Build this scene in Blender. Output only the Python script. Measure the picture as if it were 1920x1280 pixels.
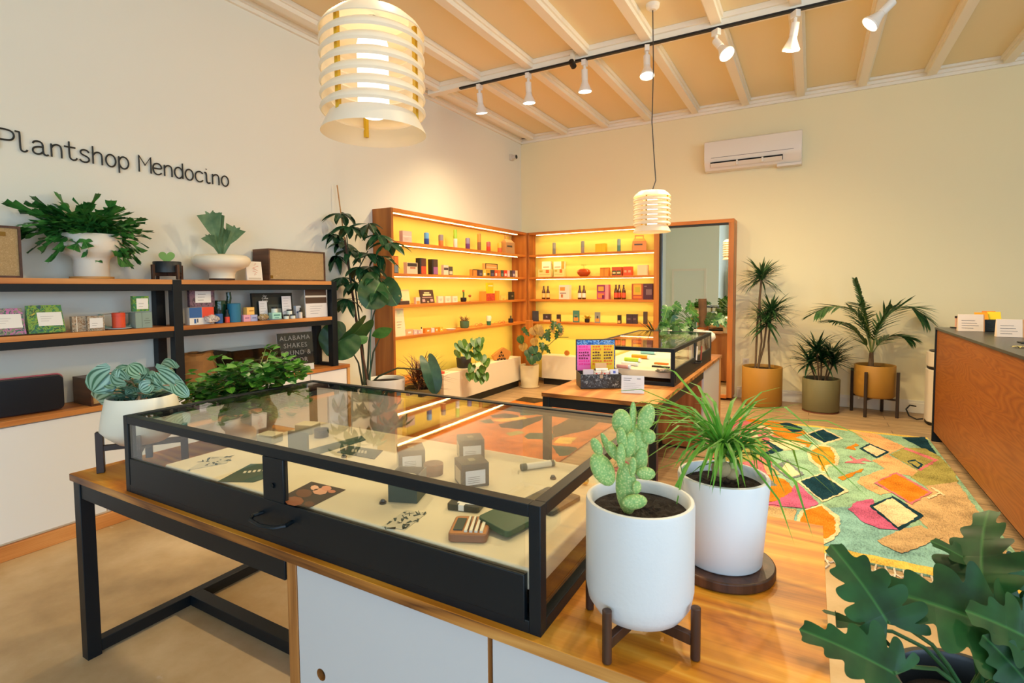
import bpy, math, random
from math import sin, cos, pi, radians, sqrt
from mathutils import Vector, Matrix
random.seed(7)
scene = bpy.context.scene
COL = scene.collection
for o in list(bpy.data.objects):
    bpy.data.objects.remove(o)

# ------------------------------------------------------------------ camera
F_PX, CY = 992.0, 595.3
YAW, PITCH, ROLL, EYE = .5152, .05468, -.00716, 1.5
fw = Vector((-sin(YAW)*cos(PITCH), cos(YAW)*cos(PITCH), -sin(PITCH)))
_r0 = Vector((cos(YAW), sin(YAW), 0)); _u0 = _r0.cross(fw)
rt = _r0*cos(ROLL)+_u0*sin(ROLL); up = _u0*cos(ROLL)-_r0*sin(ROLL)
cam_data = bpy.data.cameras.new('camera')
cam = bpy.data.objects.new('camera', cam_data); COL.objects.link(cam)
cam.matrix_world = Matrix(((rt.x, up.x, -fw.x, 0), (rt.y, up.y, -fw.y, 0), (rt.z, up.z, -fw.z, EYE), (0, 0, 0, 1)))
cam_data.sensor_fit = 'HORIZONTAL'; cam_data.sensor_width = 36
cam_data.lens = F_PX/1920*36
cam_data.shift_y = -(640-CY)/1920
cam_data.clip_start = .05
cam_data.dof.use_dof = True
cam_data.dof.focus_distance = 2.6
cam_data.dof.aperture_fstop = 9.0
scene.camera = cam

# ------------------------------------------------------------------ world, exposure
scene.view_settings.view_transform = 'Standard'
scene.view_settings.look = 'None'
scene.view_settings.exposure = 0.38
scene.view_settings.gamma = 1.0
world = bpy.data.worlds.new('world'); scene.world = world
world.use_nodes = True
world.node_tree.nodes['Background'].inputs[0].default_value = (.72, .86, 1, 1)
world.node_tree.nodes['Background'].inputs[1].default_value = 1.0

def area(name, loc, rot, sx, sy, energy, color, spread=pi):
    l = bpy.data.lights.new(name, 'AREA'); l.shape = 'RECTANGLE'; l.size = sx; l.size_y = sy
    l.energy = energy; l.color = color; l.spread = spread
    o = bpy.data.objects.new(name, l); o.location = loc; o.rotation_euler = rot; COL.objects.link(o)
    return o
COOL = (.46, .70, 1.0)
# daylight through the shop windows behind and to the right of the camera
area('window_daylight', (1.9, -4.35, 1.9), (radians(90), 0, 0), 5.6, 2.6, 160, COOL)
area('window_daylight', (5.35, 0.2, 1.9), (radians(90), 0, radians(90)), 4.4, 2.4, 105, COOL)

# ------------------------------------------------------------------ pixel helpers (points on real planes)
def ray(x, y): return rt*((x-960)/F_PX) - up*((y-CY)/F_PX) + fw
E0 = Vector((0, 0, EYE))
def onz(x, y, z):
    d = ray(x, y); return E0+d*((z-EYE)/d.z)
def onx(x, y, X):
    d = ray(x, y); return E0+d*(X/d.x)
def ony(x, y, Y):
    d = ray(x, y); return E0+d*(Y/d.y)
def dep(x, y, D): return E0+ray(x, y)*D
def lerp(a, b, t): return a+(b-a)*t

# ------------------------------------------------------------------ materials
MATS = {}
def s2l(c):
    return c/12.92 if c <= .04045 else ((c+.055)/1.055)**2.4
def rgb(h):
    if isinstance(h, str):
        h = h.lstrip('#'); return tuple(s2l(int(h[i:i+2], 16)/255) for i in (0, 2, 4))
    return h
def newmat(name):
    m = bpy.data.materials.new(name); m.use_nodes = True
    nt = m.node_tree; b = nt.nodes['Principled BSDF']
    return m, nt, b
def N(nt, t, **kw):
    n = nt.nodes.new(t)
    for k, v in kw.items():
        if k.startswith('i_'): n.inputs[int(k[2:])].default_value = v
        else: setattr(n, k, v)
    return n
def ramp(nt, stops, interp='LINEAR'):
    n = nt.nodes.new('ShaderNodeValToRGB'); cr = n.color_ramp; cr.interpolation = interp
    while len(cr.elements) < len(stops): cr.elements.new(.5)
    for e, (p, c) in zip(cr.elements, stops):
        e.position = p; c = rgb(c); e.color = (c[0], c[1], c[2], 1)
    return n
def mapped(nt, scale=(1, 1, 1), coord='Object', rot=(0, 0, 0)):
    tc = N(nt, 'ShaderNodeTexCoord'); mp = N(nt, 'ShaderNodeMapping')
    mp.inputs['Scale'].default_value = scale; mp.inputs['Rotation'].default_value = rot
    nt.links.new(tc.outputs[coord], mp.inputs[0]); return mp.outputs[0]
def bump(nt, b, src, strength=.2, dist=.01):
    bp = N(nt, 'ShaderNodeBump'); bp.inputs['Strength'].default_value = strength; bp.inputs['Distance'].default_value = dist
    nt.links.new(src, bp.inputs['Height']); nt.links.new(bp.outputs[0], b.inputs['Normal'])
def plain(c, rough=.5, metal=0, spec=.5, emit=0, alpha=None, bmp=0, bscale=200, var=0, trans=0, sub=0):
    key = ('p', str(c), rough, metal, spec, emit, bmp, bscale, var, trans, sub)
    if key in MATS: return MATS[key]
    m, nt, b = newmat('plain_%s' % str(c).replace('#', ''))
    r, g, bl = rgb(c)
    b.inputs['Base Color'].default_value = (r, g, bl, 1)
    b.inputs['Roughness'].default_value = rough; b.inputs['Metallic'].default_value = metal
    b.inputs['Specular IOR Level'].default_value = spec
    if emit:
        b.inputs['Emission Color'].default_value = (r, g, bl, 1); b.inputs['Emission Strength'].default_value = emit
    if trans:
        b.inputs['Transmission Weight'].default_value = trans
    if sub:
        b.inputs['Subsurface Weight'].default_value = sub; b.inputs['Subsurface Scale'].default_value = .01
    v = mapped(nt)
    if var:
        n = N(nt, 'ShaderNodeTexNoise'); n.inputs['Scale'].default_value = 9; n.inputs['Detail'].default_value = 6
        nt.links.new(v, n.inputs['Vector'])
        rp = ramp(nt, [(.3, (r*(1-var), g*(1-var), bl*(1-var))), (.7, (min(1, r*(1+var)), min(1, g*(1+var)), min(1, bl*(1+var))))])
        nt.links.new(n.outputs[0], rp.inputs[0]); nt.links.new(rp.outputs[0], b.inputs['Base Color'])
    if bmp:
        n = N(nt, 'ShaderNodeTexNoise'); n.inputs['Scale'].default_value = bscale; n.inputs['Detail'].default_value = 3
        nt.links.new(v, n.inputs['Vector']); bump(nt, b, n.outputs[0], bmp, .004)
    MATS[key] = m; return m
def wood(name, stops, axis='x', scale=1.0, rings=9, rough=.42, contrast=1):
    """plywood / solid wood: contour grain stretched along an axis"""
    if name in MATS: return MATS[name]
    m, nt, b = newmat(name)
    s = {'x': (.35, 3.2, 3.2), 'y': (3.2, .35, 3.2), 'z': (3.2, 3.2, .35)}[axis]
    v = mapped(nt, tuple(k*scale for k in s))
    n = N(nt, 'ShaderNodeTexNoise'); n.inputs['Scale'].default_value = 1.3; n.inputs['Detail'].default_value = 1.5; n.inputs['Distortion'].default_value = .3
    nt.links.new(v, n.inputs['Vector'])
    mu = N(nt, 'ShaderNodeMath', operation='MULTIPLY'); mu.inputs[1].default_value = rings
    nt.links.new(n.outputs[0], mu.inputs[0])
    pp = N(nt, 'ShaderNodeMath', operation='PINGPONG'); pp.inputs[1].default_value = 1
    nt.links.new(mu.outputs[0], pp.inputs[0])
    s2 = {'x': (2, 90, 90), 'y': (90, 2, 90), 'z': (90, 90, 2)}[axis]
    v2 = mapped(nt, s2)
    n2 = N(nt, 'ShaderNodeTexNoise'); n2.inputs['Scale'].default_value = 1.5; n2.inputs['Detail'].default_value = 5
    nt.links.new(v2, n2.inputs['Vector'])
    mx = N(nt, 'ShaderNodeMath', operation='MULTIPLY_ADD'); mx.inputs[1].default_value = .55*contrast
    nt.links.new(pp.outputs[0], mx.inputs[0])
    m3 = N(nt, 'ShaderNodeMath', operation='MULTIPLY'); m3.inputs[1].default_value = .45
    nt.links.new(n2.outputs[0], m3.inputs[0]); nt.links.new(m3.outputs[0], mx.inputs[2])
    rp = ramp(nt, stops); nt.links.new(mx.outputs[0], rp.inputs[0])
    nt.links.new(rp.outputs[0], b.inputs['Base Color'])
    b.inputs['Roughness'].default_value = rough
    bump(nt, b, n2.outputs[0], .12, .002)
    MATS[name] = m; return m
def leafmat(name, base, dark, vein=None, stripes=0, rough=.38, trans=.12, stripe_col=None, spec=.5, blotch=None):
    if name in MATS: return MATS[name]
    m, nt, b = newmat(name)
    uv = N(nt, 'ShaderNodeUVMap'); sp = N(nt, 'ShaderNodeSeparateXYZ'); nt.links.new(uv.outputs[0], sp.inputs[0])
    ab = N(nt, 'ShaderNodeMath', operation='ABSOLUTE'); nt.links.new(sp.outputs[0], ab.inputs[0])
    v = mapped(nt); n = N(nt, 'ShaderNodeTexNoise'); n.inputs['Scale'].default_value = 14; n.inputs['Detail'].default_value = 3
    nt.links.new(v, n.inputs['Vector'])
    rp = ramp(nt, [(.3, dark), (.68, base)] + ([(.74, blotch)] if blotch else [])); nt.links.new(n.outputs[0], rp.inputs[0])
    out = rp.outputs[0]
    if stripes:
        # stripes run from the stalk to the tip like meridians
        yy = N(nt, 'ShaderNodeMath', operation='MULTIPLY_ADD'); yy.inputs[1].default_value = 2.3; yy.inputs[2].default_value = .75
        nt.links.new(sp.outputs[1], yy.inputs[0])
        sn = N(nt, 'ShaderNodeMath', operation='SINE'); nt.links.new(yy.outputs[0], sn.inputs[0])
        mxx = N(nt, 'ShaderNodeMath', operation='MAXIMUM'); mxx.inputs[1].default_value = .12; nt.links.new(sn.outputs[0], mxx.inputs[0])
        dv = N(nt, 'ShaderNodeMath', operation='DIVIDE'); nt.links.new(ab.outputs[0], dv.inputs[0]); nt.links.new(mxx.outputs[0], dv.inputs[1])
        mu = N(nt, 'ShaderNodeMath', operation='MULTIPLY'); mu.inputs[1].default_value = stripes
        nt.links.new(dv.outputs[0], mu.inputs[0])
        pp = N(nt, 'ShaderNodeMath', operation='PINGPONG'); pp.inputs[1].default_value = 1
        nt.links.new(mu.outputs[0], pp.inputs[0])
        r2 = ramp(nt, [(.25, (0, 0, 0)), (.6, (1, 1, 1))]); nt.links.new(pp.outputs[0], r2.inputs[0])
        mx = N(nt, 'ShaderNodeMix', data_type='RGBA'); c = rgb(stripe_col); mx.inputs[7].default_value = (*c, 1)
        nt.links.new(r2.outputs[0], mx.inputs[0]); nt.links.new(out, mx.inputs[6]); out = mx.outputs[2]
    if vein:
        r3 = ramp(nt, [(.0, (1, 1, 1)), (.05, (0, 0, 0))]); nt.links.new(ab.outputs[0], r3.inputs[0])
        mx = N(nt, 'ShaderNodeMix', data_type='RGBA'); c = rgb(vein); mx.inputs[7].default_value = (*c, 1)
        nt.links.new(r3.outputs[0], mx.inputs[0]); nt.links.new(out, mx.inputs[6]); out = mx.outputs[2]
    nt.links.new(out, b.inputs['Base Color'])
    b.inputs['Roughness'].default_value = rough; b.inputs['Specular IOR Level'].default_value = spec
    tr = N(nt, 'ShaderNodeBsdfTranslucent'); nt.links.new(out, tr.inputs[0])
    ms = N(nt, 'ShaderNodeMixShader'); ms.inputs[0].default_value = trans
    o = nt.nodes['Material Output']
    nt.links.new(b.outputs[0], ms.inputs[1]); nt.links.new(tr.outputs[0], ms.inputs[2]); nt.links.new(ms.outputs[0], o.inputs[0])
    MATS[name] = m; return m
def glassmat(name='clear_glass', tint=(.965, .975, .96), f0=.045):
    if name in MATS: return MATS[name]
    m, nt, b = newmat(name); nt.nodes.remove(b)
    lw = N(nt, 'ShaderNodeLayerWeight'); lw.inputs[0].default_value = .5
    pw = N(nt, 'ShaderNodeMath', operation='POWER'); pw.inputs[1].default_value = 5
    nt.links.new(lw.outputs['Facing'], pw.inputs[0])
    ma = N(nt, 'ShaderNodeMath', operation='MULTIPLY_ADD'); ma.inputs[1].default_value = 1-f0; ma.inputs[2].default_value = f0
    nt.links.new(pw.outputs[0], ma.inputs[0])
    tr = N(nt, 'ShaderNodeBsdfTransparent'); tr.inputs[0].default_value = (*tint, 1)
    gl = N(nt, 'ShaderNodeBsdfGlossy'); gl.inputs['Roughness'].default_value = .015; gl.inputs[0].default_value = (1, 1, 1, 1)
    ms = N(nt, 'ShaderNodeMixShader'); nt.links.new(ma.outputs[0], ms.inputs[0])
    nt.links.new(tr.outputs[0], ms.inputs[1]); nt.links.new(gl.outputs[0], ms.inputs[2])
    nt.links.new(ms.outputs[0], nt.nodes['Material Output'].inputs[0])
    MATS[name] = m; return m
def emis(name, col, st):
    if name in MATS: return MATS[name]
    m, nt, b = newmat(name); nt.nodes.remove(b)
    e = N(nt, 'ShaderNodeEmission'); e.inputs[0].default_value = (*rgb(col), 1); e.inputs[1].default_value = st
    nt.links.new(e.outputs[0], nt.nodes['Material Output'].inputs[0]); MATS[name] = m; return m

# ------------------------------------------------------------------ mesh building
class MB:
    def __init__(s): s.v = []; s.f = []; s.m = []; s.uv = []; s.mats = []; s.x = Matrix.Identity(4); s.stack = []
    def push(s, M): s.stack.append(s.x.copy()); s.x = s.x @ M; return s
    def pop(s): s.x = s.stack.pop(); return s
    def mi(s, mat):
        if mat not in s.mats: s.mats.append(mat)
        return s.mats.index(mat)
    def add(s, vs, fs, mat, uvs=None):
        o = len(s.v); k = s.mi(mat)
        s.v += [tuple(s.x @ Vector(p)) for p in vs]
        s.uv += list(uvs) if uvs else [(0, 0)]*len(vs)
        for f in fs: s.f.append(tuple(o+i for i in f)); s.m.append(k)
        return s
    def box(s, x0, x1, y0, y1, z0, z1, mat):
        vs = [(x, y, z) for z in (z0, z1) for y in (y0, y1) for x in (x0, x1)]
        return s.add(vs, [(0, 2, 3, 1), (4, 5, 7, 6), (0, 1, 5, 4), (2, 6, 7, 3), (0, 4, 6, 2), (1, 3, 7, 5)], mat)
    def cbox(s, c, d, mat, rz=0, rx=0, ry=0):
        s.push(Matrix.Translation(c) @ Matrix.Rotation(rz, 4, 'Z') @ Matrix.Rotation(ry, 4, 'Y') @ Matrix.Rotation(rx, 4, 'X'))
        s.box(-d[0]/2, d[0]/2, -d[1]/2, d[1]/2, -d[2]/2, d[2]/2, mat); return s.pop()
    def bar(s, p, q, w, h, mat):
        """square bar from p to q"""
        p = Vector(p); q = Vector(q); d = (q-p); L = d.length; d.normalize()
        u = Vector((0, 0, 1)) if abs(d.z) < .9 else Vector((0, 1, 0))
        a = d.cross(u).normalized(); b = a.cross(d)
        vs = []
        for P in (p, q):
            for i, j in ((-1, -1), (1, -1), (1, 1), (-1, 1)): vs.append(P+a*(w/2*i)+b*(h/2*j))
        return s.add(vs, [(0, 1, 2, 3), (7, 6, 5, 4), (0, 4, 5, 1), (1, 5, 6, 2), (2, 6, 7, 3), (3, 7, 4, 0)], mat)
    def lathe(s, prof, mat, n=32, c=(0, 0, 0), capb=False, capt=False, sq=1, sx=1, sy=1):
        vs = []; fs = []
        for r, z in prof:
            for i in range(n):
                a = 2*pi*i/n; vs.append((c[0]+r*cos(a)*sx, c[1]+r*sin(a)*sy, c[2]+z))
        for j in range(len(prof)-1):
            for i in range(n):
                k = (i+1) % n; fs.append((j*n+i, j*n+k, (j+1)*n+k, (j+1)*n+i))
        if capb: fs.append(tuple(range(n-1, -1, -1)))
        if capt: fs.append(tuple((len(prof)-1)*n+i for i in range(n)))
        return s.add(vs, fs, mat)
    def cyl(s, c, r, h, mat, n=24, r2=None):
        r2 = r if r2 is None else r2
        return s.lathe([(r, 0), (r2, h)], mat, n, c, True, True)
    def tube(s, pts, r, mat, n=6, r1=None, cap=True):
        pts = [Vector(p) for p in pts]; m = len(pts); r1 = r if r1 is None else r1
        vs = []; fs = []
        a = None
        for k, p in enumerate(pts):
            d = (pts[min(k+1, m-1)]-pts[max(k-1, 0)]).normalized()
            if a is None:
                u = Vector((0, 0, 1)) if abs(d.z) < .9 else Vector((1, 0, 0))
                a = d.cross(u).normalized()
            else:
                a = (a-d*a.dot(d)).normalized()
            b = d.cross(a); R = lerp(r, r1, k/max(1, m-1))
            for i in range(n):
                t = 2*pi*i/n; vs.append(p+(a*cos(t)+b*sin(t))*R)
        for k in range(m-1):
            for i in range(n):
                j = (i+1) % n; fs.append((k*n+i, k*n+j, (k+1)*n+j, (k+1)*n+i))
        if cap: fs.append(tuple(range(n-1, -1, -1))); fs.append(tuple((m-1)*n+i for i in range(n)))
        return s.add(vs, fs, mat)
    def prism(s, poly, z0, z1, mat):
        n = len(poly)
        vs = [(x, y, z0) for x, y in poly]+[(x, y, z1) for x, y in poly]
        fs = [tuple(range(n-1, -1, -1)), tuple(range(n, 2*n))]+[(i, (i+1) % n, n+(i+1) % n, n+i) for i in range(n)]
        return s.add(vs, fs, mat)
    def rrbox(s, cx, cy, w, h, z0, z1, rad, mat, seg=5):
        return s.prism(rrect(cx, cy, w, h, rad, seg), z0, z1, mat)
    def blob(s, c, r, mat, nu=12, nv=8, M=None, fn=None):
        vs = []; fs = []
        for j in range(nv+1):
            ph = pi*j/nv
            for i in range(nu):
                a = 2*pi*i/nu; p = Vector((sin(ph)*cos(a), sin(ph)*sin(a), -cos(ph)))
                k = fn(p) if fn else 1
                vs.append(Vector((p.x*r[0]*k, p.y*r[1]*k, p.z*r[2]*k)))
        for j in range(nv):
            for i in range(nu):
                k = (i+1) % nu; fs.append((j*nu+i, j*nu+k, (j+1)*nu+k, (j+1)*nu+i))
        T = Matrix.Translation(c) @ (M if M else Matrix.Identity(4))
        s.push(T); s.add(vs, fs, mat); return s.pop()
    def leaf(s, base, d, L, W, outline, mat, roll=0, droop=.6, cup=.15, wavy=0, upv=(0, 0, 1)):
        base = Vector(base); d = Vector(d).normalized()
        u = Vector(upv); sd = d.cross(u)
        if sd.length < .05: sd = d.cross(Vector((1, .3, 0)))
        sd.normalize(); nn = sd.cross(d).normalized()
        if roll:
            q = Matrix.Rotation(roll, 3, d); sd = q @ sd; nn = q @ nn
        a = droop if abs(droop) > 1e-3 else 1e-3
        def pos(x, y):
            t = a*y
            c = d*(sin(t)/a)-nn*((1-cos(t))/a)
            nl = nn*cos(t)+d*sin(t)
            w = wavy*sin(y*17+x*3)*abs(x)
            return base+c*L+sd*(x*W)+nl*(cup*W*abs(x)+w*W)
        vs = []; uv = []; fs = []
        n = len(outline)
        for side in (-1, 1):
            o = len(vs)
            for (x, y) in outline:
                m = min(1, max(0, y))
                for k in (0, .5, 1):
                    yy = lerp(m, y, k); vs.append(pos(side*x*k, yy)); uv.append((side*x*k, yy))
            for i in range(n-1):
                for k in (0, 1):
                    q = (o+i*3+k, o+i*3+k+1, o+i*3+4+k, o+i*3+3+k)
                    fs.append(q if side < 0 else q[::-1])
        return s.add(vs, fs, mat, uv)
    def text(s, string, size, mat, M, depth=.0006, align='CENTER', space=1.0):
        vs, fs = textmesh(string, depth, align, space)
        s.push(M); s.add([(x*size, y*size, z) for x, y, z in vs], fs, mat); return s.pop()
    def clamp(s, fn): s.v = [fn(*p) for p in s.v]; return s
    def build(s, name, parent=None, bevel=0, sharp=35, seg=2, loc=None):
        me = bpy.data.meshes.new(name)
        me.from_pydata(s.v, [], s.f)
        for m in s.mats: me.materials.append(m)
        me.polygons.foreach_set('material_index', s.m)
        if any(u != (0, 0) for u in s.uv):
            ul = me.uv_layers.new(name='UVMap')
            for l in me.loops: ul.data[l.index].uv = s.uv[l.vertex_index]
        me.validate()
        me.shade_smooth()
        me.set_sharp_from_angle(angle=radians(sharp))
        o = bpy.data.objects.new(name, me); COL.objects.link(o)
        if parent: o.parent = parent
        if loc: o.location = loc
        if bevel:
            b = o.modifiers.new('Bevel', 'BEVEL'); b.width = bevel; b.segments = seg; b.limit_method = 'ANGLE'; b.angle_limit = radians(40)
        return o
_tc = {}
def textmesh(string, depth, align='CENTER', space=1.0):
    k = (string, depth, align, space)
    if k in _tc: return _tc[k]
    c = bpy.data.curves.new('lettering', 'FONT'); c.body = string; c.size = 1; c.extrude = 0; c.align_x = align; c.resolution_u = 2
    c.space_line = .95; c.space_character = space
    o = bpy.data.objects.new('lettering', c); COL.objects.link(o)
    dg = bpy.context.evaluated_depsgraph_get(); dg.update()
    ev = o.evaluated_get(dg); me = ev.to_mesh()
    vs = [(v.co.x, v.co.y, depth) for v in me.vertices]; fs = [tuple(p.vertices) for p in me.polygons]
    ev.to_mesh_clear(); bpy.data.objects.remove(o); bpy.data.curves.remove(c)
    _tc[k] = (vs, fs); return _tc[k]
def rrect(cx, cy, w, h, r, seg=5):
    pts = []
    for (sx, sy, a0) in ((1, 1, 0), (-1, 1, 90), (-1, -1, 180), (1, -1, 270)):
        for i in range(seg+1):
            a = radians(a0+90*i/seg); pts.append((cx+sx*(w/2-r)+r*cos(a), cy+sy*(h/2-r)+r*sin(a)))
    return pts
def T(x=0, y=0, z=0): return Matrix.Translation((x, y, z))
def RX(a): return Matrix.Rotation(radians(a), 4, 'X')
def RY(a): return Matrix.Rotation(radians(a), 4, 'Y')
def RZ(a): return Matrix.Rotation(radians(a), 4, 'Z')

def thing(name, label, cat, loc=(0, 0, 0), rz=0, group=None):
    o = bpy.data.objects.new(name, None); o.empty_display_size = .05; COL.objects.link(o)
    o.location = loc; o.rotation_euler = (0, 0, radians(rz)); o['label'] = label; o['category'] = cat
    if group: o['group'] = group
    return o
def tag(o, label, cat, group=None, loc=None, rz=None):
    o['label'] = label; o['category'] = cat
    if group: o['group'] = group
    if loc is not None: o.location = loc
    if rz is not None: o.rotation_euler = (0, 0, radians(rz))
    return o
def struct(name, mb, **k):
    o = mb.build(name, **k); o['kind'] = 'structure'; return o
def dup(root, loc, rz, label=None, group=None):
    r = root.copy(); COL.objects.link(r); r.location = loc; r.rotation_euler = (0, 0, radians(rz))
    if label: r['label'] = label
    if group: r['group'] = group
    for ch in list(root.children):
        c = ch.copy(); COL.objects.link(c); c.parent = r
        for g in ch.children:
            d = g.copy(); COL.objects.link(d); d.parent = c
    return r
# ------------------------------------------------------------------ palettes
WX, WY, CZ = -4.19, 7.74, 3.95
RXW = 5.4
wall_m = plain('#F1EDDC', .75, bmp=.04, bscale=60, spec=.25)
wallb_m = plain('#F8EABE', .75, bmp=.04, bscale=60, spec=.25)
ceil_m = plain('#F6E4B8', .8, spec=.2)
trim_m = plain('#F8F0DC', .55, spec=.35)
black_m = plain('#07131A', .45, spec=.35, bmp=.05, bscale=400)
blackd = plain('#0A0C0D', .5)
white_m = plain('#E8E8E6', .45)
fir = wood('fir_orange', [(.1, '#A0580E'), (.35, '#C87A1C'), (.6, '#DE9226'), (.95, '#EEB048')], 'x', 1.5, 11)
firy = wood('fir_orange_y', [(.1, '#7A4420'), (.35, '#B06A30'), (.62, '#C98444'), (.95, '#DDA060')], 'y', 1.0, 7)
edge_m = wood('ply_edge', [(.2, '#5E3414'), (.45, '#A66A2C'), (.7, '#C48A44'), (.95, '#D8A25A')], 'x', 2.2, 8)
edgez_m = wood('ply_edge_z', [(.15, '#8A5526'), (.5, '#C48646'), (.9, '#DFAE6E')], 'z', 1.2, 6)
redwood = wood('counter_fir', [(.1, '#7C4012'), (.45, '#8E4E18'), (.75, '#98581E'), (.98, '#A86828')], 'y', 1.5, 44)
oak = wood('shelf_oak', [(.1, '#A85A18'), (.4, '#C06C20'), (.7, '#CC7C2C'), (.95, '#D88E3C')], 'y', 1.5, 5)
oakx = wood('shelf_oak_x', [(.1, '#A85A18'), (.4, '#C06C20'), (.7, '#CC7C2C'), (.95, '#D88E3C')], 'x', 1.5, 5)
oakz = wood('shelf_oak_z', [(.1, '#8A4A18'), (.4, '#A65E20'), (.7, '#B86E28'), (.95, '#C88038')], 'z', 1.5, 6)
walnut = wood('walnut', [(.1, '#2E1A10'), (.5, '#50301E'), (.9, '#7A4E34')], 'z', 4, 4)
walnuty = wood('walnut_y', [(.1, '#3A2216'), (.5, '#5C3826'), (.9, '#85583C')], 'y', 3, 4)
glass = glassmat()
label_m = plain('#E9E6DE', .5)
ink = plain('#2A2A2E', .6)

# ------------------------------------------------------------------ floor
def floor_material():
    m, nt, b = newmat('floor_concrete_and_planks')
    g = N(nt, 'ShaderNodeNewGeometry'); sp = N(nt, 'ShaderNodeSeparateXYZ'); nt.links.new(g.outputs['Position'], sp.inputs[0])
    st = N(nt, 'ShaderNodeMath', operation='GREATER_THAN'); st.inputs[1].default_value = 3.32; nt.links.new(sp.outputs[1], st.inputs[0])
    n = N(nt, 'ShaderNodeTexNoise'); n.inputs['Scale'].default_value = 1.3; n.inputs['Detail'].default_value = 8; n.inputs['Roughness'].default_value = .62
    nt.links.new(g.outputs['Position'], n.inputs['Vector'])
    c1 = ramp(nt, [(.32, '#9C8058'), (.5, '#B89C72'), (.66, '#CDB48E')]); nt.links.new(n.outputs[0], c1.inputs[0])
    v = N(nt, 'ShaderNodeTexNoise'); v.inputs['Scale'].default_value = 9; v.inputs['Detail'].default_value = 4; nt.links.new(g.outputs['Position'], v.inputs['Vector'])
    sc = ramp(nt, [(.70, (0, 0, 0)), (.76, (1, 1, 1))]); nt.links.new(v.outputs[0], sc.inputs[0])
    mx0 = N(nt, 'ShaderNodeMix', data_type='RGBA'); mx0.inputs[7].default_value = (*rgb('#C9BAA2'), 1)
    nt.links.new(sc.outputs[0], mx0.inputs[0]); nt.links.new(c1.outputs[0], mx0.inputs[6])
    br = N(nt, 'ShaderNodeTexBrick'); br.inputs['Scale'].default_value = 1; br.inputs['Brick Width'].default_value = 1.5; br.inputs['Row Height'].default_value = .18
    br.inputs['Mortar Size'].default_value = .003; br.inputs['Color1'].default_value = (*rgb('#CCAA80'), 1); br.inputs['Color2'].default_value = (*rgb('#BC9A74'), 1); br.inputs['Mortar'].default_value = (*rgb('#6E573F'), 1)
    nt.links.new(g.outputs['Position'], br.inputs['Vector'])
    mp = N(nt, 'ShaderNodeMapping'); mp.inputs['Scale'].default_value = (1.2, 16, 1); nt.links.new(g.outputs['Position'], mp.inputs[0])
    n3 = N(nt, 'ShaderNodeTexNoise'); n3.inputs['Scale'].default_value = 2; n3.inputs['Detail'].default_value = 5; nt.links.new(mp.outputs[0], n3.inputs['Vector'])
    c3 = ramp(nt, [(.3, '#8C8C8C'), (.7, '#FFFFFF')]); nt.links.new(n3.outputs[0], c3.inputs[0])
    mm = N(nt, 'ShaderNodeMix', data_type='RGBA', blend_type='MULTIPLY'); mm.inputs[0].default_value = .7
    nt.links.new(br.outputs[0], mm.inputs[6]); nt.links.new(c3.outputs[0], mm.inputs[7])
    mx = N(nt, 'ShaderNodeMix', data_type='RGBA'); nt.links.new(st.outputs[0], mx.inputs[0])
    nt.links.new(mx0.outputs[2], mx.inputs[6]); nt.links.new(mm.outputs[2], mx.inputs[7])
    nt.links.new(mx.outputs[2], b.inputs['Base Color'])
    b.inputs['Roughness'].default_value = .42; b.inputs['Specular IOR Level'].default_value = .4
    bump(nt, b, n.outputs[0], .1, .01)
    return m
struct('floor', MB().box(WX-.2, RXW+.2, -4.7, WY+.2, -.1, 0, floor_material()))
struct('ceiling', MB().box(WX-.2, RXW+.2, -4.7, WY+.2, CZ, CZ+.1, ceil_m))
struct('wall_left', MB().box(WX-.12, WX, -4.7, WY+.12, 0, CZ, wall_m))
struct('wall_back', MB().box(WX, RXW, WY, WY+.12, 0, CZ, wallb_m))
w = MB()  # right wall with a window opening
w.box(RXW, RXW+.12, -4.7, -2.1, 0, CZ, wall_m).box(RXW, RXW+.12, 2.5, WY, 0, CZ, wall_m)
w.box(RXW, RXW+.12, -2.1, 2.5, 0, .6, wall_m).box(RXW, RXW+.12, -2.1, 2.5, 3.1, CZ, wall_m)
struct('wall_right', w)
w = MB()  # front wall: closed on the left, shop window on the right
w.box(WX, -2.55, -2.92, -2.8, 0, CZ, plain('#F6F8E4', .7))
w.box(-2.67, -2.55, -4.7, -2.92, 0, CZ, wall_m)
w.box(-2.55, -1.0, -4.6, -4.48, 0, CZ, wall_m).box(4.8, RXW, -4.6, -4.48, 0, CZ, wall_m)
w.box(-1.0, 4.8, -4.6, -4.48, 0, .5, wall_m).box(-1.0, 4.8, -4.6, -4.48, 3.25, CZ, wall_m)
struct('wall_front', w)
d = MB()
d.box(-3.92, -2.98, -2.8, -2.775, 0, 2.03, plain('#F0F2E0', .5))
d.box(-3.99, -3.92, -2.8, -2.765, 0, 2.10, trim_m).box(-2.98, -2.91, -2.8, -2.765, 0, 2.10, trim_m).box(-3.92, -2.98, -2.8, -2.765, 2.03, 2.10, trim_m)
do = struct('door_1', d)
struct('door_handle', MB().cyl((0, 0, 0), .028, .05, plain('#888888', .3, 1)), parent=do).location = (-3.05, -2.72, .98)

# baseboards
struct('baseboard_back', MB().box(-.86, RXW, WY-.018, WY, 0, .15, trim_m).box(-.86, RXW, WY-.024, WY, 0, .12, trim_m), bevel=.003)
struct('baseboard_left', MB().box(WX, WX+.018, 3.68, 4.3, 0, .15, trim_m), bevel=.003)
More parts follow.
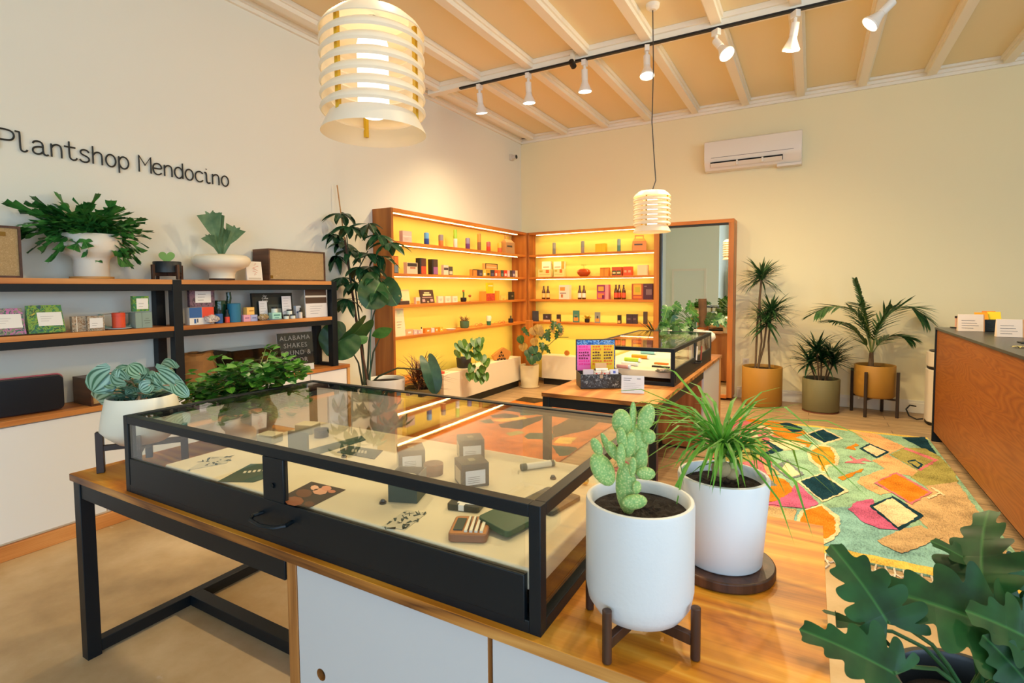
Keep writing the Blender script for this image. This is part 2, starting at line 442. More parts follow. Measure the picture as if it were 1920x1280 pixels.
# crown mouldings
def crown(mb, x0, x1, y0, y1, along):
    z = 3.85
    if along == 'x':
        mb.box(x0, x1, y1-.03, y1, z, CZ, trim_m).box(x0, x1, y1-.055, y1, z+.035, CZ, trim_m).box(x0, x1, y1-.11, y1, z+.07, CZ, trim_m)
    else:
        mb.box(x0, x0+.03, y0, y1, z, CZ, trim_m).box(x0, x0+.055, y0, y1, z+.035, CZ, trim_m).box(x0, x0+.11, y0, y1, z+.07, CZ, trim_m)
m = MB(); crown(m, WX, RXW, 0, WY, 'x'); struct('trim_1', m, bevel=.004)
m = MB(); crown(m, WX, 0, -2.8, WY, 'y'); struct('trim_2', m, bevel=.004)
k = 3
for X in (-3.95, -3.37, -2.705, -2.07, -1.433, -.80, -.168, .471, 1.125, 1.775, 2.42, 3.07, 3.72, 4.37, 5.0):
    m = MB()
    m.box(X-.045, X+.045, -4.5, WY-.11, 3.865, CZ, trim_m).box(X-.065, X+.065, -4.5, WY-.11, 3.905, CZ, trim_m)
    struct('trim_%d' % k, m, bevel=.004); k += 1
for Y in (5.24, 1.9, -1.4):
    m = MB(); m.box(WX+.1, RXW, Y-.05, Y+.05, 3.845, CZ, trim_m).box(WX+.1, RXW, Y-.075, Y+.075, 3.90, CZ, trim_m)
    struct('trim_%d' % k, m, bevel=.004); k += 1

# ------------------------------------------------------------------ built-in lit bookcase, left wall unit
led_m = emis('led_strip', (1.0, .68, .24), 20)
TOPZ = 2.375; SH = [2.01, 1.66, 1.315, .965]
backp = plain('#EEDC6A', .6)
FXL, FYB = -3.92, 7.42
bc = thing('bookcase', 'lit orange wooden bookcase on the left wall, beside the tall staked plant', 'bookcase', (WX, 4.32, 0))
def L(x, y, z): return (x-WX, y-4.32, z)
m = MB(); m.box(0.002, FXL-WX, 0, .035, .06, TOPZ, oakz); m.build('side_panel', bc, bevel=.002)
m = MB(); m.box(0.002, FXL-WX, WY-.002-4.32, WY-.03-4.32, .06, TOPZ, oakz); m.build('side_panel', bc, bevel=.002)
m = MB(); m.box(FXL-WX-.28, FXL-WX, FYB-.035-4.32+.0, FYB-4.32, .06, TOPZ, oakz); m.build('corner_panel', bc, bevel=.002)
m = MB(); m.box(.002, .012, .035, FYB-.035-4.32, .06, TOPZ-.03, backp); m.build('back_panel', bc)
m = MB(); m.box(.012, FXL-WX, .035, FYB-.035-4.32, TOPZ-.035, TOPZ, oak); m.build('top_board', bc, bevel=.002)
for z in SH:
    m = MB(); m.box(.012, FXL-WX-.004, .035, FYB-.035-4.32, z-.016, z+.016, oak); m.build('shelf', bc, bevel=.002)
m = MB(); m.box(.012, FXL-WX-.004, .035, .80, .445, .48, oak); m.build('shelf', bc, bevel=.002)
for z in [TOPZ-.035]+[s-.016 for s in SH]:
    m = MB(); m.box(FXL-WX-.105, FXL-WX-.085, .05, FYB-.16-4.32, z-(.0045 if z > 1.5 else .0018), z-.0006, led_m); m.build('led_strip', bc)

bb = thing('bookcase', 'lit orange wooden bookcase on the back wall, between corner and mirror', 'bookcase', (FXL, WY, 0))
x1 = -1.925-FXL
m = MB(); m.box(0.036-.036, .035, FYB-WY, -.003, .06, TOPZ, oakz); m.build('side_panel', bb, bevel=.002)
m = MB(); m.box(x1, x1+.075, FYB-WY, -.003, .04, TOPZ, oakz); m.build('side_panel', bb, bevel=.002)
m = MB(); m.box(.035, x1, -.095, -.085, .06, TOPZ-.03, backp); m.build('back_panel', bb)
m = MB(); m.box(.035, x1, FYB-WY, -.085, TOPZ-.035, TOPZ, oakx); m.build('top_board', bb, bevel=.002)
for z in SH:
    m = MB(); m.box(.035, x1, FYB-WY+.004, -.085, z-.016, z+.016, oakx); m.build('shelf', bb, bevel=.002)
for z in [TOPZ-.035]+[s-.016 for s in SH]:
    m = MB(); m.box(.12, x1-.01, FYB-WY+.085, FYB-WY+.105, z-(.0045 if z > 1.5 else .0018), z-.0006, led_m); m.build('led_strip', bb)

# mirror
mt, nt_, b_ = newmat('mirror_silver'); b_.inputs['Base Color'].default_value = (.90, .94, .91, 1); b_.inputs['Metallic'].default_value = 1; b_.inputs['Roughness'].default_value = .01
mr = thing('mirror', 'tall floor-length mirror in a deep orange wooden frame', 'mirror', (-1.845, FYB, 0))
w_ = .955
m = MB(); m.box(.03, w_-.065, .035, .045, .07, TOPZ-.06, mt); m.build('mirror_glass', mr)
m = MB(); m.box(0, w_, 0, .31, TOPZ-.035, TOPZ+.012, oakx); m.box(w_-.065, w_, 0, .31, .04, TOPZ-.035, oakz); m.box(0, w_-.065, 0, .31, .03, .07, oakx)
m.build('frame', mr, bevel=.002)
m = MB(); m.box(.0, .028, .004, .05, .07, TOPZ-.04, blackd).box(.028, w_-.065, .004, .05, TOPZ-.06, TOPZ-.036, blackd); m.build('dark_inner_edge', mr)

# white plinth boxes under the shelves
for (nm, loc, sx, rz, lb) in (('box', (-3.87, 5.14, 0), 1.96, 0, 'long white box cabinet under the left lit bookcase'),
                              ('box2', (-3.66, 7.40, 0), 1.6, -90, 'long white box cabinet under the back lit bookcase')):
    t = thing('box_cabinet', lb, 'cabinet', loc, rz)
    m = MB(); m.box(-.235, 0, 0, sx, .1, .46, plain('#EADFCB', .5)); m.build('body', t, bevel=.003)
    m = MB(); m.box(-.22, -.03, .02, sx-.02, 0, .1, blackd); m.build('toe_kick', t)

# ------------------------------------------------------------------ display tables
# near table
nt = thing('display_table', 'near plywood display table on a black steel frame with white cupboards', 'table', (-2.585, .94, 0))
TX, TY = 2.63, .90
m = MB(); m.box(0, TX, 0, TY, .742, .7685, edge_m).box(0, TX, 0, TY, .7685, .77, fir); m.build('tabletop', nt, bevel=.0015)
def fr(mb, p, q, w=.05, h=.05): return mb.bar(p, q, w, h, black_m)
yf, yr = .035, TY-.035
m = MB(); fr(m, (.03, yf, .0), (.03, yf, .742)); m.build('leg', nt, bevel=.002)
m = MB(); fr(m, (.03, yr, .0), (.03, yr, .742)); m.build('leg', nt, bevel=.002)
m = MB(); m.box(.055, 1.293, yf-.02, yf+.02, .672, .742, black_m); m.box(.055, 1.293, yr-.02, yr+.02, .672, .742, black_m); m.box(.01, .05, yf+.02, yr-.02, .672, .742, black_m); m.build('apron', nt, bevel=.002)
m = MB(); m.box(.008, .053, yf+.025, yr-.025, 0.012, .062, black_m); m.box(.053, 1.293, TY/2-.03, TY/2+.03, .012, .062, black_m); m.build('foot_rail', nt, bevel=.002)
cab = plain('#C6C6C6', .5)
m = MB(); m.box(1.295, 1.335, .02, TY-.02, 0, .742, edgez_m); m.build('side_panel', nt, bevel=.0015)
m = MB(); m.box(TX-.05, TX-.01, .02, TY-.02, 0, .742, edgez_m); m.build('side_panel', nt, bevel=.0015)
m = MB(); m.box(1.335, TX-.05, .05, TY-.02, .03, .742, edgez_m); m.build('cupboard_body', nt)
def door(x0, x1, parent, hole):
    m = MB(); hx, hz, hr = hole; n = 20
    # panel with a round finger hole, front face built as a ring
    y0, y1 = .022, .04
    pts = []
    cs = [(x0, .0), (x1, .0), (x1, .738), (x0, .738)]
    ring = [(hx+hr*cos(2*pi*i/n), hz+hr*sin(2*pi*i/n)) for i in range(n)]
    outer = []
    for i in range(n):
        a = 2*pi*i/n; dx, dz = cos(a), sin(a)
        ts = []
        if dx > 1e-6: ts.append((x1-hx)/dx)
        if dx < -1e-6: ts.append((x0-hx)/dx)
        if dz > 1e-6: ts.append((.738-hz)/dz)
        if dz < -1e-6: ts.append((0-hz)/dz)
        t = min(ts); outer.append((hx+dx*t, hz+dz*t))
    # insert the panel corners
    o2 = list(outer); fs = []; vs = [(x, y0, z) for x, z in ring]+[(x, y0, z) for x, z in o2]
    for i in range(n): fs.append((i, n+i, n+(i+1) % n, (i+1) % n))
    cn = []
    for c in cs:
        a = math.atan2(c[1]-hz, c[0]-hx) % (2*pi); i = int(a/(2*pi)*n)
        cn.append(len(vs)); vs.append((c[0], y0, c[1])); fs.append((n+i, len(vs)-1, n+(i+1) % n))
    m.add(vs, fs, cab)
    m.add([(x, y, z) for y in (y0, y1) for x, z in ring], [(i, (i+1) % n, n+(i+1) % n, n+i) for i in range(n)], edgez_m)
    m.add([(x, y, z) for y in (y0, y1) for x, z in cs], [(0, 1, 5, 4), (1, 2, 6, 5), (2, 3, 7, 6), (3, 0, 4, 7)], edgez_m)
    m.add([(x, y1+.004, z) for x, z in ring], [tuple(range(n-1, -1, -1))], blackd)
    return m.build('cupboard_door', parent)
door(1.338, 1.972, nt, (1.425, .437, .017))
door(1.985, TX-.052, nt, (2.50, .437, .017))

def glass_case(t, X, Y, Z, zb, zt, tray, drawer_face, mull, handle):
    """steel framed glass case. X,Y,Z are sizes; local origin lower front left"""
    w = .028
    m = MB()
    for x in (w/2, X-w/2):
        for y in (w/2, Y-w/2): m.bar((x, y, 0), (x, y, Z), w, w, black_m)
    for z in (w/2, Z-w/2):
        for y in (w/2, Y-w/2): m.bar((w, y, z), (X-w, y, z), w, w, black_m)
        for x in (w/2, X-w/2): m.bar((x, w, z), (x, Y-w, z), w, w, black_m)
    m.build('frame', t, bevel=.0015)
    g = .005
    for (nm, b) in (('glass_top', (w, X-w, w, Y-w, Z-.008, Z-.003)), ('glass_back', (w, X-w, Y-.016, Y-.011, w, Z-w)),
                    ('glass_side', (.011, .016, w, Y-w, w, Z-w)), ('glass_side', (X-.016, X-.011, w, Y-w, w, Z-w))):
        MB().box(*b, glass).build(nm, t)
    return t
# near case
gc = thing('display_case', 'near glass display case in a black frame on the plywood table', 'display case', (-2.172, .957, .77))
GX, GY, GZ = 1.694, .845, .28
glass_case(gc, GX, GY, GZ, 0, 0, 0, 0, 0, 0)
m = MB(); m.box(.038, GX-.038, -.002, .014, .022, .126, black_m); m.box(.795, .885, -.002, .016, .126, .252, black_m); dfr = m.build('drawer_front', gc, bevel=.002)
m = MB()
m.box(.04, .795, .003, .008, .126, .25, glass).box(.885, GX-.04, .003, .008, .126, .25, glass); m.build('glass_front', gc)
m = MB(); m.tube([(.79, -.002, .083), (.785, -.03, .083), (.80, -.048, .08), (.855, -.056, .078), (.905, -.048, .08), (.925, -.03, .083), (.92, -.002, .083)], .006, black_m, 8); m.build('handle', dfr)
m = MB(); m.cyl((.84, -.001, .165), .006, .004, blackd, 10); m.push(T(.84, -.003, .172) @ RX(90)).cyl((0, 0, 0), .008, .003, plain('#2C3A44', .3, 1), 12).pop(); m.build('lock', dfr)
cloth = plain('#DDD0B4', .85, bmp=.25, bscale=900, spec=.2, var=.05)
m = MB(); m.box(.232, GX-.022, .018, .693, .082, .130, cloth); m.build('display_tray', gc, bevel=.006, seg=3)
m = MB(); m.box(.24, GX-.05, .05, .66, .0, .03, black_m); m.box(GX-.2, GX-.16, .2, .24, .03, .082, black_m); m.box(.3, .34, .2, .24, .03, .082, black_m); m.box(.3, .34, .55, .59, .03, .082, black_m); m.box(GX-.2, GX-.16, .55, .59, .03, .082, black_m); m.build('tray_support', gc)

# far table
ft = thing('display_table', 'far plywood display table with black steel legs, standing behind the near glass case', 'table', (-1.64, 3.31, 0))
FX, FY = .81, 2.77
m = MB(); m.box(0, FX, 0, FY, .742, .7685, edge_m).box(0, FX, 0, FY, .7685, .77, firy); m.build('tabletop', ft, bevel=.0015)
for x in (.03, FX-.03):
    m = MB(); fr(m, (x, .03, 0), (x, .03, .742)); m.build('leg', ft, bevel=.002)
m = MB(); m.box(.055, FX-.055, .01, .05, .672, .742, black_m).box(.01, .05, .055, 1.70, .672, .742, black_m).box(FX-.05, FX-.01, .055, 1.70, .672, .742, black_m); m.build('apron', ft, bevel=.002)
m = MB(); m.box(.055, FX-.055, .008, .052, .012, .062, black_m).box(FX/2-.03, FX/2+.03, .052, 1.70, .012, .062, black_m); m.build('foot_rail', ft, bevel=.002)
m = MB(); m.box(.03, FX-.03, 1.70, FY-.02, 0.02, .742, wood('panel_fir', [(.1, '#8A5024'), (.5, '#AA6A38'), (.9, '#C0844A')], 'z', 1, 12)); m.build('cupboard_body', ft, bevel=.0015)
m = MB(); m.box(FX-.03, FX-.012, 1.73, FY-.12, .0, .738, cab); m.build('cupboard_door', ft, bevel=.0015)
m = MB(); m.box(FX-.03, FX-.008, FY-.115, FY-.02, 0, .738, edgez_m); m.build('cupboard_edge', ft)

gc2 = thing('display_case', 'far low glass display case in a black frame, before the tall mirror', 'display case', (-1.60, 3.94, .77))
HX, HY, HZ = .735, 1.64, .28
glass_case(gc2, HX, HY, HZ, 0, 0, 0, 0, 0, 0)
m = MB(); m.box(HX-.014, HX+.002, .038, HY-.038, .022, .126, black_m); m.box(HX-.016, HX+.002, HY/2-.04, HY/2+.04, .126, .252, black_m); dfr = m.build('drawer_front', gc2, bevel=.002)
m = MB(); m.tube([(HX, HY/2-.06, .083), (HX+.04, HY/2-.05, .08), (HX+.05, HY/2, .078), (HX+.04, HY/2+.05, .08), (HX, HY/2+.06, .083)], .006, black_m, 8); m.build('handle', dfr)
m = MB(); m.box(HX-.008, HX-.003, .04, HY/2-.04, .126, .25, glass).box(HX-.008, HX-.003, HY/2+.04, HY-.04, .126, .25, glass); m.build('glass_front', gc2)
m = MB(); m.box(.04, HX-.03, .04, HY-.12, .05, .105, cloth); m.build('display_tray', gc2, bevel=.006)

# ------------------------------------------------------------------ bench along the left wall
be = thing('bench_cabinet', 'long low white cabinet with wooden top along the left wall', 'cabinet', (-4.185, -1.0, 0))
BX = .305; BY = 4.66
m = MB(); m.box(0, BX, 0, BY, .752, .784, firy); m.build('worktop', be, bevel=.002)
m = MB(); m.box(0, BX-.03, 0, BY-.03, .07, .752, wallb_m); m.build('body', be)
m = MB(); m.box(0, BX-.002, BY-.03, BY, 0, .752, edgez_m); m.build('end_panel', be, bevel=.002)
e = -1.0
for y0, y1 in ((0, 1.3), (1.305, 2.6), (2.605, 2.97-.1), (2.875, 4.2), (4.205, BY-.035)):
    m = MB(); m.box(BX-.03, BX-.012, y0+.002, y1, .1, .745, plain('#E4E4E2', .5)); m.build('cupboard_door', be, bevel=.0015)
m = MB(); m.box(BX-.035, BX-.002, 0, BY-.03, 0, .085, firy); m.build('base_rail', be, bevel=.003)

# ------------------------------------------------------------------ black steel rack on the bench
rk = thing('shelf_rack', 'black steel shelf rack with wooden shelves standing on the long bench', 'rack', (-4.18, -.4, .784))
RD = .28; P0 = .062
posts = [0.0, 2.46, 3.87]      # local y of the post fronts
for y in posts:
    for x in (P0/2, RD-P0/2+.005):
        m = MB(); m.bar((x, y+P0/2, 0), (x, y+P0/2, .795), P0, P0, black_m); m.build('post', rk, bevel=.002)
for a, b in ((0, 1), (1, 2)):
    y0 = posts[a]+P0; y1 = posts[b]
    for zt in (.795-.031, .468-.031):
        m = MB(); m.box(RD-.035, RD, y0, y1, zt-.045, zt, black_m).box(0, .03, y0, y1, zt-.045, zt, black_m); m.build('rail', rk, bevel=.0015)
    m = MB(); m.box(0, RD+.005, y0-(P0 if a == 0 else 0), y1+0, .764, .797, firy); m.build('shelf', rk, bevel=.0015)
    m = MB(); m.box(0, RD+.003, y0, y1, .437, .468, firy); m.build('shelf', rk, bevel=.0015)
for y in posts:
    for za, zb in ((0, .03), (.39, .43)):
        MB().box(P0, RD-P0, y+.01, y+P0-.01, za, zb, black_m).build('cross_bar', rk)

# ------------------------------------------------------------------ sales counter on the right
ct = thing('counter', 'sales counter of orange wood with dark stone top at the right', 'counter', (1.05, 2.6, 0))
CYL = 3.80
m = MB(); m.box(-.015, 1.0, 0, CYL+.012, 1.083, 1.103, plain('#3A3A38', .3, spec=.6, bmp=.05, bscale=30)); m.build('countertop', ct, bevel=.0015)
m = MB(); m.box(0, .02, 0, CYL-.03, .10, 1.083, redwood); m.build('front_panel', ct)
m = MB(); m.box(-.012, .98, CYL-.03, CYL, 0, 1.083, black_m); m.build('end_panel', ct, bevel=.001)
m = MB(); m.box(.07, .98, 0, CYL-.03, 0, .10, blackd).box(.02, .98, 0, CYL-.03, .1, 1.08, blackd); m.build('body', ct)

# air conditioner
ac = thing('air_conditioner', 'white split air conditioner mounted high on the back wall', 'air conditioner', (-1.29, WY, 3.05))
AW = 1.15
pr = [(0, .03), (0, .39), (-.17, .39), (-.215, .375), (-.225, .16), (-.20, .08), (-.13, .01), (-.03, 0)]
aw = plain('#EFE6D6', .35)
m = MB(); n = len(pr); m.add([(x, y, z) for x in (0, AW) for y, z in pr], [tuple(range(n)), tuple(range(2*n-1, n-1, -1))]+[(i, n+i, n+(i+1) % n, (i+1) % n) for i in range(n)], aw); m.build('housing', ac, bevel=.006)
m = MB(); m.box(.09, AW-.09, -.2275, -.215, .157, .161, plain('#6E5A48', .6)); m.build('front_seam', ac)
m = MB(); m.add([(.08, -.223, .105), (AW-.21, -.223, .105), (AW-.21, -.176, .048), (.08, -.176, .048)], [(0, 1, 2, 3)], blackd); m.build('air_outlet', ac)
m = MB(); m.add([(.085, -.232, .085), (AW-.215, -.232, .085), (AW-.215, -.19, .042), (.085, -.19, .042), (.085, -.226, .082), (AW-.215, -.226, .082), (AW-.215, -.185, .039), (.085, -.185, .039)], [(0, 1, 2, 3), (7, 6, 5, 4), (0, 4, 5, 1), (2, 6, 7, 3), (1, 5, 6, 2), (0, 3, 7, 4)], aw)
for x in (.40, .70): m.box(x, x+.02, -.234, -.19, .04, .1, aw)
m.build('louvre', ac)
m = MB(); m.box(AW-.28, AW+.0, -.16, -.05, -.03, .005, plain('#E8E0D4', .5)); m.build('receiver_box', ac, bevel=.006)

# wall socket
ws = thing('wall_socket', 'small white wall socket low on the back wall beside the mirror', 'socket', (-.755, WY, .40))
MB().box(-.04, .04, -.008, 0, 0, .14, plain('#E6DCC8', .4)).build('plate', ws, bevel=.002)
MB().box(-.018, .018, -.011, -.008, .025, .06, plain('#D2C6B0', .4)).box(-.018, .018, -.011, -.008, .08, .115, plain('#D2C6B0', .4)).build('outlet', ws)

# security camera
sc = thing('security_camera', 'small security camera high on the left wall near the room corner', 'camera', (WX, 7.37, 3.56))
MB().box(0, .05, -.03, .05, -.04, .05, plain('#DDD3C0', .5)).build('bracket', sc, bevel=.004)
m = MB(); m.push(T(.05, -.01, 0) @ RY(90)).cyl((0, 0, 0), .035, .07, plain('#CFC6B8', .4), 20).cyl((0, 0, .07), .03, .006, blackd, 20).pop(); m.build('lens_barrel', sc)
sc2 = thing('security_camera', 'black ceiling camera above the track, third bay from the left', 'camera', (-2.17, 5.12, 3.78))
MB().box(-.02, .02, -.02, .02, .03, .12, plain('#E8DFC8', .5)).build('bracket', sc2, bevel=.003)
m = MB(); m.push(T(0, 0, 0) @ RX(70)).cyl((0, 0, -.04), .03, .08, blackd, 16).pop(); m.build('lens_barrel', sc2)

# track lighting
track_y, track_z = 5.20, 3.845
tk = tag(MB().box(-3.62, 5.0, track_y-.018, track_y+.018, track_z-.02, track_z, blackd).build('light_track'), 'black lighting track running along the ceiling beam', 'track')
bulb = emis('bulb_face', (1, .93, .80), 4)
sw = plain('#F4EDE0', .35)
def spot(loc, tilt, az, label, power=26, size=1.0, far=True):
    t = thing('track_spotlight', label, 'spotlight', loc, az, 'white spotlights along the ceiling track')
    MB().box(-.018, .018, -.03, .03, -.045, 0, sw).build('mount', t, bevel=.003)
    m = MB(); m.tube([(0, 0, -.045), (0, 0, -.075)], .012, sw, 8); m.build('neck', t)
    M = T(0, 0, -.085) @ RX(tilt)
    m = MB(); m.push(M).cyl((0, 0, -.075), .026, .085, sw, 20).pop(); m.build('socket', t, bevel=.002)
    m = MB(); m.push(M); m.lathe([(.022, -.07), (.03, -.10), (.048, -.14), (.056, -.155), (.054, -.165)], sw, 24); b_ = m.pop().build('reflector', t)
    m = MB(); m.push(M); m.lathe([(.052, -.162), (.03, -.170), (.001, -.172)], bulb, 24, capt=True); m.pop().build('lamp_face', b_)
    t.scale = (1.25, 1.25, 1.25)
    l = bpy.data.lights.new('spot_lamp', 'SPOT'); l.energy = power*2.7; l.color = (1, .79, .46); l.spot_size = radians(150); l.spot_blend = 1; l.shadow_soft_size = .05
    o = bpy.data.objects.new('spot_lamp', l); COL.objects.link(o)
    o.matrix_world = Matrix.Translation(loc) @ RZ(az) @ M @ T(0, 0, -.30)
    return t
SP = [(-3.35, 12, 0, 'white spotlight at the left end of the black track'), (-2.72, 5, 0, 'second white spotlight from the left on the black track'),
      (-2.07, 4, 0, 'white spotlight on the track just right of the black ceiling camera'), (-1.43, 14, 200, 'white spotlight on the track left of the thin pendant cord'),
      (-.80, 38, 235, 'white spotlight tilted sharply on the track, right of the pendant cord'), (-.168, 14, 40, 'white spotlight on the track above the air conditioner'),
      (.50, 45, 100, 'white spotlight cut by the top edge of the photo at the right')]
for i_, (X, ti, az, lb) in enumerate(SP): spot((X, track_y, track_z-.02), ti, az, lb, (16, 34, 46, 48, 48, 48, 48)[i_])
spot((-2.62, 1.9+.0, 3.84), 35, 300, 'large near white spotlight at the top edge, left of the big pendant', 34)
for X in (-1.4, .2, 1.8): 
    l = bpy.data.lights.new('spot_lamp', 'SPOT'); l.energy = 70; l.color = (1, .79, .46); l.spot_size = radians(150); l.spot_blend = 1; l.shadow_soft_size = .05
    o = bpy.data.objects.new('spot_lamp', l); COL.objects.link(o); o.location = (X, 1.9, 3.7)

# pendants
def pendant(loc, label, cord_pts, energy):
    t = thing('pendant_lamp', label, 'pendant lamp', loc, 0, 'slatted white pendant lamps')
    acr = plain('#F6E9CE', .4, trans=0, sub=0)
    m_, nt_, b_ = newmat('shade_acrylic'); b_.inputs['Base Color'].default_value = (*rgb('#FBF1DC'), 1); b_.inputs['Roughness'].default_value = .4
    tr = N(nt_, 'ShaderNodeBsdfTranslucent'); tr.inputs[0].default_value = (*rgb('#FBE9C4'), 1)
    ms = N(nt_, 'ShaderNodeMixShader'); ms.inputs[0].default_value = .35
    nt_.links.new(b_.outputs[0], ms.inputs[1]); nt_.links.new(tr.outputs[0], ms.inputs[2]); nt_.links.new(ms.outputs[0], nt_.nodes['Material Output'].inputs[0])
    R = .162; H_ = .335
    m = MB(); m.lathe([(R*.72, .02), (R*.90, -.005), (R*1.0, -.028), (R*.985, -.030), (R*.88, -.008), (R*.70, .016)], m_, 48, capt=False)
    m.lathe([(.02, .024), (R*.72, .02)], m_, 48); m.build('top_ring', t)
    n = 7; step = .041
    for k in range(n):
        z = -.052-step*k
        # each slat: a flared band, wide in the middle
        prof = [(R*.86, z+.024), (R*.97, z+.008), (R*1.0, z-.002), (R*.97, z-.012), (R*.86, z-.026), (R*.845, z-.022), (R*.955, z-.010), (R*.98, z-.002), (R*.955, z+.006), (R*.845, z+.020), (R*.86, z+.024)]
        if k == n-1: prof = [(R*.84, z+.018), (R*.99, z-.03), (R*1.0, z-.036), (R*.985, z-.034), (R*.82, z+.016), (R*.84, z+.018)]
        prof = [(r, zz) for r, zz in prof]
        m = MB(); m.lathe([(R*.80, z+.012), (R*.84, z+.014)]+[], m_, 48) if False else None
        if k < n-1:
            a = [(R*.80, z+.021), (R*.90, z+.012), (R*.985, z-.002), (R*1.0, z-.010), (R*.97, z-.0175), (R*.955, z-.016), (R*.98, z-.009), (R*.965, z-.002), (R*.88, z+.008), (R*.785, z+.016), (R*.80, z+.021)]
            m.lathe(a, m_, 48)
        else: m.lathe(prof, m_, 48)
        m.build('slat', t)
    for k in range(3):
        a = radians(25+120*k); m = MB(); m.box(R*.83*cos(a)-.006, R*.83*cos(a)+.006, R*.83*sin(a)-.006, R*.83*sin(a)+.006, -.31, -.01, plain('#D8A81E', .35, 0)); m.build('strut', t)
    m = MB(); m.lathe([(.001, -.285), (.03, -.282), (.045, -.268), (.048, -.25), (.048, -.06), (.044, -.045), (.001, -.04)], emis('pendant_tube', (1, .93, .80), 2.2), 32); m.build('light_tube', t)
    m = MB(); m.tube([Vector(p)-Vector(loc) for p in cord_pts], .0045, plain('#2C2A26', .5), 6); m.build('cord', t)
    return t
pendant((-1.215, 1.27, 2.325), 'large near pendant lamp of stacked white rings hanging at upper left', [(-1.215, 1.27, 2.345), (-1.19, 1.28, 2.38), (-1.20, 1.275, 2.45), (-1.205, 1.27, 2.6), (-1.215, 1.27, 3.2), (-1.215, 1.27, CZ)], 16)
pendant((-1.245, 4.723, 2.325), 'small far pendant lamp of stacked white rings hanging before the shelves', [(-1.245, 4.723, 2.345), (-1.215, 4.73, 2.44), (-1.225, 4.723, 2.6), (-1.25, 4.723, 2.95), (-1.24, 4.723, 3.4), (-1.25, 4.723, CZ-.05)], 16)
cn = tag(MB().lathe([(.001, -.05), (.03, -.05), (.055, -.03), (.06, 0)], trim_m, 28).build('ceiling_rose', loc=(-1.25, 4.723, CZ)), 'cream ceiling rose holding the thin cord of the far pendant', 'ceiling rose')

# wall lettering
STK = {
 'P': (.62, [[(.0, 0), (.0, 1.0)], [(.0, 1.0), (.38, 1.0), (.55, .93), (.62, .78), (.60, .62), (.5, .5), (.36, .46), (.0, .46)]]),
 'l': (.34, [[(-.08, 1.0), (.08, 1.0), (.10, .98), (.10, .14), (.16, .03), (.26, .0), (.36, .06), (.38, .12)]]),
 'a': (.66, [[(.06, .55), (.12, .66), (.26, .71), (.42, .66), (.48, .54), (.48, .12), (.54, .02), (.62, .0), (.70, .05)], [(.48, .42), (.3, .42), (.1, .34), (.04, .2), (.08, .06), (.22, .0), (.38, .05), (.48, .18)]]),
 'n': (.52, [[(.04, .70), (.04, 0)], [(.04, .48), (.14, .64), (.28, .71), (.42, .66), (.48, .52), (.48, 0)]]),
 't': (.5, [[(.18, 1.0), (.18, .18), (.24, .05), (.36, .0), (.48, .05), (.52, .14)], [(-.04, .70), (.46, .70)]]),
 's': (.5, [[(.46, .56), (.40, .67), (.26, .71), (.12, .67), (.05, .55), (.12, .42), (.36, .34), (.46, .24), (.46, .12), (.36, .02), (.22, 0), (.08, .04), (.02, .14)]]),
 'h': (.52, [[(.04, 1.0), (.04, 0)], [(.04, .48), (.14, .64), (.28, .71), (.42, .66), (.48, .52), (.48, 0)]]),
 'o': (.54, [[(.27+.25*sin(2*pi*i/18), .355+.355*cos(2*pi*i/18)) for i in range(19)]]),
 'p': (.54, [[(.04, .70), (.04, -.28)], [(.04+.25+.25*sin(2*pi*i/18), .355+.355*cos(2*pi*i/18)) for i in range(19)]]),
 'M': (.66, [[(.0, 0), (.0, 1.0), (.33, .45), (.66, 1.0), (.66, 0)]]),
 'e': (.54, [[(.02, .38), (.52, .38), (.50, .55), (.40, .68), (.27, .71), (.12, .66), (.03, .5), (.02, .3), (.08, .1), (.22, .0), (.38, .02), (.50, .12)]]),
 'd': (.54, [[(.50, 1.0), (.50, 0)], [(.25+.25*sin(2*pi*i/18), .355+.355*cos(2*pi*i/18)) for i in range(19)]]),
 'c': (.5, [[(.50, .58), (.42, .67), (.28, .71), (.12, .64), (.03, .5), (.01, .34), (.05, .14), (.16, .02), (.30, .0), (.44, .06), (.50, .14)]]),
 'i': (.3, [[(.02, .70), (.14, .70), (.14, .14), (.20, .03), (.30, .0), (.38, .06)], [(.135, .93), (.145, .95)]]),
}
def smooth(pts, it=2):
    for _ in range(it):
        q = [pts[0]]
        for a, b in zip(pts, pts[1:]):
            q.append((a[0]*.75+b[0]*.25, a[1]*.75+b[1]*.25)); q.append((a[0]*.25+b[0]*.75, a[1]*.25+b[1]*.75))
        q.append(pts[-1]); pts = q
    return pts
wt = thing('wall_sign', 'dark raised shop lettering high on the left wall above the fern', 'sign', (WX+.012, 1.268, 2.35))
hh = .115; cur = 0.0
# target span in y: P starts 1.268, last o ends 2.70
txt = 'Plantshop Mendocino'
adv = {'P': .80, 'l': .60, 'a': .86, 'n': .70, 't': .68, 's': .66, 'h': .70, 'o': .70, 'p': .68, 'M': .82, 'e': .70, 'd': .70, 'c': .66, 'i': .56, ' ': .52}
tot = sum(adv[c] for c in txt); sc_ = (2.695-1.268)/tot
for ch in txt:
    if ch != ' ':
        m = MB()
        for st in STK[ch][1]:
            pts = st if ch == 'M' or len(st) < 3 else smooth(st)
            m.tube([(0, x*hh*1.02, z*hh*1.0) for x, z in pts], .0052 if ch not in 'i' else .006, plain('#1C201E', .5), 8)
        m.build('letter', wt, loc=(0, cur*sc_, 0))
    cur += adv[ch]
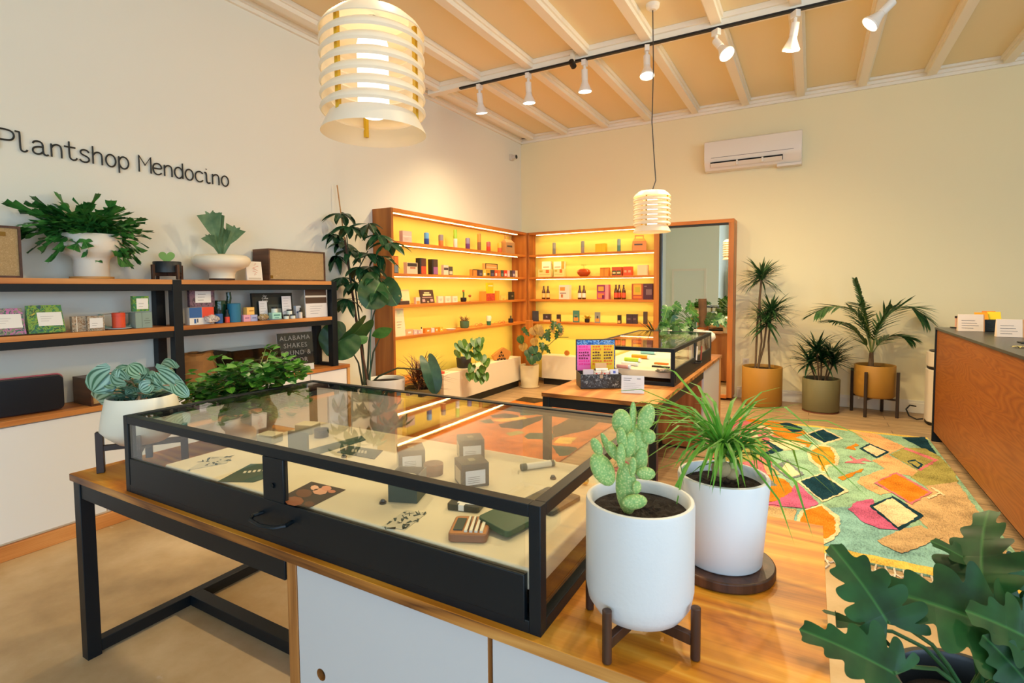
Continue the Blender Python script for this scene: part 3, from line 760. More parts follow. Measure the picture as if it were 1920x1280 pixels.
# ------------------------------------------------------------------ rugs
def fl(x, y):
    p = onz(x, y, 0); return (p.x, p.y)
def A(pts): return [fl(x/4.8+1380, y/4.8+760) for x, y in pts]
def B(pts): return [fl(x/3.5556+1380, y/3.5556+880) for x, y in pts]
def C(pts): return [fl(x/4.8+840, y/4.8+720) for x, y in pts]
def pile(h):
    key = 'pile'+h
    if key in MATS: return MATS[key]
    m, nt, b = newmat('rug_pile'); r = rgb(h)
    g = N(nt, 'ShaderNodeNewGeometry')
    n = N(nt, 'ShaderNodeTexNoise'); n.inputs['Scale'].default_value = 55; n.inputs['Detail'].default_value = 4
    mp = N(nt, 'ShaderNodeMapping'); mp.inputs['Scale'].default_value = (2.2, .8, 1); nt.links.new(g.outputs['Position'], mp.inputs[0]); nt.links.new(mp.outputs[0], n.inputs['Vector'])
    n2 = N(nt, 'ShaderNodeTexNoise'); n2.inputs['Scale'].default_value = 6; nt.links.new(g.outputs['Position'], n2.inputs['Vector'])
    ad = N(nt, 'ShaderNodeMath', operation='ADD'); nt.links.new(n.outputs[0], ad.inputs[0]); nt.links.new(n2.outputs[0], ad.inputs[1])
    rp = ramp(nt, [(.36*2*.5+.2, tuple(c*.5 for c in r)), (.5, tuple(c*.86 for c in r)), (.62, tuple(min(1, c*1.05+.01) for c in r))])
    rp.color_ramp.elements[0].position = .36
    ml = N(nt, 'ShaderNodeMath', operation='MULTIPLY'); ml.inputs[1].default_value = .5; nt.links.new(ad.outputs[0], ml.inputs[0]); nt.links.new(ml.outputs[0], rp.inputs[0])
    nt.links.new(rp.outputs[0], b.inputs['Base Color']); b.inputs['Roughness'].default_value = .95; b.inputs['Specular IOR Level'].default_value = .1
    bump(nt, b, n.outputs[0], .7, .012)
    MATS[key] = m; return m
def rough_edge(poly, amp=.006, step=.028):
    out = []
    for i in range(len(poly)):
        a = Vector(poly[i]); b = Vector(poly[(i+1) % len(poly)]); n = max(1, int((b-a).length/step))
        for k in range(n):
            p = a.lerp(b, k/n); out.append((p.x+random.uniform(-amp, amp), p.y+random.uniform(-amp, amp)))
    return out
def clip(poly, x0, x1, y0, y1): return [(min(x1, max(x0, x)), min(y1, max(y0, y))) for x, y in poly]
class Rug:
    def __init__(s, ext): s.m = MB(); s.z = .0125; s.e = ext
    def p(s, poly, col):
        poly = clip(rough_edge(poly), *s.e); n = len(poly); s.z += .00012
        vs = [(x, y, s.z) for x, y in poly]+[(x, y, s.z-.0004) for x, y in poly]
        c = (sum(p[0] for p in poly)/n, sum(p[1] for p in poly)/n)
        area_ = sum(poly[i][0]*poly[(i+1) % n][1]-poly[(i+1) % n][0]*poly[i][1] for i in range(n))
        f = tuple(range(n)) if area_ > 0 else tuple(range(n-1, -1, -1))
        s.m.add(vs, [f], pile(col)); return s
G_, TE, NAVY, CR, PK, MG, OR, PE, OL, TA, MU, YE = '#9CC4A4', '#8EC0BC', '#123C4C', '#F4DCB0', '#E07A84', '#D66A94', '#EA8A24', '#F2B47C', '#ACA25A', '#D2B080', '#E4A030', '#F0C860'
ex = (-.78, 1.02, 3.36, 6.46)
r = Rug(ex)
r.m.box(-.78, 1.02, 3.36, 6.46, 0.001, .0125, pile(G_))
r.p([(-.78, 6.39), (1.02, 6.39), (1.02, 6.46), (-.78, 6.46)], YE).p([(-.78, 3.36), (1.02, 3.36), (1.02, 3.46), (-.78, 3.46)], YE)
r.p([(-.78, 3.46), (-.1, 3.46), (-.2, 4.4), (-.3, 5.2), (-.1, 6.0), (-.35, 6.38), (-.78, 6.38)], PK)
r.p([(-.1, 3.46), (.75, 3.46), (.7, 3.9), (.3, 4.2), (-.1, 3.9)], TE)
r.p(A([(-60, 90), (60, 100), (420, 170), (600, 230), (640, 260), (540, 300), (690, 350), (650, 390), (400, 300), (330, 280), (250, 190), (60, 140)]), OR)
r.p(A([(300, 300), (400, 300), (640, 370), (560, 410), (420, 420), (300, 380)]), CR).p(A([(-200, 300), (230, 310), (300, 400), (200, 500), (-200, 560)]), OL)
r.p(A([(120, 220), (240, 190), (310, 215), (350, 265), (220, 310), (150, 290)]), CR).p(A([(145, 225), (240, 205), (290, 220), (325, 262), (210, 300)]), PK)
r.p(A([(385, 170), (480, 165), (590, 210), (600, 240), (520, 255), (450, 220)]), NAVY).p(A([(230, 310), (290, 330), (430, 415), (240, 470), (220, 450), (330, 400)]), NAVY)
r.p(A([(620, 265), (780, 210), (970, 310), (790, 365)]), CR).p(A([(645, 270), (780, 226), (938, 305), (790, 346)]), NAVY)
r.p(A([(640, 430), (700, 370), (800, 360), (890, 400), (930, 480), (920, 550), (830, 560), (820, 620), (760, 610), (740, 570), (650, 500)]), CR)
r.p(A([(668, 430), (760, 378), (850, 392), (893, 470), (888, 535), (800, 552), (798, 606), (768, 598), (762, 558), (684, 498)]), MU)
r.p(A([(1020, 235), (1270, 270), (1520, 385), (1370, 455), (1640, 605), (1590, 650), (1420, 620), (1240, 720), (1400, 800), (1300, 820), (1180, 770), (1080, 700), (1130, 660), (1340, 580), (1230, 510), (1380, 440), (1180, 340), (1050, 250)]), PE)
r.p(A([(1490, 300), (1700, 295), (1810, 460), (1720, 420)]), NAVY)
r.p(A([(1700, 740), (1900, 690), (1980, 690), (2700, 1700), (2100, 1500), (1700, 1100), (1500, 900), (1760, 810)]), TA)
r.p(A([(1390, 455), (1520, 390), (1700, 400), (1830, 470), (1960, 600), (2000, 700), (1700, 740), (1570, 660), (1640, 600)]), OL)
r.p(A([(1500, 400), (1530, 392), (1820, 505), (1660, 605), (1635, 595), (1770, 510)]), PK).p(A([(1510, 415), (1770, 508), (1640, 590), (1400, 460)]), OL)
r.p(A([(1530, 515), (1610, 500), (1690, 550), (1640, 590)]), NAVY).p(A([(1555, 522), (1605, 512), (1665, 550), (1635, 572)]), OL)
r.p(A([(1110, 400), (1200, 355), (1380, 430), (1265, 490)]), NAVY).p(A([(1140, 402), (1205, 368), (1350, 432), (1265, 474)]), CR)
r.p(A([(920, 665), (1150, 580), (1130, 615), (1070, 620), (1060, 650), (960, 692)]), OR).p(A([(980, 400), (1080, 355), (1100, 372), (1060, 385), (1080, 415)]), OR)
r.p(A([(1020, 470), (1040, 468), (1080, 505), (1160, 490), (1220, 520), (1150, 515), (1100, 525), (1060, 520)]), PK).p(A([(970, 530), (1060, 505), (1180, 540), (1100, 535)]), PK)
r.p(A([(330, 570), (460, 500), (620, 640), (480, 680)]), '#7C868A').p(A([(395, 598), (457, 522), (582, 638), (480, 662)]), CR)
r.p(A([(230, 500), (330, 570), (400, 640), (280, 640)]), PE).p(A([(300, 640), (440, 680), (520, 770), (430, 870), (150, 900), (150, 760)]), OR)
r.p(A([(240, 640), (290, 660), (370, 740), (250, 745)]), '#7C868A').p(A([(350, 880), (500, 800), (540, 690), (740, 900), (650, 950), (450, 930), (240, 900)]), MG)
r.p(B([(60, 240), (400, 280), (390, 370), (350, 420), (60, 400)]), TA)
r.p(A([(550, 700), (780, 620), (1020, 790), (780, 890)]), CR).p(A([(575, 702), (770, 637), (985, 785), (780, 878)]), NAVY)
r.p(B([(350, 420), (390, 370), (430, 290), (570, 245), (690, 330), (695, 430), (640, 490), (580, 520)]), CR).p(B([(420, 380), (455, 290), (570, 258), (655, 340), (665, 440), (600, 480), (560, 460)]), OR)
r.p(B([(940, 490), (1120, 410), (1230, 390), (1380, 470), (1110, 580), (980, 520)]), TA)
r.p(B([(750, 280), (800, 230), (910, 210), (960, 300), (1080, 420), (960, 410), (850, 370)]), MG)
r.p(A([(1240, 715), (1440, 615), (1760, 800), (1580, 912)]), PK).p(A([(1268, 713), (1436, 630), (1732, 800), (1576, 894)]), OR)
r.p(B([(885, 260), (1045, 190), (1255, 325), (1085, 420)]), NAVY).p(B([(912, 262), (1040, 205), (1215, 328), (1080, 402)]), CR)
r.p(B([(1690, 590), (1740, 525), (1790, 590), (1780, 640)]), OR).p(A([(1750, 760), (1770, 756), (1890, 830), (1870, 838)]), CR).p(A([(1720, 850), (1840, 800), (1850, 808), (1735, 866)]), CR)
rug1 = thing('rug', 'large colourful tufted rug with diamonds, lying before the sales counter', 'rug')
r.m.build('pile', rug1)
m = MB()
for i in range(46):
    x = -.76+i*.039; m.tube([(x, 3.36, .008), (x+random.uniform(-.01, .01), 3.31, .006), (x+random.uniform(-.02, .02), 3.25, .004), (x+random.uniform(-.02, .02), 3.20, .004)], .005, pile('#E8DCC8'), 5)
    if i < 45: m.tube([(x, 3.30, .006), (x+.02, 3.275, .006), (x+.039, 3.30, .006)], .004, pile('#E8DCC8'), 5)
o = m.build('fringe', rug1); o['kind'] = 'stuff'
ex = (-3.42, -1.86, 2.3, 6.36)
r = Rug(ex); r.m.box(-3.42, -1.86, 2.3, 6.36, .001, .0125, pile('#DC7C34'))
DK, TL = '#4A3A24', '#3F5A4C'
r.p(C([(450, 370), (640, 330), (860, 290), (840, 330), (650, 415), (480, 400)]), DK).p(C([(380, 290), (520, 270), (640, 290), (640, 320), (400, 310)]), DK).p(C([(280, 340), (380, 320), (420, 360), (330, 360)]), TL)
r.p(C([(400, 330), (690, 300), (710, 320), (480, 350)]), YE).p(C([(680, 480), (740, 445), (950, 455), (950, 510), (720, 505)]), TL)
r.p(C([(930, 400), (1150, 290), (1400, 320), (1270, 420), (960, 490)]), DK).p(C([(940, 540), (1010, 490), (1160, 490), (1100, 550)]), YE)
r.p(C([(740, 220), (850, 235), (850, 262), (730, 240)]), YE).p(C([(640, 220), (740, 260), (800, 290), (650, 290)]), TL).p(C([(930, 560), (1150, 580), (1230, 640), (1000, 660)]), TL)
r.p(C([(520, 450), (640, 430), (700, 450), (560, 480)]), OL)
r.p([(-3.42, 6.1), (-3.1, 6.05), (-3.0, 6.36), (-3.42, 6.36)], DK).p([(-2.8, 6.1), (-2.45, 6.15), (-2.5, 6.36), (-2.85, 6.36)], '#1F5A4A').p([(-2.45, 6.24), (-1.86, 6.22), (-1.86, 6.36), (-2.45, 6.36)], YE)
r.p([(-3.42, 2.3), (-2.4, 2.3), (-2.2, 3.0), (-3.42, 3.3)], OL)
tag(r.m.build('rug'), 'orange and dark patterned rug seen through the near glass case top', 'rug')

# ------------------------------------------------------------------ leaf outlines and plant helpers
LANCE = [(0, 0), (.5, .14), (.9, .33), (1, .5), (.85, .7), (.45, .88), (0, 1)]
OVATE = [(0, 0), (.6, .06), (.95, .25), (1, .45), (.78, .7), (.4, .9), (0, 1)]
HEART = [(0, 0), (.22, -.14), (.55, -.18), (.88, -.02), (1, .25), (.85, .55), (.5, .82), (0, 1)]
ROUND = [(0, .0), (.25, -.26), (.62, -.30), (.92, -.05), (1, .25), (.97, .5), (.75, .78), (.4, .93), (0, 1)]
BLADE = [(.5, 0), (.95, .12), (1, .35), (.75, .7), (0, 1)]
LOBED = [(0, .02), (.18, -.16), (.52, -.30), (.72, -.26), (.70, -.10), (.42, .02), (.80, -.02), (1.02, .10), (.98, .22), (.46, .22), (.88, .30), (1.0, .42), (.90, .52), (.42, .46), (.72, .58), (.76, .70), (.60, .75), (.32, .66), (.45, .84), (.30, .92), (0, 1)]
FERN = [(.10, 0), (.12, .28), (.62, .50), (.80, .60), (.34, .52), (.22, .56), (.70, .80), (.78, .92), (.24, .72), (.16, .84), (0, 1)]
FERN2 = [(.10, 0), (.14, .18), (.9, .34), (1.0, .40), (.30, .34), (.20, .40), (.16, .48), (.85, .64), (1.0, .72), (.28, .60), (.18, .70), (.7, .88), (.8, .96), (.20, .82), (.14, .9), (0, 1)]
STAG = [(.12, 0), (.14, .25), (.22, .48), (.55, .66), (1.0, 1.0), (.86, 1.0), (.42, .76), (.30, .74), (.34, 1.06), (.26, 1.06), (.10, .76), (0, .70)]
FEN = [(0, 0), (.4, -.12), (.9, .0), (1, .16), (.42, .2), (.98, .3), (.95, .46), (.38, .42), (.78, .62), (.66, .76), (.28, .66), (.34, .9), (0, 1)]
def sm(o, it=1):
    for _ in range(it):
        q = [o[0]]
        for p, r_ in zip(o, o[1:]): q += [(p[0]*.75+r_[0]*.25, p[1]*.75+r_[1]*.25), (p[0]*.25+r_[0]*.75, p[1]*.25+r_[1]*.75)]
        o = q+[o[-1]]
    return o
ROUND2 = sm(ROUND, 2)
def lobed(seed, n=6, deep=.5):
    rs = random.Random(seed); o = [(.02, .02), (.16, -.12)]; y = -.26
    for i in range(n):
        t = i/(n-1); w_ = (.62+.42*sin(pi*min(1, t*.9+.18)))*(1-.55*t**2)*rs.uniform(.88, 1.1)
        y0 = -.24+1.10*t; h = .085*rs.uniform(.8, 1.2)
        o += [(w_*.85, y0-h*.9+.05*t), (w_, y0+.02+.06*t), (w_*.9, y0+h*1.0+.05*t)]
        if i < n-1: o += [(w_*(1-deep)*rs.uniform(.8, 1.15)+.05, y0+.11)]
    return sm(o+[(.22, .98), (0, 1.04)], 2)
def U(a, b): return random.uniform(a, b)
def pot(parent, prof, mat, soil_r, soil_z, name='pot', soilm=None, n=40):
    m = MB(); m.lathe(prof, mat, n, capb=True); m.build(name, parent, sharp=50)
    sm = soilm or plain('#241A14', .95, bmp=1, bscale=320, var=.5)
    m = MB(); k = 44; nr = 9; vs = [(0, 0, soil_z+.004)]; fs = []
    for j in range(1, nr+1):
        for i in range(k):
            a = 2*pi*(i+(.3*(j % 2) if j < nr else 0))/k; R = soil_r*j/nr; vs.append((R*cos(a), R*sin(a), soil_z+(U(-.004, .005)*min(1, soil_r/.09) if j < nr else 0)))
    for i in range(k): fs.append((0, 1+i, 1+(i+1) % k))
    for j in range(nr-1):
        for i in range(k): a = 1+j*k+i; b = 1+j*k+(i+1) % k; fs.append((a, a+k, b+k, b))
    m.add(vs, fs, sm); m.build('soil', parent, sharp=14)
def cylpot(r, h, t=.012, foot=.0, taper=1.0, soil=.03):
    rb = r*taper
    return [(0, 0), (rb-foot, 0), (rb, foot), (r, h-.004), (r-.003, h), (r-t+.003, h), (r-t, h-.004), (r-t, h-soil-.01)]
def stand(label, loc, r, h, lift, mat, rz=0, lr=.011, square=False, group=None):
    """plant stand with four legs and a crossed support; lift = height of the cross top"""
    t = thing('plant_stand', label, 'plant stand', loc, rz, group)
    for k in range(4):
        a = pi/4+pi/2*k; x, y = r*cos(a), r*sin(a); m = MB()
        if square: m.cbox((x, y, h/2), (lr*2, lr*2, h), mat, rz=a)
        else: m.cyl((x, y, 0), lr, h, mat, 16)
        m.build('leg', t, bevel=.0015)
    m = MB()
    for a in (pi/4, 3*pi/4): m.cbox((0, 0, lift-.012), (2*r-lr*1.6, lr*1.5, .022), mat, rz=a)
    m.build('crosspiece', t, bevel=.001)
    return t
def leafpx(mb, b, bd, t, td, W, outline, mat, roll=0, droop=.3, cup=.1, wavy=0, parent=None, face=1):
    P = dep(b[0], b[1], bd)-parent; Q = dep(t[0], t[1], td)-parent
    d = Q-P; L_ = d.length; toc = (E0-(P+parent)).normalized()
    mb.leaf(P, d, L_*1.02, W/F_PX*(bd+td)/2, outline, mat, roll, droop, cup, wavy, upv=toc if face else (0, 0, 1))
    return P, Q
green = leafmat('leaf_green', '#3E7A2C', '#1E4A1C', '#6FA050', rough=.35)
greenb = leafmat('leaf_bright', '#5E9A30', '#2E6A20', '#9CC060', rough=.3)
dkgreen = leafmat('leaf_dark', '#1E4A26', '#0E2E18', '#3E6A40', rough=.35)
terr = plain('#5A3A28', .8)
bark = plain('#5E4A34', .9, bmp=.6, bscale=120, var=.2)

# 1 fern in footed bowl
SZ = .784+.797+.001
t = thing('potted_fern', 'bushy green fern in a wide white footed pot on the rack top', 'potted plant', (-4.015, 1.635, SZ+.013))
whp = plain('#E9E1D0', .5, bmp=.15, bscale=40)
pot(t, [(0, 0), (.088, 0), (.093, .006), (.093, .10), (.105, .125), (.14, .145), (.160, .175), (.165, .21), (.165, .262), (.160, .267), (.154, .262), (.154, .22)], whp, .152, .24)
fernm = leafmat('fern_leaf', '#4E9440', '#1E5A26', '#5E9A4A', rough=.3)
m = MB()
for i in range(190):
    a = U(0, 2*pi); el = U(-.25, 1.5); d = Vector((cos(a)*.55 if cos(a) < 0 else cos(a)*.8, sin(a)*1.25, el))
    if d.x < -.35: d.x = -.35
    Lf = U(.16, .34)*(1.15 if abs(sin(a)) > .8 else .95); b = Vector((U(-.07, .07), U(-.10, .10), .25+U(0, .03)))
    if b.x+d.normalized().x*Lf < -.15: d.x = abs(d.x)*.4
    m.leaf(b, d, Lf, U(.030, .045), FERN2, fernm, U(-.6, .6), U(.2, 1.3), U(-.3, .3), .3)
m.clamp(lambda x, y, z: (max(x, -.170), max(y, -.352) if z < .30 else y, z)); m.build('foliage', t, sharp=60)
tag(MB().cyl((0, 0, 0), .115, .013, plain('#C08A48', .5, var=.1), 40).build('saucer', loc=(-4.015, 1.635, SZ)), 'thin round wooden saucer under the white footed fern pot', 'saucer')
# 2 heart leaf
stand('small walnut plant stand on the rack top holding the black bowl', (-4.03, 2.10, SZ), .105, .105, .05, walnut, 45+8, .009, True)
t = thing('potted_succulent', 'single heart-shaped green leaf in a shallow black pot', 'potted plant', (-4.03, 2.10, SZ+.051))
pot(t, cylpot(.088, .078, .006), plain('#20262A', .45), .08, .06)
m = MB(); pts = []
for i in range(40):
    a = 2*pi*i/40; pts.append((.0031*16*sin(a)**3, .0031*(13*cos(a)-5*cos(2*a)-2*cos(3*a)-cos(4*a))))
m.push(T(0, 0, .11) @ RZ(62) @ RX(90)).prism(pts, -.004, .004, plain('#7EA838', .4)).pop(); m.build('heart_leaf', t, bevel=.002)
# 3 staghorn fern
t = thing('potted_staghorn', 'antler-shaped fern in a low rounded white bowl on the rack top', 'potted plant', (-3.975, 2.47, SZ+.012))
pot(t, [(0, 0), (.090, 0), (.088, .03), (.10, .055), (.15, .078), (.19, .10), (.205, .13), (.198, .158), (.175, .176), (.14, .182), (.12, .176), (.118, .15)], plain('#EBE0C6', .4), .118, .155, n=48)
tag(MB().cyl((0, 0, 0), .088, .012, plain('#3A2216', .6), 32).build('saucer', loc=(-3.975, 2.47, SZ)), 'dark round foot plate under the white antler fern bowl', 'saucer')
stag = leafmat('stag_leaf', '#7E9A6A', '#557A50', rough=.6)
m = MB()
for (d, L_, W_) in (((.1, -.30, 1), .34, .085), ((.1, -.06, 1), .33, .08), ((.2, .42, 1), .26, .075), ((.1, -.6, 1), .20, .05), ((.1, .2, 1), .22, .06)):
    m.leaf((.0, 0, .16), d, L_, W_, STAG, stag, U(-.3, .3), U(-.2, .4), .25, .15, upv=(.6, -.8, 0))
for k in range(8):
    a = 2*pi*k/8; m.leaf((0, 0, .16), (cos(a), sin(a), .25), .13, .018, LANCE, stag, 0, .6, .2)
m.build('foliage', t, sharp=60)

# 4 peperomia
pp = onz(262, 880, .771)
PL = Vector((-2.405, 1.13, .771))
stand('dark brown plant stand at the left end of the near table', tuple(PL), .145, .165, .11, plain('#33231C', .5), 12, .013, True)
t = thing('potted_peperomia', 'striped-leaf plant in an angular white pot left of the near case', 'potted plant', (PL.x, PL.y, PL.z+.111))
pot(t, [(0, 0), (.085, 0), (.125, .035), (.145, .06), (.138, .11), (.122, .185), (.118, .19), (.112, .185), (.112, .15)], plain('#E8E4D2', .45, bmp=.1, bscale=50), .112, .165)
pep = leafmat('peperomia_leaf', '#3F6E50', '#2E5A42', '#2E5A3E', stripes=4.6, stripe_col='#8FB49C', rough=.3)
o3 = Vector(t.location); m = MB(); st_ = MB()
c_ = Vector((0, 0, .17))
lv = [((205, 700), (172, 735), 26), ((212, 738), (172, 760), 24), ((268, 728), (262, 768), 20), ((322, 690), (292, 676), 14), ((300, 700), (345, 735), 17), ((262, 700), (240, 682), 14),
      ((232, 712), (205, 700), 16), ((250, 720), (228, 734), 15), ((272, 712), (300, 726), 15), ((228, 706), (246, 690), 14), ((290, 712), (306, 704), 12), ((258, 726), (240, 738), 14), ((280, 722), (262, 732), 13), ((240, 700), (222, 690), 13), ((215, 722), (200, 712), 13), ((330, 722), (350, 742), 12), ((252, 708), (270, 696), 12)]
for i, (b, q, w_) in enumerate(lv):
    D = 2.17+U(-.10, .08)
    P, Q = leafpx(m, b, D, q, D+U(-.05, .03), w_, ROUND, pep, U(-.3, .3), U(.1, .7), .16, 0, o3)
    st_.tube([c_+Vector((U(-.02, .02), U(-.02, .02), 0)), (c_+P)/2+Vector((0, 0, .03)), P], .0028, plain('#B08A6A', .5), 5)
for i in range(22):
    a = U(0, 6.28); m.leaf(c_+Vector((cos(a)*.05, sin(a)*.05, U(0, .05))), (cos(a), sin(a), U(.1, .8)), U(.05, .08), U(.022, .03), ROUND, pep, 0, .5, .15)
m.build('foliage', t, sharp=60); st_.build('stems', t)

# 5 bushy green plant in vase
VB = Vector((-2.40, 1.60, .771))
tag(MB().lathe([(0, 0), (.12, 0), (.132, .012), (.130, .022), (.122, .016), (0, .010)], plain('#B9A988', .5), 40).build('saucer', loc=tuple(VB)), 'shallow sage saucer under the cream vase behind the near case', 'saucer')
t = thing('potted_bush', 'dense green leafy plant in a cream waisted vase behind the near case', 'potted plant', (VB.x, VB.y, VB.z+.012))
pot(t, [(0, 0), (.098, 0), (.105, .02), (.104, .04), (.118, .055), (.134, .09), (.130, .125), (.105, .165), (.096, .20), (.10, .225), (.095, .228), (.09, .22), (.088, .2)], plain('#DCCFB4', .5, bmp=.1, bscale=40), .088, .205)
m = MB(); st_ = MB(); o3 = Vector(t.location)
for i in range(850):
    u, v = U(-1, 1), U(-1, 1)
    if u*u+v*v > 1: continue
    x = 455+u*118; y = 716-24*u+v*(36-8*abs(u))+6*sin(u*7); D = 2.52+U(-.13, .16)+.1*u
    P = dep(x, y, D)-o3; a = U(0, 6.28)
    m.leaf(P, (cos(a), sin(a), U(-.3, .6)), U(.038, .06), U(.016, .024), OVATE, greenb if random.random() < .7 else green, U(-.5, .5), .4, .2)
    if i % 6 == 0: st_.tube([(0, 0, .2), P*.5+Vector((0, 0, .14)), P], .002, plain('#6E7A38', .6), 4)
for (x, y) in ((352, 720), (365, 705), (405, 672), (412, 665), (500, 665), (515, 660), (530, 668), (525, 652), (535, 690), (560, 680), (575, 705), (580, 695), (400, 745), (420, 765), (432, 775), (370, 740), (540, 730), (565, 735), (580, 740), (480, 755), (350, 745), (505, 650), (430, 680)):
    for k in range(3):
        D = 2.55+U(-.08, .08)+.2*(x-455)/118; P = dep(x+U(-8, 8), y+U(-8, 8), D)-o3; a = U(0, 6.28)
        m.leaf(P, (cos(a), sin(a), U(-.5, .7)), U(.035, .05), U(.014, .02), OVATE, greenb, U(-.5, .5), .4, .2)
    st_.tube([P, dep(455+(x-455)*.6, 720+(y-720)*.4, 2.55)-o3], .0018, plain('#6E7A38', .6), 4)
m.clamp(lambda x, y, z: (x, y, max(z, 1.058-o3.z) if x+o3.x > -2.19 else z)); st_.clamp(lambda x, y, z: (x, y, max(z, 1.058-o3.z) if x+o3.x > -2.19 else z))
m.build('foliage', t, sharp=60); st_.build('stems', t)

# 6 tall staked plant beside the bookcase
tp = thing('tall_potted_plant', 'tall staked leafy plant with giant arrow leaves in white pot beside bookcase', 'potted plant', (-3.72, 3.98, 0))
pot(tp, [(0, 0), (.14, 0), (.15, .01), (.19, .60), (.185, .61), (.17, .60), (.165, .56)], plain('#D8D4CA', .5), .166, .575)
o3 = Vector(tp.location); D0 = 5.28
def pxp(x, y, D): return dep(x, y, D)-o3
m = MB(); m.tube([pxp(690, 722, D0), pxp(668, 600, D0), pxp(646, 445, D0)], .014, terr, 8, r1=.010); m.tube([pxp(646, 450, D0-.01), pxp(632, 347, D0-.02)], .006, plain('#C08A4A', .6), 6); m.tube([pxp(694, 722, D0), pxp(695, 620, D0), pxp(697, 560, D0)], .005, plain('#1F6A5A', .5), 6); m.build('stake', tp)
m = MB()
for pts in ([(684, 722), (676, 640), (662, 560), (655, 500), (650, 440)], [(688, 722), (692, 640), (700, 590), (712, 560)], [(680, 722), (672, 680), (655, 650)], [(684, 730), (710, 705), (745, 690), (785, 692), (812, 700)], [(690, 722), (700, 660), (712, 634)], [(684, 722), (681, 660), (664, 520), (690, 470)]):
    m.tube([pxp(x, y, D0+U(-.03, .03)) for x, y in pts], .012, plain('#2E3A24', .6), 6, r1=.005)
m.build('stems', tp)
m = MB()
sch = leafmat('schefflera', '#2A5A36', '#173C24', '#5A8A60', rough=.28)
for (x, y) in ((640, 400), (655, 425), (690, 420), (710, 440), (625, 480), (660, 470), (690, 475), (715, 480), (640, 520), (665, 530), (700, 520), (650, 560), (730, 455), (705, 545), (615, 440), (675, 500), (645, 455), (695, 500)):
    D = D0+U(-.15, .12); P = pxp(x, y, D); a0 = U(0, 6)
    for k in range(8):
        a = a0+k*.8; m.leaf(P, (cos(a), sin(a), U(-.5, .05)), U(.17, .25), U(.032, .044), LANCE, sch, U(-.3, .3), U(.5, 1.1), .2)
m.clamp(lambda x, y, z: (max(x, -.462), y, z))
m.build('foliage', tp, sharp=60)
alo = leafmat('alocasia', '#33602E', '#264E26', '#4E7A42', rough=.4)
big = MB()
leafpx(big, (648, 628), D0-.15, (612, 664), D0-.25, 40, ROUND2, alo, .25, .3, .12, .03, o3)
big.clamp(lambda x, y, z: (max(x, -.462), y, z)); big.build('giant_leaf', tp, sharp=60)
big = MB(); leafpx(big, (680, 608), D0-.1, (640, 655), D0-.12, 26, ROUND2, alo, -.9, .4, .2, .03, o3); big.clamp(lambda x, y, z: (max(x, -.462), y, z)); big.build('giant_leaf', tp, sharp=60)
big = MB(); leafpx(big, (712, 530), D0-.1, (690, 572), D0-.3, 33, ROUND2, leafmat('variegated', '#2E5A2C', '#1E4420', '#5E8A4A', rough=.4, blotch='#B8A860'), 0, .5, .15, .05, o3); leafpx(big, (722, 535), D0-.1, (742, 568), D0-.2, 22, ROUND, MATS['variegated'], 0, .5, .15, .05, o3); big.clamp(lambda x, y, z: (max(x, -.462), y, z)); big.build('giant_leaf', tp, sharp=60)
big = MB(); leafpx(big, (697, 630), D0, (733, 618), D0-.1, 11, LANCE, leafmat('young_leaf', '#4E8A3A', '#2E6A28', rough=.4), .3, .2, .1, .04, o3); leafpx(big, (690, 632), D0, (668, 640), D0-.1, 10, LANCE, MATS['young_leaf'], .3, .2, .1, 0, o3); big.build('young_leaf', tp, sharp=60)
big = MB(); leafpx(big, (803, 680), D0-.15, (822, 736), D0-.25, 19, ROUND2, leafmat('blue_leaf', '#2E5A44', '#1E4434', rough=.4), -.4, .5, .15, .03, o3); big.clamp(lambda x, y, z: (max(x, -.462), y, z)); big.build('giant_leaf', tp, sharp=60)

# 7 red-edged spiky plant
P7 = onx(792, 700, -3.50); P7.z = 0
rd = thing('potted_dracaena', 'reddish spiky plant in an olive brown pot before the left bookcase', 'potted plant', tuple(P7))
pot(rd, cylpot(.185, .49, .012, .01, .92), plain('#7E6A34', .6), .175, .45)
redl = leafmat('red_blade', '#7A4A2C', '#4A3020', '#B05A50', rough=.4)
m = MB(); st_ = MB()
for (hx, hy, hz) in ((0, 0, .66), (.06, .04, .58), (-.07, .03, .60), (.03, -.08, .56), (-.03, -.05, .62), (.09, -.04, .52), (-.1, -.02, .54)):
    st_.tube([(hx*.3, hy*.3, .45), (hx, hy, hz)], .012, bark, 6)
    for k in range(30):
        a = U(0, 6.28); e = U(-.1, 1.5); m.leaf((hx, hy, hz+U(-.06, .03)), (cos(a), sin(a), e), U(.2, .33), .0055, BLADE, redl, 0, U(.1, .5), .3)
m.build('foliage', rd, sharp=60); st_.build('stems', rd)

# 8 trailing pothos on the white box
Z8 = .461
P8 = onx(872, 684, -3.98)
ph = thing('potted_pothos', 'trailing pothos in a black pot on the left white box', 'potted plant', (-4.0, P8.y, Z8))
pot(ph, cylpot(.10, .135, .006, .01, .9), plain('#2A2622', .5), .094, .115)
o3 = Vector(ph.location); m = MB(); st_ = MB(); D8 = 6.83
pth = leafmat('pothos', '#4E7A28', '#2E5A20', '#8AA04A', rough=.35, blotch='#B0B060')
for (x, y, w_) in ((858, 650, 8), (866, 645, 9), (878, 650, 9), (890, 642, 9), (898, 650, 9), (893, 668, 9), (905, 672, 8), (912, 680, 8), (880, 665, 8), (886, 690, 8), (900, 700, 7), (906, 692, 8), (884, 703, 6), (895, 708, 8), (903, 712, 7), (910, 706, 7), (878, 706, 6), (870, 660, 8), (856, 662, 7), (902, 640, 7), (896, 655, 8)):
    leafpx(m, (x, y-6), D8-.12, (x+U(-6, 6), y+8), D8-.2, w_, HEART, pth, U(-.4, .4), .3, .15, 0, o3)
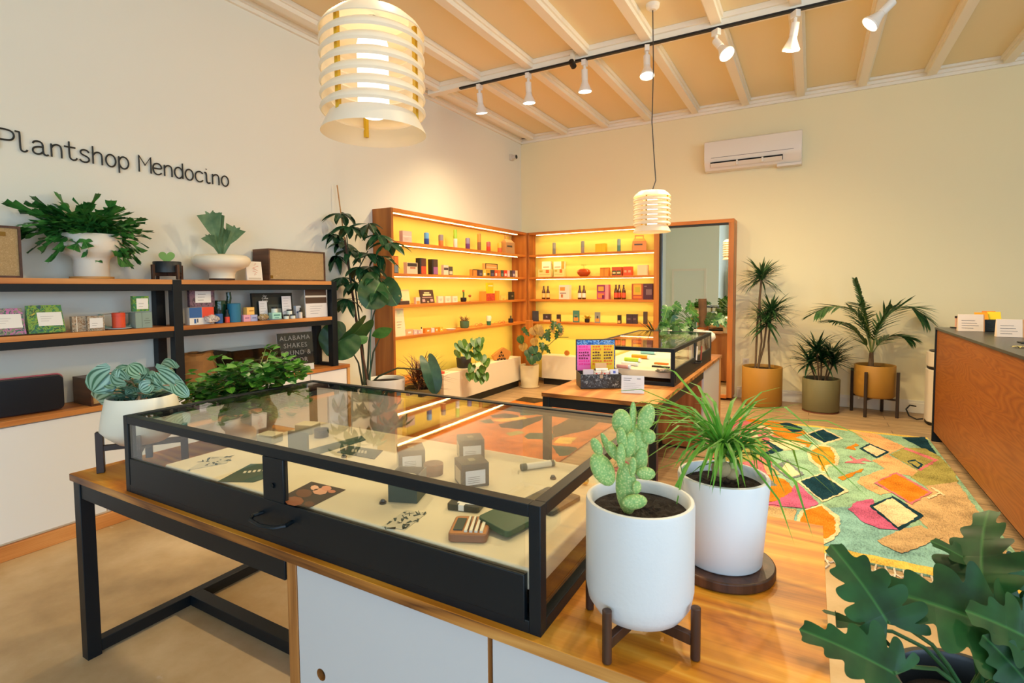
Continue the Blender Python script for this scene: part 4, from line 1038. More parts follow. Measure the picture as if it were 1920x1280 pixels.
for pts in ([(875, 664), (890, 650), (896, 645)], [(880, 665), (893, 672), (889, 690), (895, 705), (914, 707)], [(874, 664), (862, 650), (856, 658)], [(884, 668), (900, 676), (908, 690)], [(889, 690), (884, 702), (876, 706)]):
    st_.tube([pxp(x, y, D8-.12) for x, y in pts], .003, plain('#7A8A3A', .6), 5)
m.build('foliage', ph, sharp=60); st_.build('stems', ph)

# 9 climber on a wood slab in the corner
cp = thing('potted_climber', 'climbing plant on a wooden slab in cream pot in the room corner', 'potted plant', (-3.72, 7.10, 0))
pot(cp, [(0, .012), (.125, .012), (.135, .09), (.137, .10), (.145, .34), (.14, .345), (.13, .34), (.128, .31)], plain('#E6D8B4', .45), .128, .315)
m = MB(); m.lathe([(0, 0), (.14, 0), (.15, .012), (.148, .022), (.14, .012), (0, .012)], plain('#D6C09A', .5), 36); m.build('pot_saucer', cp)
m = MB(); m.box(-.06, .06, -.015, .015, .3, 1.02, oakz); m.build('wooden_slab', cp, bevel=.004)
o3 = Vector(cp.location); m = MB(); st_ = MB(); D9 = 8.0
clm = leafmat('climber', '#2E5A24', '#1E4420', '#6E8A40', rough=.35); cly = leafmat('climber_pale', '#B08A3A', '#8A6A2A', '#C8A860', rough=.5)
for (x, y, w_, mt_) in ((977, 636, 8, clm), (984, 622, 5, clm), (1000, 655, 10, clm), (1008, 668, 9, clm), (992, 662, 8, clm), (1016, 628, 7, clm), (1026, 632, 7, clm), (1030, 625, 6, clm), (1000, 620, 9, cly), (1010, 615, 9, cly), (985, 650, 9, cly), (1004, 640, 8, cly), (1038, 617, 6, cly), (1048, 615, 7, clm), (1055, 622, 6, cly), (1048, 628, 6, clm), (1018, 650, 6, clm), (1024, 655, 5, clm), (1002, 675, 9, clm), (994, 672, 8, clm), (1042, 610, 6, clm), (1012, 622, 8, cly)):
    leafpx(m, (x-3, y-7), D9-.2, (x+U(-6, 8), y+8), D9-.25, w_, OVATE if w_ > 7 else FEN, mt_, U(-.5, .5), .4, .1, .02, o3)
for pts in ([(1000, 678), (998, 650), (1004, 625)], [(1008, 678), (1020, 655), (1045, 632), (1066, 632)], [(1004, 678), (1016, 660), (1028, 645)], [(998, 676), (986, 645), (970, 628)]):
    st_.tube([pxp(x, y, D9-.2) for x, y in pts], .005, plain('#6A6A34', .6), 5)
m.build('foliage', cp, sharp=60); st_.build('stems', cp)

# 10 tall dracaena
mus = plain('#B07F2E', .55, bmp=.15, bscale=80)
d1 = thing('potted_dracaena', 'tall double-headed spiky dracaena in a mustard pot by the mirror', 'potted plant', (-.53, 7.40, 0))
pot(d1, cylpot(.235, .49, .014, .02, 1), mus, .22, .44)
mrg = leafmat('marginata', '#3E6A38', '#1E4424', '#7A8A50', rough=.4)
m = MB(); st_ = MB(); DD = 7.42*.87+.53*.4927
def head(mb, c, n, L0, L1, w, mt_, e0=-.5, e1=1.6, dr=(.2, .8)):
    for k in range(n):
        a = U(0, 6.28); e = U(e0, e1); d = Vector((cos(a), sin(a), e))
        L_ = U(L0, L1)
        if c[1]+d.normalized().y*L_ > .29: d.y = -abs(d.y)*.5
        mb.leaf((c[0], c[1], c[2]+U(-.04, .04)), d, L_, w, BLADE, mt_, 0, U(*dr), .3)
o3 = Vector(d1.location)
h1 = pxp(1428, 522, DD); h2 = pxp(1446, 585, DD); h3 = pxp(1438, 605, DD)
for c, n in ((h1, 110), (h2, 100), (h3, 70)): head(m, c, n, .22, .40, .011, mrg)
st_.tube([pxp(1416, 698, DD), pxp(1420, 610, DD), h1], .013, bark, 7); st_.tube([pxp(1420, 698, DD), pxp(1428, 640, DD), pxp(1424, 560, DD), h1], .012, bark, 7); st_.tube([pxp(1443, 698, DD), pxp(1441, 640, DD), h2], .012, bark, 7); st_.tube([pxp(1419, 698, DD), pxp(1432, 650, DD), h3], .012, bark, 7)
m.clamp(lambda x, y, z: (max(x, -.345), min(y, .33), z)); m.build('foliage', d1, sharp=60); st_.build('stems', d1)
# 11 small dracaena
d2 = thing('potted_dracaena', 'low bushy dark dracaena in a grey-green pot beside the palm', 'potted plant', (.12, 7.33, 0))
pot(d2, cylpot(.20, .385, .014, .01, .98), plain('#77714E', .6), .19, .34)
tag(MB().cyl((0, 0, 0), .195, .014, plain('#6A3A22', .6), 40).build('saucer', loc=(.12, 7.33, 0)), 'thin brown saucer under the grey-green dracaena pot', 'saucer')
d2.location.z = .0145
m = MB(); st_ = MB()
for (x, y, z) in ((0, 0, .60), (.09, -.02, .66), (-.12, .02, .55), (.12, .05, .56), (-.05, -.08, .72)):
    st_.tube([(x*.4, y*.4, .34), (x, y, z)], .010, bark, 6); head(m, (x, y, z), 44, .2, .42, .013, dkgreen, -.2, 1.6, (.2, 1.0))
m.build('foliage', d2, sharp=60); st_.build('stems', d2)
# 12 palm on stand
P12 = Vector((.66, 7.42, 0))
stand('dark four-legged floor stand holding the palm pot', tuple(P12), .235, .52, .215, plain('#2E2018', .5), 20, .014, True)
pm = thing('potted_palm', 'feathery palm in a mustard pot on a dark floor stand', 'potted plant', (P12.x, P12.y, .216))
pot(pm, cylpot(.205, .37, .014, .02, 1), mus, .192, .33)
plm = leafmat('palm', '#3E6E34', '#1E4A24', '#8AA050', rough=.35)
o3 = Vector(pm.location); m = MB(); st_ = MB(); Dp = P12.y*.87-P12.x*.4927
m2 = MB(); m2.tube([pxp(1632, 700, Dp), pxp(1634, 660, Dp)], .035, bark, 8, r1=.02)
def frond(pts, ll, dz=0, pairs=22, D1=0):
    P = [pxp(x, y, Dp+D1*i/len(pts)) for i, (x, y) in enumerate(pts)]
    # catmull-like sampling
    q = [tuple(p) for p in P]
    for _ in range(2):
        r_ = [q[0]]
        for a, b in zip(q, q[1:]):
            r_.append(tuple(lerp(a[i], b[i], .25) for i in range(3))); r_.append(tuple(lerp(a[i], b[i], .75) for i in range(3)))
        r_.append(q[-1]); q = r_
    q = [Vector(p) for p in q]
    st_.tube(q, .007, plain('#7A8A44', .5), 5, r1=.002)
    n = len(q)
    for k in range(pairs):
        f = .28+.72*k/pairs; i = min(n-2, int(f*(n-1))); fr_ = f*(n-1)-i
        p = q[i].lerp(q[i+1], fr_); d = (q[i+1]-q[i]).normalized()
        s_ = d.cross(Vector((0, 0, 1)));  s_ = s_.normalized() if s_.length > .1 else Vector((1, 0, 0))
        L_ = ll*1.25*(1-.5*abs(f-.55)/.45)
        for sg in (-1, 1):
            dd = d*.8+s_*sg*.75+Vector((0, 0, -.12))
            if (p+dd.normalized()*L_).y > .28: dd.y = -abs(dd.y)*.4
            m.leaf(p, dd, L_, .0125, BLADE, plm, U(-.3, .3), U(.1, .5), .3)
frond([(1634, 665), (1625, 620), (1600, 578), (1560, 572), (1532, 585)], .30)
frond([(1634, 665), (1620, 640), (1590, 605), (1560, 600)], .24)
frond([(1634, 665), (1628, 620), (1614, 560), (1604, 525)], .12)
frond([(1634, 665), (1645, 620), (1668, 585), (1705, 570), (1735, 595)], .30)
frond([(1634, 665), (1650, 640), (1680, 625), (1705, 632)], .22)
frond([(1634, 665), (1640, 625), (1660, 590), (1672, 575)], .16, D1=-.3)
frond([(1634, 665), (1632, 620), (1618, 590), (1610, 570)], .2, D1=-.4)
m.build('fronds', pm, sharp=60); st_.build('stems', pm); m2.build('trunk', pm)

# 13 cactus in white pot on stand
PC = onz(1190, 1168, .835); PC = Vector((-.305, 1.075, .771))
wpot = plain('#D4D4D2', .42, bmp=.12, bscale=120)
dep_c = (PC.x*fw.x+PC.y*fw.y)
stand('brown wooden plant stand holding the white cactus pot', (PC.x, PC.y, PC.z), .124, .105, .05, walnut, 32, .0095)
ca = thing('potted_cactus', 'prickly pear cactus in a big white pot on the near table', 'potted plant', (PC.x, PC.y, PC.z+.051))
pot(ca, [(0, 0), (.070, 0), (.092, .010), (.106, .032), (.111, .06), (.111, .234), (.109, .24), (.103, .241), (.098, .236), (.097, .20)], wpot, .0975, .214, n=56)
def cactus_mat():
    m, nt_, b = newmat('cactus_pad')
    v = mapped(nt_); vo = N(nt_, 'ShaderNodeTexVoronoi'); vo.inputs['Scale'].default_value = 230; nt_.links.new(v, vo.inputs['Vector'])
    rp = ramp(nt_, [(.10, '#D2D088'), (.40, '#93B464'), (.8, '#7AA458')]); nt_.links.new(vo.outputs['Distance'], rp.inputs[0])
    lw = N(nt_, 'ShaderNodeLayerWeight'); lw.inputs[0].default_value = .25
    nt_.links.new(rp.outputs[0], b.inputs['Base Color']); b.inputs['Roughness'].default_value = .6
    b.inputs['Sheen Weight'].default_value = .7; b.inputs['Sheen Roughness'].default_value = .4; b.inputs['Sheen Tint'].default_value = (*rgb('#F4E890'), 1)
    bump(nt_, b, vo.outputs['Distance'], -.5, .003); return m
cm = cactus_mat()
pads = [(1175, 918, 21, 52, -4, 0), (1131, 881, 22, 36, -32, 0), (1119, 838, 10, 19, -25, -.01), (1139, 836, 7, 28, -25, .01), (1166, 793, 19, 27, -10, .03), (1187, 781, 8, 29, 0, .035), (1211, 785, 16, 29, 18, .03),
        (1215, 819, 14, 15, 30, .03), (1195, 832, 21, 34, 0, .04), (1201, 866, 14, 30, 8, .03), (1166, 824, 10, 24, -8, -.005), (1152, 847, 10, 24, -30, .005), (1164, 856, 9, 26, 0, -.015), (1186, 876, 7, 20, 5, -.03),
        (1211, 888, 18, 13, 5, -.015), (1190, 941, 24, 15, -5, -.03), (1194, 914, 9, 13, 0, -.025), (1180, 835, 12, 26, 10, .0)]
o3 = Vector(ca.location); m = MB()
RC = Matrix(((rt.x, up.x, -fw.x), (rt.y, up.y, -fw.y), (rt.z, up.z, -fw.z))).to_4x4()
for i, (x, y, a, b, ang, dd) in enumerate(pads):
    D = dep_c+dd; c = dep(x, y, D)-o3; k = D/F_PX
    m.blob(c, (a*k, b*k, min(a, b)*k*.55), cm, 16, 14, RC @ RZ(-ang) @ RY(U(-30, 30) if a < b else 0), fn=lambda p: 1-.10*max(0, -p.y))
m.build('cactus_body', ca, sharp=80)
# 14 ponytail palm
PP = Vector((-.190, 1.435, .771))
tag(MB().cyl((0, 0, 0), .128, .026, walnut, 56).build('wooden_coaster', loc=tuple(PP), bevel=.004), 'thick round walnut disc under the white ponytail palm pot', 'coaster')
pt = thing('potted_ponytail_palm', 'grassy ponytail palm in a white pot on a walnut disc', 'potted plant', (PP.x, PP.y, PP.z+.027))
pot(pt, [(0, 0), (.092, 0), (.096, .004), (.112, .215), (.110, .221), (.102, .222), (.099, .216), (.097, .18)], plain('#E4E4E2', .45), .0985, .195, n=56)
dep_p = PP.x*fw.x+PP.y*fw.y
pny = leafmat('ponytail', '#6AA83A', '#3E8A2E', rough=.35, trans=.2)
o3 = Vector(pt.location); m = MB(); m2 = MB()
for (x, y, r_) in ((1352, 878, .024), (1372, 887, .018)):
    c = pxp(x, y, dep_p); m2.blob(c, (r_, r_, r_*.9), plain('#A08A60', .8, bmp=.5, bscale=150, var=.2), 14, 10)
    top = c+Vector((0, 0, r_*1.6))
    m2.tube([c, top], r_*.5, plain('#9AA85A', .6), 8, r1=r_*.4)
    for k in range(75 if r_ > .02 else 34):
        a = U(0, 6.28); e = U(.3, 3.0); L_ = U(.16, .40)*(1 if r_ > .02 else .7)
        m.leaf(top+Vector((0, 0, U(-.01, .03))), (cos(a), sin(a), e), L_, U(.0035, .006), BLADE, pny, 0, U(.9, 2.6), .4)
m.build('foliage', pt, sharp=60); m2.build('bulb', pt)
# 15 foreground philodendron
Pf = dep(1822, 1296, 1.16)
pf = thing('potted_philodendron', 'dark lobed philodendron in a black planter at bottom right corner', 'potted plant', (Pf.x, Pf.y, 0))
zt = Pf.z
pot(pf, [(0, 0), (.11, 0), (.13, .01), (.15, zt-.01), (.147, zt), (.135, zt), (.13, zt-.01), (.13, zt-.09)], plain('#14181A', .4), .13, zt-.07, n=48)
o3 = Vector(pf.location); phm = leafmat('philo', '#1F5226', '#103218', '#346A34', rough=.45, spec=.3); st_ = MB()
Lf = [((1842, 1092), 1.10, (1830, 940), 1.20, 66, 1, .5, -.5), ((1890, 1185), 1.02, (1655, 1085), 1.08, 92, 2, .3, .5), ((1664, 1166), 1.05, (1574, 1020), 1.12, 66, 3, .2, .45),
      ((1676, 1262), .98, (1520, 1172), 1.02, 62, 4, .2, .5), ((1945, 1085), 1.1, (1868, 1040), 1.12, 36, 5, .2, .2), ((1960, 1215), .98, (1838, 1140), 1.0, 78, 6, .2, .7),
      ((1885, 1098), 1.12, (1768, 1005), 1.17, 44, 7, .4, .9), ((1925, 1150), 1.05, (1850, 1108), 1.10, 30, 8, .3, -.3), ((1640, 1180), 1.12, (1548, 1150), 1.15, 26, 9, .1, .6), ((1935, 1290), .95, (1862, 1200), .97, 56, 10, .1, .4)]
Lf = [(p, q, r_, s_, w_, lobed(k, 6, .58), wv, ro) for (p, q, r_, s_, w_, k, wv, ro) in Lf]
base = Vector((0, 0, zt-.06))
for (b, bd, q, td, w_, ol, wv, ro) in Lf:
    m = MB(); P, Q = leafpx(m, b, bd, q, td, w_*1.22, ol, phm, ro, .45, .12, wv*.16, o3); m.clamp(lambda x, y, z: (x, y, max(z, .79) if x+o3.x < .06 and y+o3.y > .93 else z)); m.build('leaf', pf, sharp=75)
    mid = (P+base)/2+Vector((0, 0, .06)); st_.tube([base+Vector((U(-.03, .03), U(-.03, .03), 0)), base.lerp(mid, .6)+Vector((0, 0, .02)), mid, P.lerp(mid, .35)+Vector((0, 0, .01)), P], .005, plain('#2E5A30', .5), 7, r1=.0035)
st_.build('stems', pf)
# 16 monstera with moss pole in long white bowl
PM = Vector((-1.13, 5.86, .771))
mo = thing('potted_monstera', 'split-leaf monstera and moss pole in a wide white bowl before the mirror', 'potted plant', tuple(PM))
pot(mo, [(0, 0), (.10, 0), (.095, .06), (.11, .10), (.17, .135), (.235, .16), (.262, .195), (.255, .235), (.22, .262), (.17, .27), (.155, .262), (.15, .23)], plain('#EDE6D6', .4), .15, .24, n=48)
o3 = Vector(mo.location); Dm = PM.x*fw.x+PM.y*fw.y; m = MB(); st_ = MB()
pl_ = MB(); pl_.tube([pxp(1317, 614, Dm), pxp(1318, 590, Dm), pxp(1317, 560, Dm)], .042, plain('#5A3A1E', .95, bmp=1, bscale=60, var=.4), 14); pl_.build('moss_pole', mo)
mon = leafmat('monstera', '#3E6E30', '#1E4A24', '#7A9A4A', rough=.3)
for (x, y, w_, tx, ty) in ((1252, 580, 11, 1244, 598), (1262, 590, 12, 1256, 606), (1274, 580, 9, 1262, 588), (1264, 575, 9, 1274, 578), (1296, 572, 8, 1290, 584), (1292, 582, 9, 1304, 590), (1268, 605, 12, 1262, 620), (1282, 612, 10, 1288, 626), (1250, 605, 11, 1242, 622), (1290, 614, 7, 1296, 624), (1300, 596, 7, 1306, 604), (1254, 595, 10, 1268, 600), (1243, 612, 9, 1250, 625), (1272, 618, 9, 1268, 632), (1290, 600, 6, 1296, 606),
                        (1335, 592, 10, 1326, 604), (1345, 596, 10, 1354, 606), (1338, 600, 10, 1344, 612), (1352, 600, 8, 1362, 608), (1330, 605, 8, 1324, 612)):
    leafpx(m, (x, y-5), Dm+U(-.2, .1), (tx+U(-3, 3), ty), Dm+U(-.2, 0), w_*.95, FEN, mon, U(-.4, .4), .4, .1, .03, o3)
    st_.tube([pxp(1305, 615, Dm), pxp((x+1305)/2, (y+600)/2, Dm), pxp(x, y-5, Dm-.05)], .004, plain('#4E6A34', .6), 5)
m.build('foliage', mo, sharp=60); st_.build('stems', mo)
# 17 spiky plant at the back of the far table
sp = thing('potted_spike_plant', 'spiky dark plant in a low brown pot behind the far glass case', 'potted plant', (-1.52, 5.95, .771))
pot(sp, cylpot(.09, .20, .008), plain('#A8602A', .5), .082, .17)
m = MB()
for k in range(26):
    a = U(0, 6.28); m.leaf((0, 0, .18), (cos(a), sin(a), U(.3, 1.6)), U(.2, .34), .008, BLADE, leafmat('spike', '#4A4A28', '#2E3A1E', rough=.5), 0, U(.1, .6), .3)
m.build('foliage', sp, sharp=60)
# ------------------------------------------------------------------ small goods
def patmat(name, cols, scale=30, rough=.45):
    if name in MATS: return MATS[name]
    m, nt_, b = newmat(name); v = mapped(nt_)
    n = N(nt_, 'ShaderNodeTexNoise'); n.inputs['Scale'].default_value = scale; n.inputs['Detail'].default_value = 4; n.inputs['Distortion'].default_value = 1.5
    nt_.links.new(v, n.inputs['Vector'])
    k = len(cols); rp = ramp(nt_, [(.28+.46*i/(k-1), c_) for i, c_ in enumerate(cols)], 'CONSTANT'); nt_.links.new(n.outputs[0], rp.inputs[0])
    nt_.links.new(rp.outputs[0], b.inputs['Base Color']); b.inputs['Roughness'].default_value = rough
    MATS[name] = m; return m
def mt(c): return plain(c, .5) if isinstance(c, str) else c
def face(m, w, d, h, patches, texts, e=.0006):
    """patches on the front (-y) face: (u0,u1,v0,v1,colour) in fractions; texts: (string,u,v,size,colour)"""
    for i, (u0, u1, v0, v1, c_) in enumerate(patches):
        m.box((u0-.5)*w, (u1-.5)*w, -d/2-e*(1+i*.3), -d/2+.0002, v0*h, v1*h, mt(c_))
    for (s_, u, v, sz, c_) in texts:
        m.text(s_, sz, mt(c_), T((u-.5)*w, -d/2-e*2.6, v*h) @ RX(90))
def carton(name, label, cat, loc, rz, w, d, h, col, patches=(), texts=(), tilt=0, group=None, bevel=.001, kind='box', back=None):
    m = MB(); m.push(RX(-tilt))
    if kind == 'box': m.box(-w/2, w/2, -d/2, d/2, 0, h, mt(col))
    elif kind == 'pouch':
        vs = [(-w/2, -d/2, 0), (w/2, -d/2, 0), (w/2, d/2, 0), (-w/2, d/2, 0), (-w*.49, -d*.42, h*.3), (w*.49, -d*.42, h*.3), (w*.49, d*.42, h*.3), (-w*.49, d*.42, h*.3),
              (-w*.48, -.002, h), (w*.48, -.002, h), (w*.48, .002, h), (-w*.48, .002, h)]
        m.add(vs, [(3, 2, 1, 0), (0, 1, 5, 4), (1, 2, 6, 5), (2, 3, 7, 6), (3, 0, 4, 7), (4, 5, 9, 8), (5, 6, 10, 9), (6, 7, 11, 10), (7, 4, 8, 11), (8, 9, 10, 11)], mt(col))
    if kind == 'pouch':
        for i, (u0, u1, v0, v1, c_) in enumerate(patches):
            def yy(v): return (-d/2+d*.08*v/.3 if v < .3 else -d*.42+(d*.42-.002)*(v-.3)/.7)-.0012
            vr = [v0]+([.3] if v0 < .3 < v1 else [])+[v1]
            for va, vb in zip(vr, vr[1:]):
                m.add([((u0-.5)*w, yy(va), va*h), ((u1-.5)*w, yy(va), va*h), ((u1-.5)*w, yy(vb), vb*h), ((u0-.5)*w, yy(vb), vb*h)], [(0, 1, 2, 3)], mt(c_))
            for k in range(3):
                vv = lerp(v0, v1, .35+.16*k); ue = u0+(u1-u0)*(.45+.1*k)
                m.add([((u0+.08-.5)*w, yy(vv)-.0006, vv*h), ((ue-.5)*w, yy(vv)-.0006, vv*h), ((ue-.5)*w, yy(vv+.012)-.0006, (vv+.012)*h), ((u0+.08-.5)*w, yy(vv+.012)-.0006, (vv+.012)*h)], [(0, 1, 2, 3)], plain('#B0AAA4', .5))
    else: face(m, w, d, h, patches, texts)
    m.pop()
    return tag(m.build(name, bevel=bevel if not texts and not patches else 0), label, cat, group, loc, rz)
def lines(n, u0=.2, u1=.8, v0=.3, v1=.7, c_='#6A6460', t=.02):
    return [(u0, lerp(u0, u1, .6+.4*((i*37) % 7)/7), lerp(v0, v1, i/max(1, n-1)), lerp(v0, v1, i/max(1, n-1))+t, c_) for i in range(n)]
def Lspan(x0, x1, y, X):
    a = onx(x0, y, X).y; b = onx(x1, y, X).y; return (a+b)/2, b-a
def Lz(x, y, X): return onx(x, y, X).z
def LI(name, label, cat, x0, x1, yt, X, z0, d, col, patches=(), texts=(), **k):
    yc, w = Lspan(x0, x1, yt+10, X); h = Lz((x0+x1)/2, yt, X)-z0
    return carton(name, label, cat, (X-d/2, yc, z0), 90+k.pop('drz', 0), w, d, h, col, patches, texts, **k)
def BI(name, label, cat, x0, x1, yt, Y, z0, d, col, patches=(), texts=(), **k):
    a = ony(x0, yt+10, Y); b = ony(x1, yt+10, Y); h = ony((x0+x1)/2, yt, Y).z-z0
    return carton(name, label, cat, ((a.x+b.x)/2, Y+d/2, z0), k.pop('drz', 0), b.x-a.x, d, h, col, patches, texts, **k)
def turned(name, label, cat, loc, parts, group=None, n=24):
    """parts: list of (part name, profile, material); first part may be the whole thing"""
    if len(parts) == 1:
        return tag(MB().lathe(parts[0][1], mt(parts[0][2]), n, capb=True, capt=True).build(name, sharp=40), label, cat, group, loc)
    t = thing(name, label, cat, loc, 0, group)
    for (pn, pr_, mm) in parts: MB().lathe(pr_, mt(mm), n, capb=True, capt=True).build(pn, t, sharp=40)
    return t
alu = plain('#C8C8C4', .3, metal=1)
def can(label, loc, r, h, c1, c2, group=None):
    return turned('drink_can', label, 'drink can', loc, [('can_body', [(r*.8, 0), (r, .008), (r, h*.5), (r, h*.5+.0001)], c1), ('can_upper', [(r, h*.5), (r, h-.012), (r*.85, h-.002)], c2), ('can_lid', [(r*.85, h-.002), (r*.85, h), (r*.78, h), (r*.76, h-.003)], alu)], group)

# --- rack, top shelf
fab = patmat('linen', ['#B89A6A', '#A88A5C', '#C4A678', '#B2946A'], 140, .9)
def speaker(label, y0, y1, h, X=-3.95, z0=SZ, dx=.21, badge=(.94, .9)):
    t = thing('speaker', label, 'speaker', (X-dx/2, (y0+y1)/2, z0), 90)
    w = y1-y0
    m = MB(); e = .012
    m.box(-w/2, w/2, -dx/2, dx/2, 0, e, walnuty).box(-w/2, w/2, -dx/2, dx/2, h-e, h, walnuty).box(-w/2, -w/2+e, -dx/2, dx/2, e, h-e, walnuty).box(w/2-e, w/2, -dx/2, dx/2, e, h-e, walnuty).box(-w/2+e, w/2-e, dx/2-.01, dx/2, e, h-e, walnuty)
    m.build('cabinet', t)
    MB().box(-w/2+e, w/2-e, -dx/2+.008, dx/2-.01, e, h-e, fab).build('grille_cloth', t)
    MB().box((badge[0]-.5)*w-.014, (badge[0]-.5)*w+.014, -dx/2+.005, -dx/2+.009, badge[1]*h-.012, badge[1]*h+.012, plain('#8A6A34', .4, 1)).build('badge', t)
    return t
speaker('wooden linen-front speaker at the right end of the rack top', 2.862, 3.452, .268, badge=(.045, .12))
speaker('wooden linen-front speaker cut by the left edge of the photo', .62, 1.272, .292, badge=(.88, .84))
LI('postcard', 'small white card with a pink drawing leaning by the right speaker', 'card', 463, 492, 490, -3.93, SZ, .012, '#E8E0D0', [(.1, .9, .05, .14, '#C8BCA8')], tilt=6)
m = MB()
for k in range(5): m.tube([(U(-.03, .03), -.012, .04+.02*k), (U(-.03, .03), -.012, .055+.02*k), (U(-.03, .03), -.012, .05+.022*k)], .0012, plain('#D86A5A', .6), 4)
m.build('drawing', bpy.data.objects['postcard'])

# --- rack, middle shelf
MZ = .784+.468+.001; XF = -3.92
jungle = patmat('jungle', ['#1E4A5A', '#2E7A4A', '#7AA03A', '#1E5A3A', '#C8B83A', '#3A6A8A'], 26)
jungle2 = patmat('jungle_grey', ['#4A5A5A', '#7A8A6A', '#B86AA0', '#2E6A5A', '#9A8A8A', '#3A5A4A'], 26)
kraft = patmat('geometric', ['#5A5A4A', '#B0A088', '#8A6A4A', '#D0C4AC', '#4A6A6A'], 50)
LI('pouch', 'grey and pink patterned pouch with white label at the left photo edge', 'pouch', -22, 48, 578, XF, MZ+.004, .06, jungle2, [(.1, .92, .25, .78, label_m)], tilt=6, kind='pouch')
LI('pouch', 'green jungle-patterned pouch with a white label on the rack shelf', 'pouch', 52, 122, 572, XF, MZ+.004, .06, jungle, [(.28, .95, .25, .74, label_m)], tilt=6, kind='pouch')
LI('gift_box', 'flat grey patterned box with white edge left of the green frame', 'box', 135, 163, 593, XF-.02, MZ, .03, kraft, [(.28, .34, 0, 1, '#E4DCC8')])
LI('gift_box', 'flat grey patterned box with a white label beside the orange tin', 'box', 164, 196, 592, XF, MZ, .03, kraft, [(.12, .9, .2, .86, label_m)]+lines(2, .25, .7, .35, .5))
t = thing('metal_frame_box', 'sage green open metal frame box behind the orange tin', 'frame box', (XF-.10, Lspan(192, 252, 600, XF-.07)[0], MZ), 90)
sage = plain('#7E9A8C', .45)
w_ = Lspan(192, 252, 600, XF-.07)[1]; m = MB()
outer = [(-w_/2, .105), (-w_/2, 0), (w_/2, 0), (w_/2, .105)]; pts = [(-w_/2+.004, .10), (-w_/2+.006, .035), (-w_/2+.03, .008), (w_/2-.03, .008), (w_/2-.006, .035), (w_/2-.004, .10)]
m.tube([(x, -.02, z) for x, z in pts], .008, sage, 6).tube([(x, .02, z) for x, z in pts], .008, sage, 6).box(-w_/2, w_/2, -.028, .028, 0, .016, sage)
m.build('frame', t, bevel=.002)
m = MB(); m.tube([(-w_/2, -.02, .10), (0, -.02, .104), (w_/2, -.02, .10)], .003, alu, 6).box(.01, .035, -.03, -.01, .097, .115, alu); m.build('metal_rail', t)
yc = Lspan(214, 238, 600, XF-.02)[0]
tag(MB().lathe([(0, 0), (.055, 0), (.075, .006), (.072, .009), (0, .004)], plain('#B8C4D0', .3), 32).build('saucer'), 'small pale blue dish under the orange tin', 'dish', None, (XF-.055, yc, MZ))
turned('tin', 'round orange lidded tin on the rack shelf', 'tin', (XF-.045, yc, MZ+.0095), [('tin_body', [(.036, 0), (.036, .072)], '#E0502A'), ('lid', [(.0375, .072), (.0375, .096), (.034, .098)], '#DA4826')])
LI('tin', 'square sage green tin under the small green box', 'tin', 254, 285, 585, XF-.01, MZ, .08, '#8A9E90', [(.38, .4, .05, .98, '#5A6A60'), (.5, .9, .45, .47, '#4A4A3A'), (.6, .8, .58, .6, '#4A4A3A'), (.55, .85, .3, .32, '#4A4A3A')], bevel=.004)
zz = Lz(269, 585, XF-.01)
tag(MB().box(-.05, .05, -.045, .045, 0, .004, glass).build('glass_tray'), 'small clear tray on top of the square sage tin', 'tray', None, (XF-.05, Lspan(250, 285, 580, XF)[0], zz+.001), 90)
LI('gift_box', 'small green jungle-patterned box on top of the square tin', 'box', 249, 279, 555, XF, zz+.006, .03, jungle, [(.22, .95, .15, .85, label_m)]+lines(2, .35, .8, .3, .5))
LI('box', 'blue and red boxed set with white base on the rack shelf', 'box', 355, 401, 576, XF, MZ, .06, '#E8E2D6', [(0, .5, .4, 1, '#2E5E9A'), (.51, 1, .4, 1, '#E24A30'), (.18, .26, .08, .34, '#2E5E9A'), (.3, .34, .12, .34, '#1A2A4A')])
zz = Lz(378, 576, XF)
pur = patmat('marble_purple', ['#4A3A42', '#7A5A6A', '#5A464E', '#8A7A80'], 18)
LI('framed_card', 'purple marbled box with a white label on top of the blue and red set', 'box', 355, 402, 539, XF-.045, zz+.001, .03, pur, [(.22, .85, .22, .82, label_m)]+lines(3, .32, .7, .35, .65))
def rock(label, x, y, w, h, c1, c2):
    yc, ww = Lspan(x-w/2, x+w/2, y, XF); rs = random.Random(x)
    m = MB(); m.blob((0, 0, h*.5), (.03, ww/2, h*.55), patmat('mineral'+c1, [c1, c2, '#E8DCC8', c2], 60, .35), 10, 7, fn=lambda p: 1+.25*sin(p.x*5+x)*cos(p.y*7+p.z*4))
    return tag(m.build('mineral_stone', sharp=20), label, 'stone', None, (XF+.012, yc, MZ+.001+h*.14))
rock('grey and white crystal stone in front of the blue and red set', 395, 600, 28, .055, '#8A8084', '#C8BCB4')
rock('tan and white rough stone beside the pastel boxes', 492, 598, 20, .045, '#A88A5A', '#8A7A50')
t = thing('glass_cactus', 'dark green glass cactus ornament on the rack shelf', 'ornament', (XF-.12, Lspan(404, 424, 590, XF-.1)[0], MZ), 90)
cg = plain('#123A22', .12, spec=.8, bmp=.6, bscale=70)
MB().lathe([(.045, 0), (.05, .02), (.048, .10), (.052, .15), (.048, .17), (.04, .165)], cg, 18, capb=True).build('cup', t, sharp=60)
MB().tube([(.03, 0, .08), (.07, 0, .12), (.085, 0, .19), (.08, 0, .235)], .02, cg, 10, r1=.018).build('arm', t, sharp=60)
t = turned('blue_bottle', 'small blue jar with black cap before the glass cactus', 'bottle', (XF-.03, Lspan(408, 421, 590, XF)[0], MZ), [('bottle_body', [(.028, 0), (.028, .068), (.024, .072)], '#2A5EA0'), ('cap', [(.016, .072), (.016, .10), (.014, .102)], '#101214')])
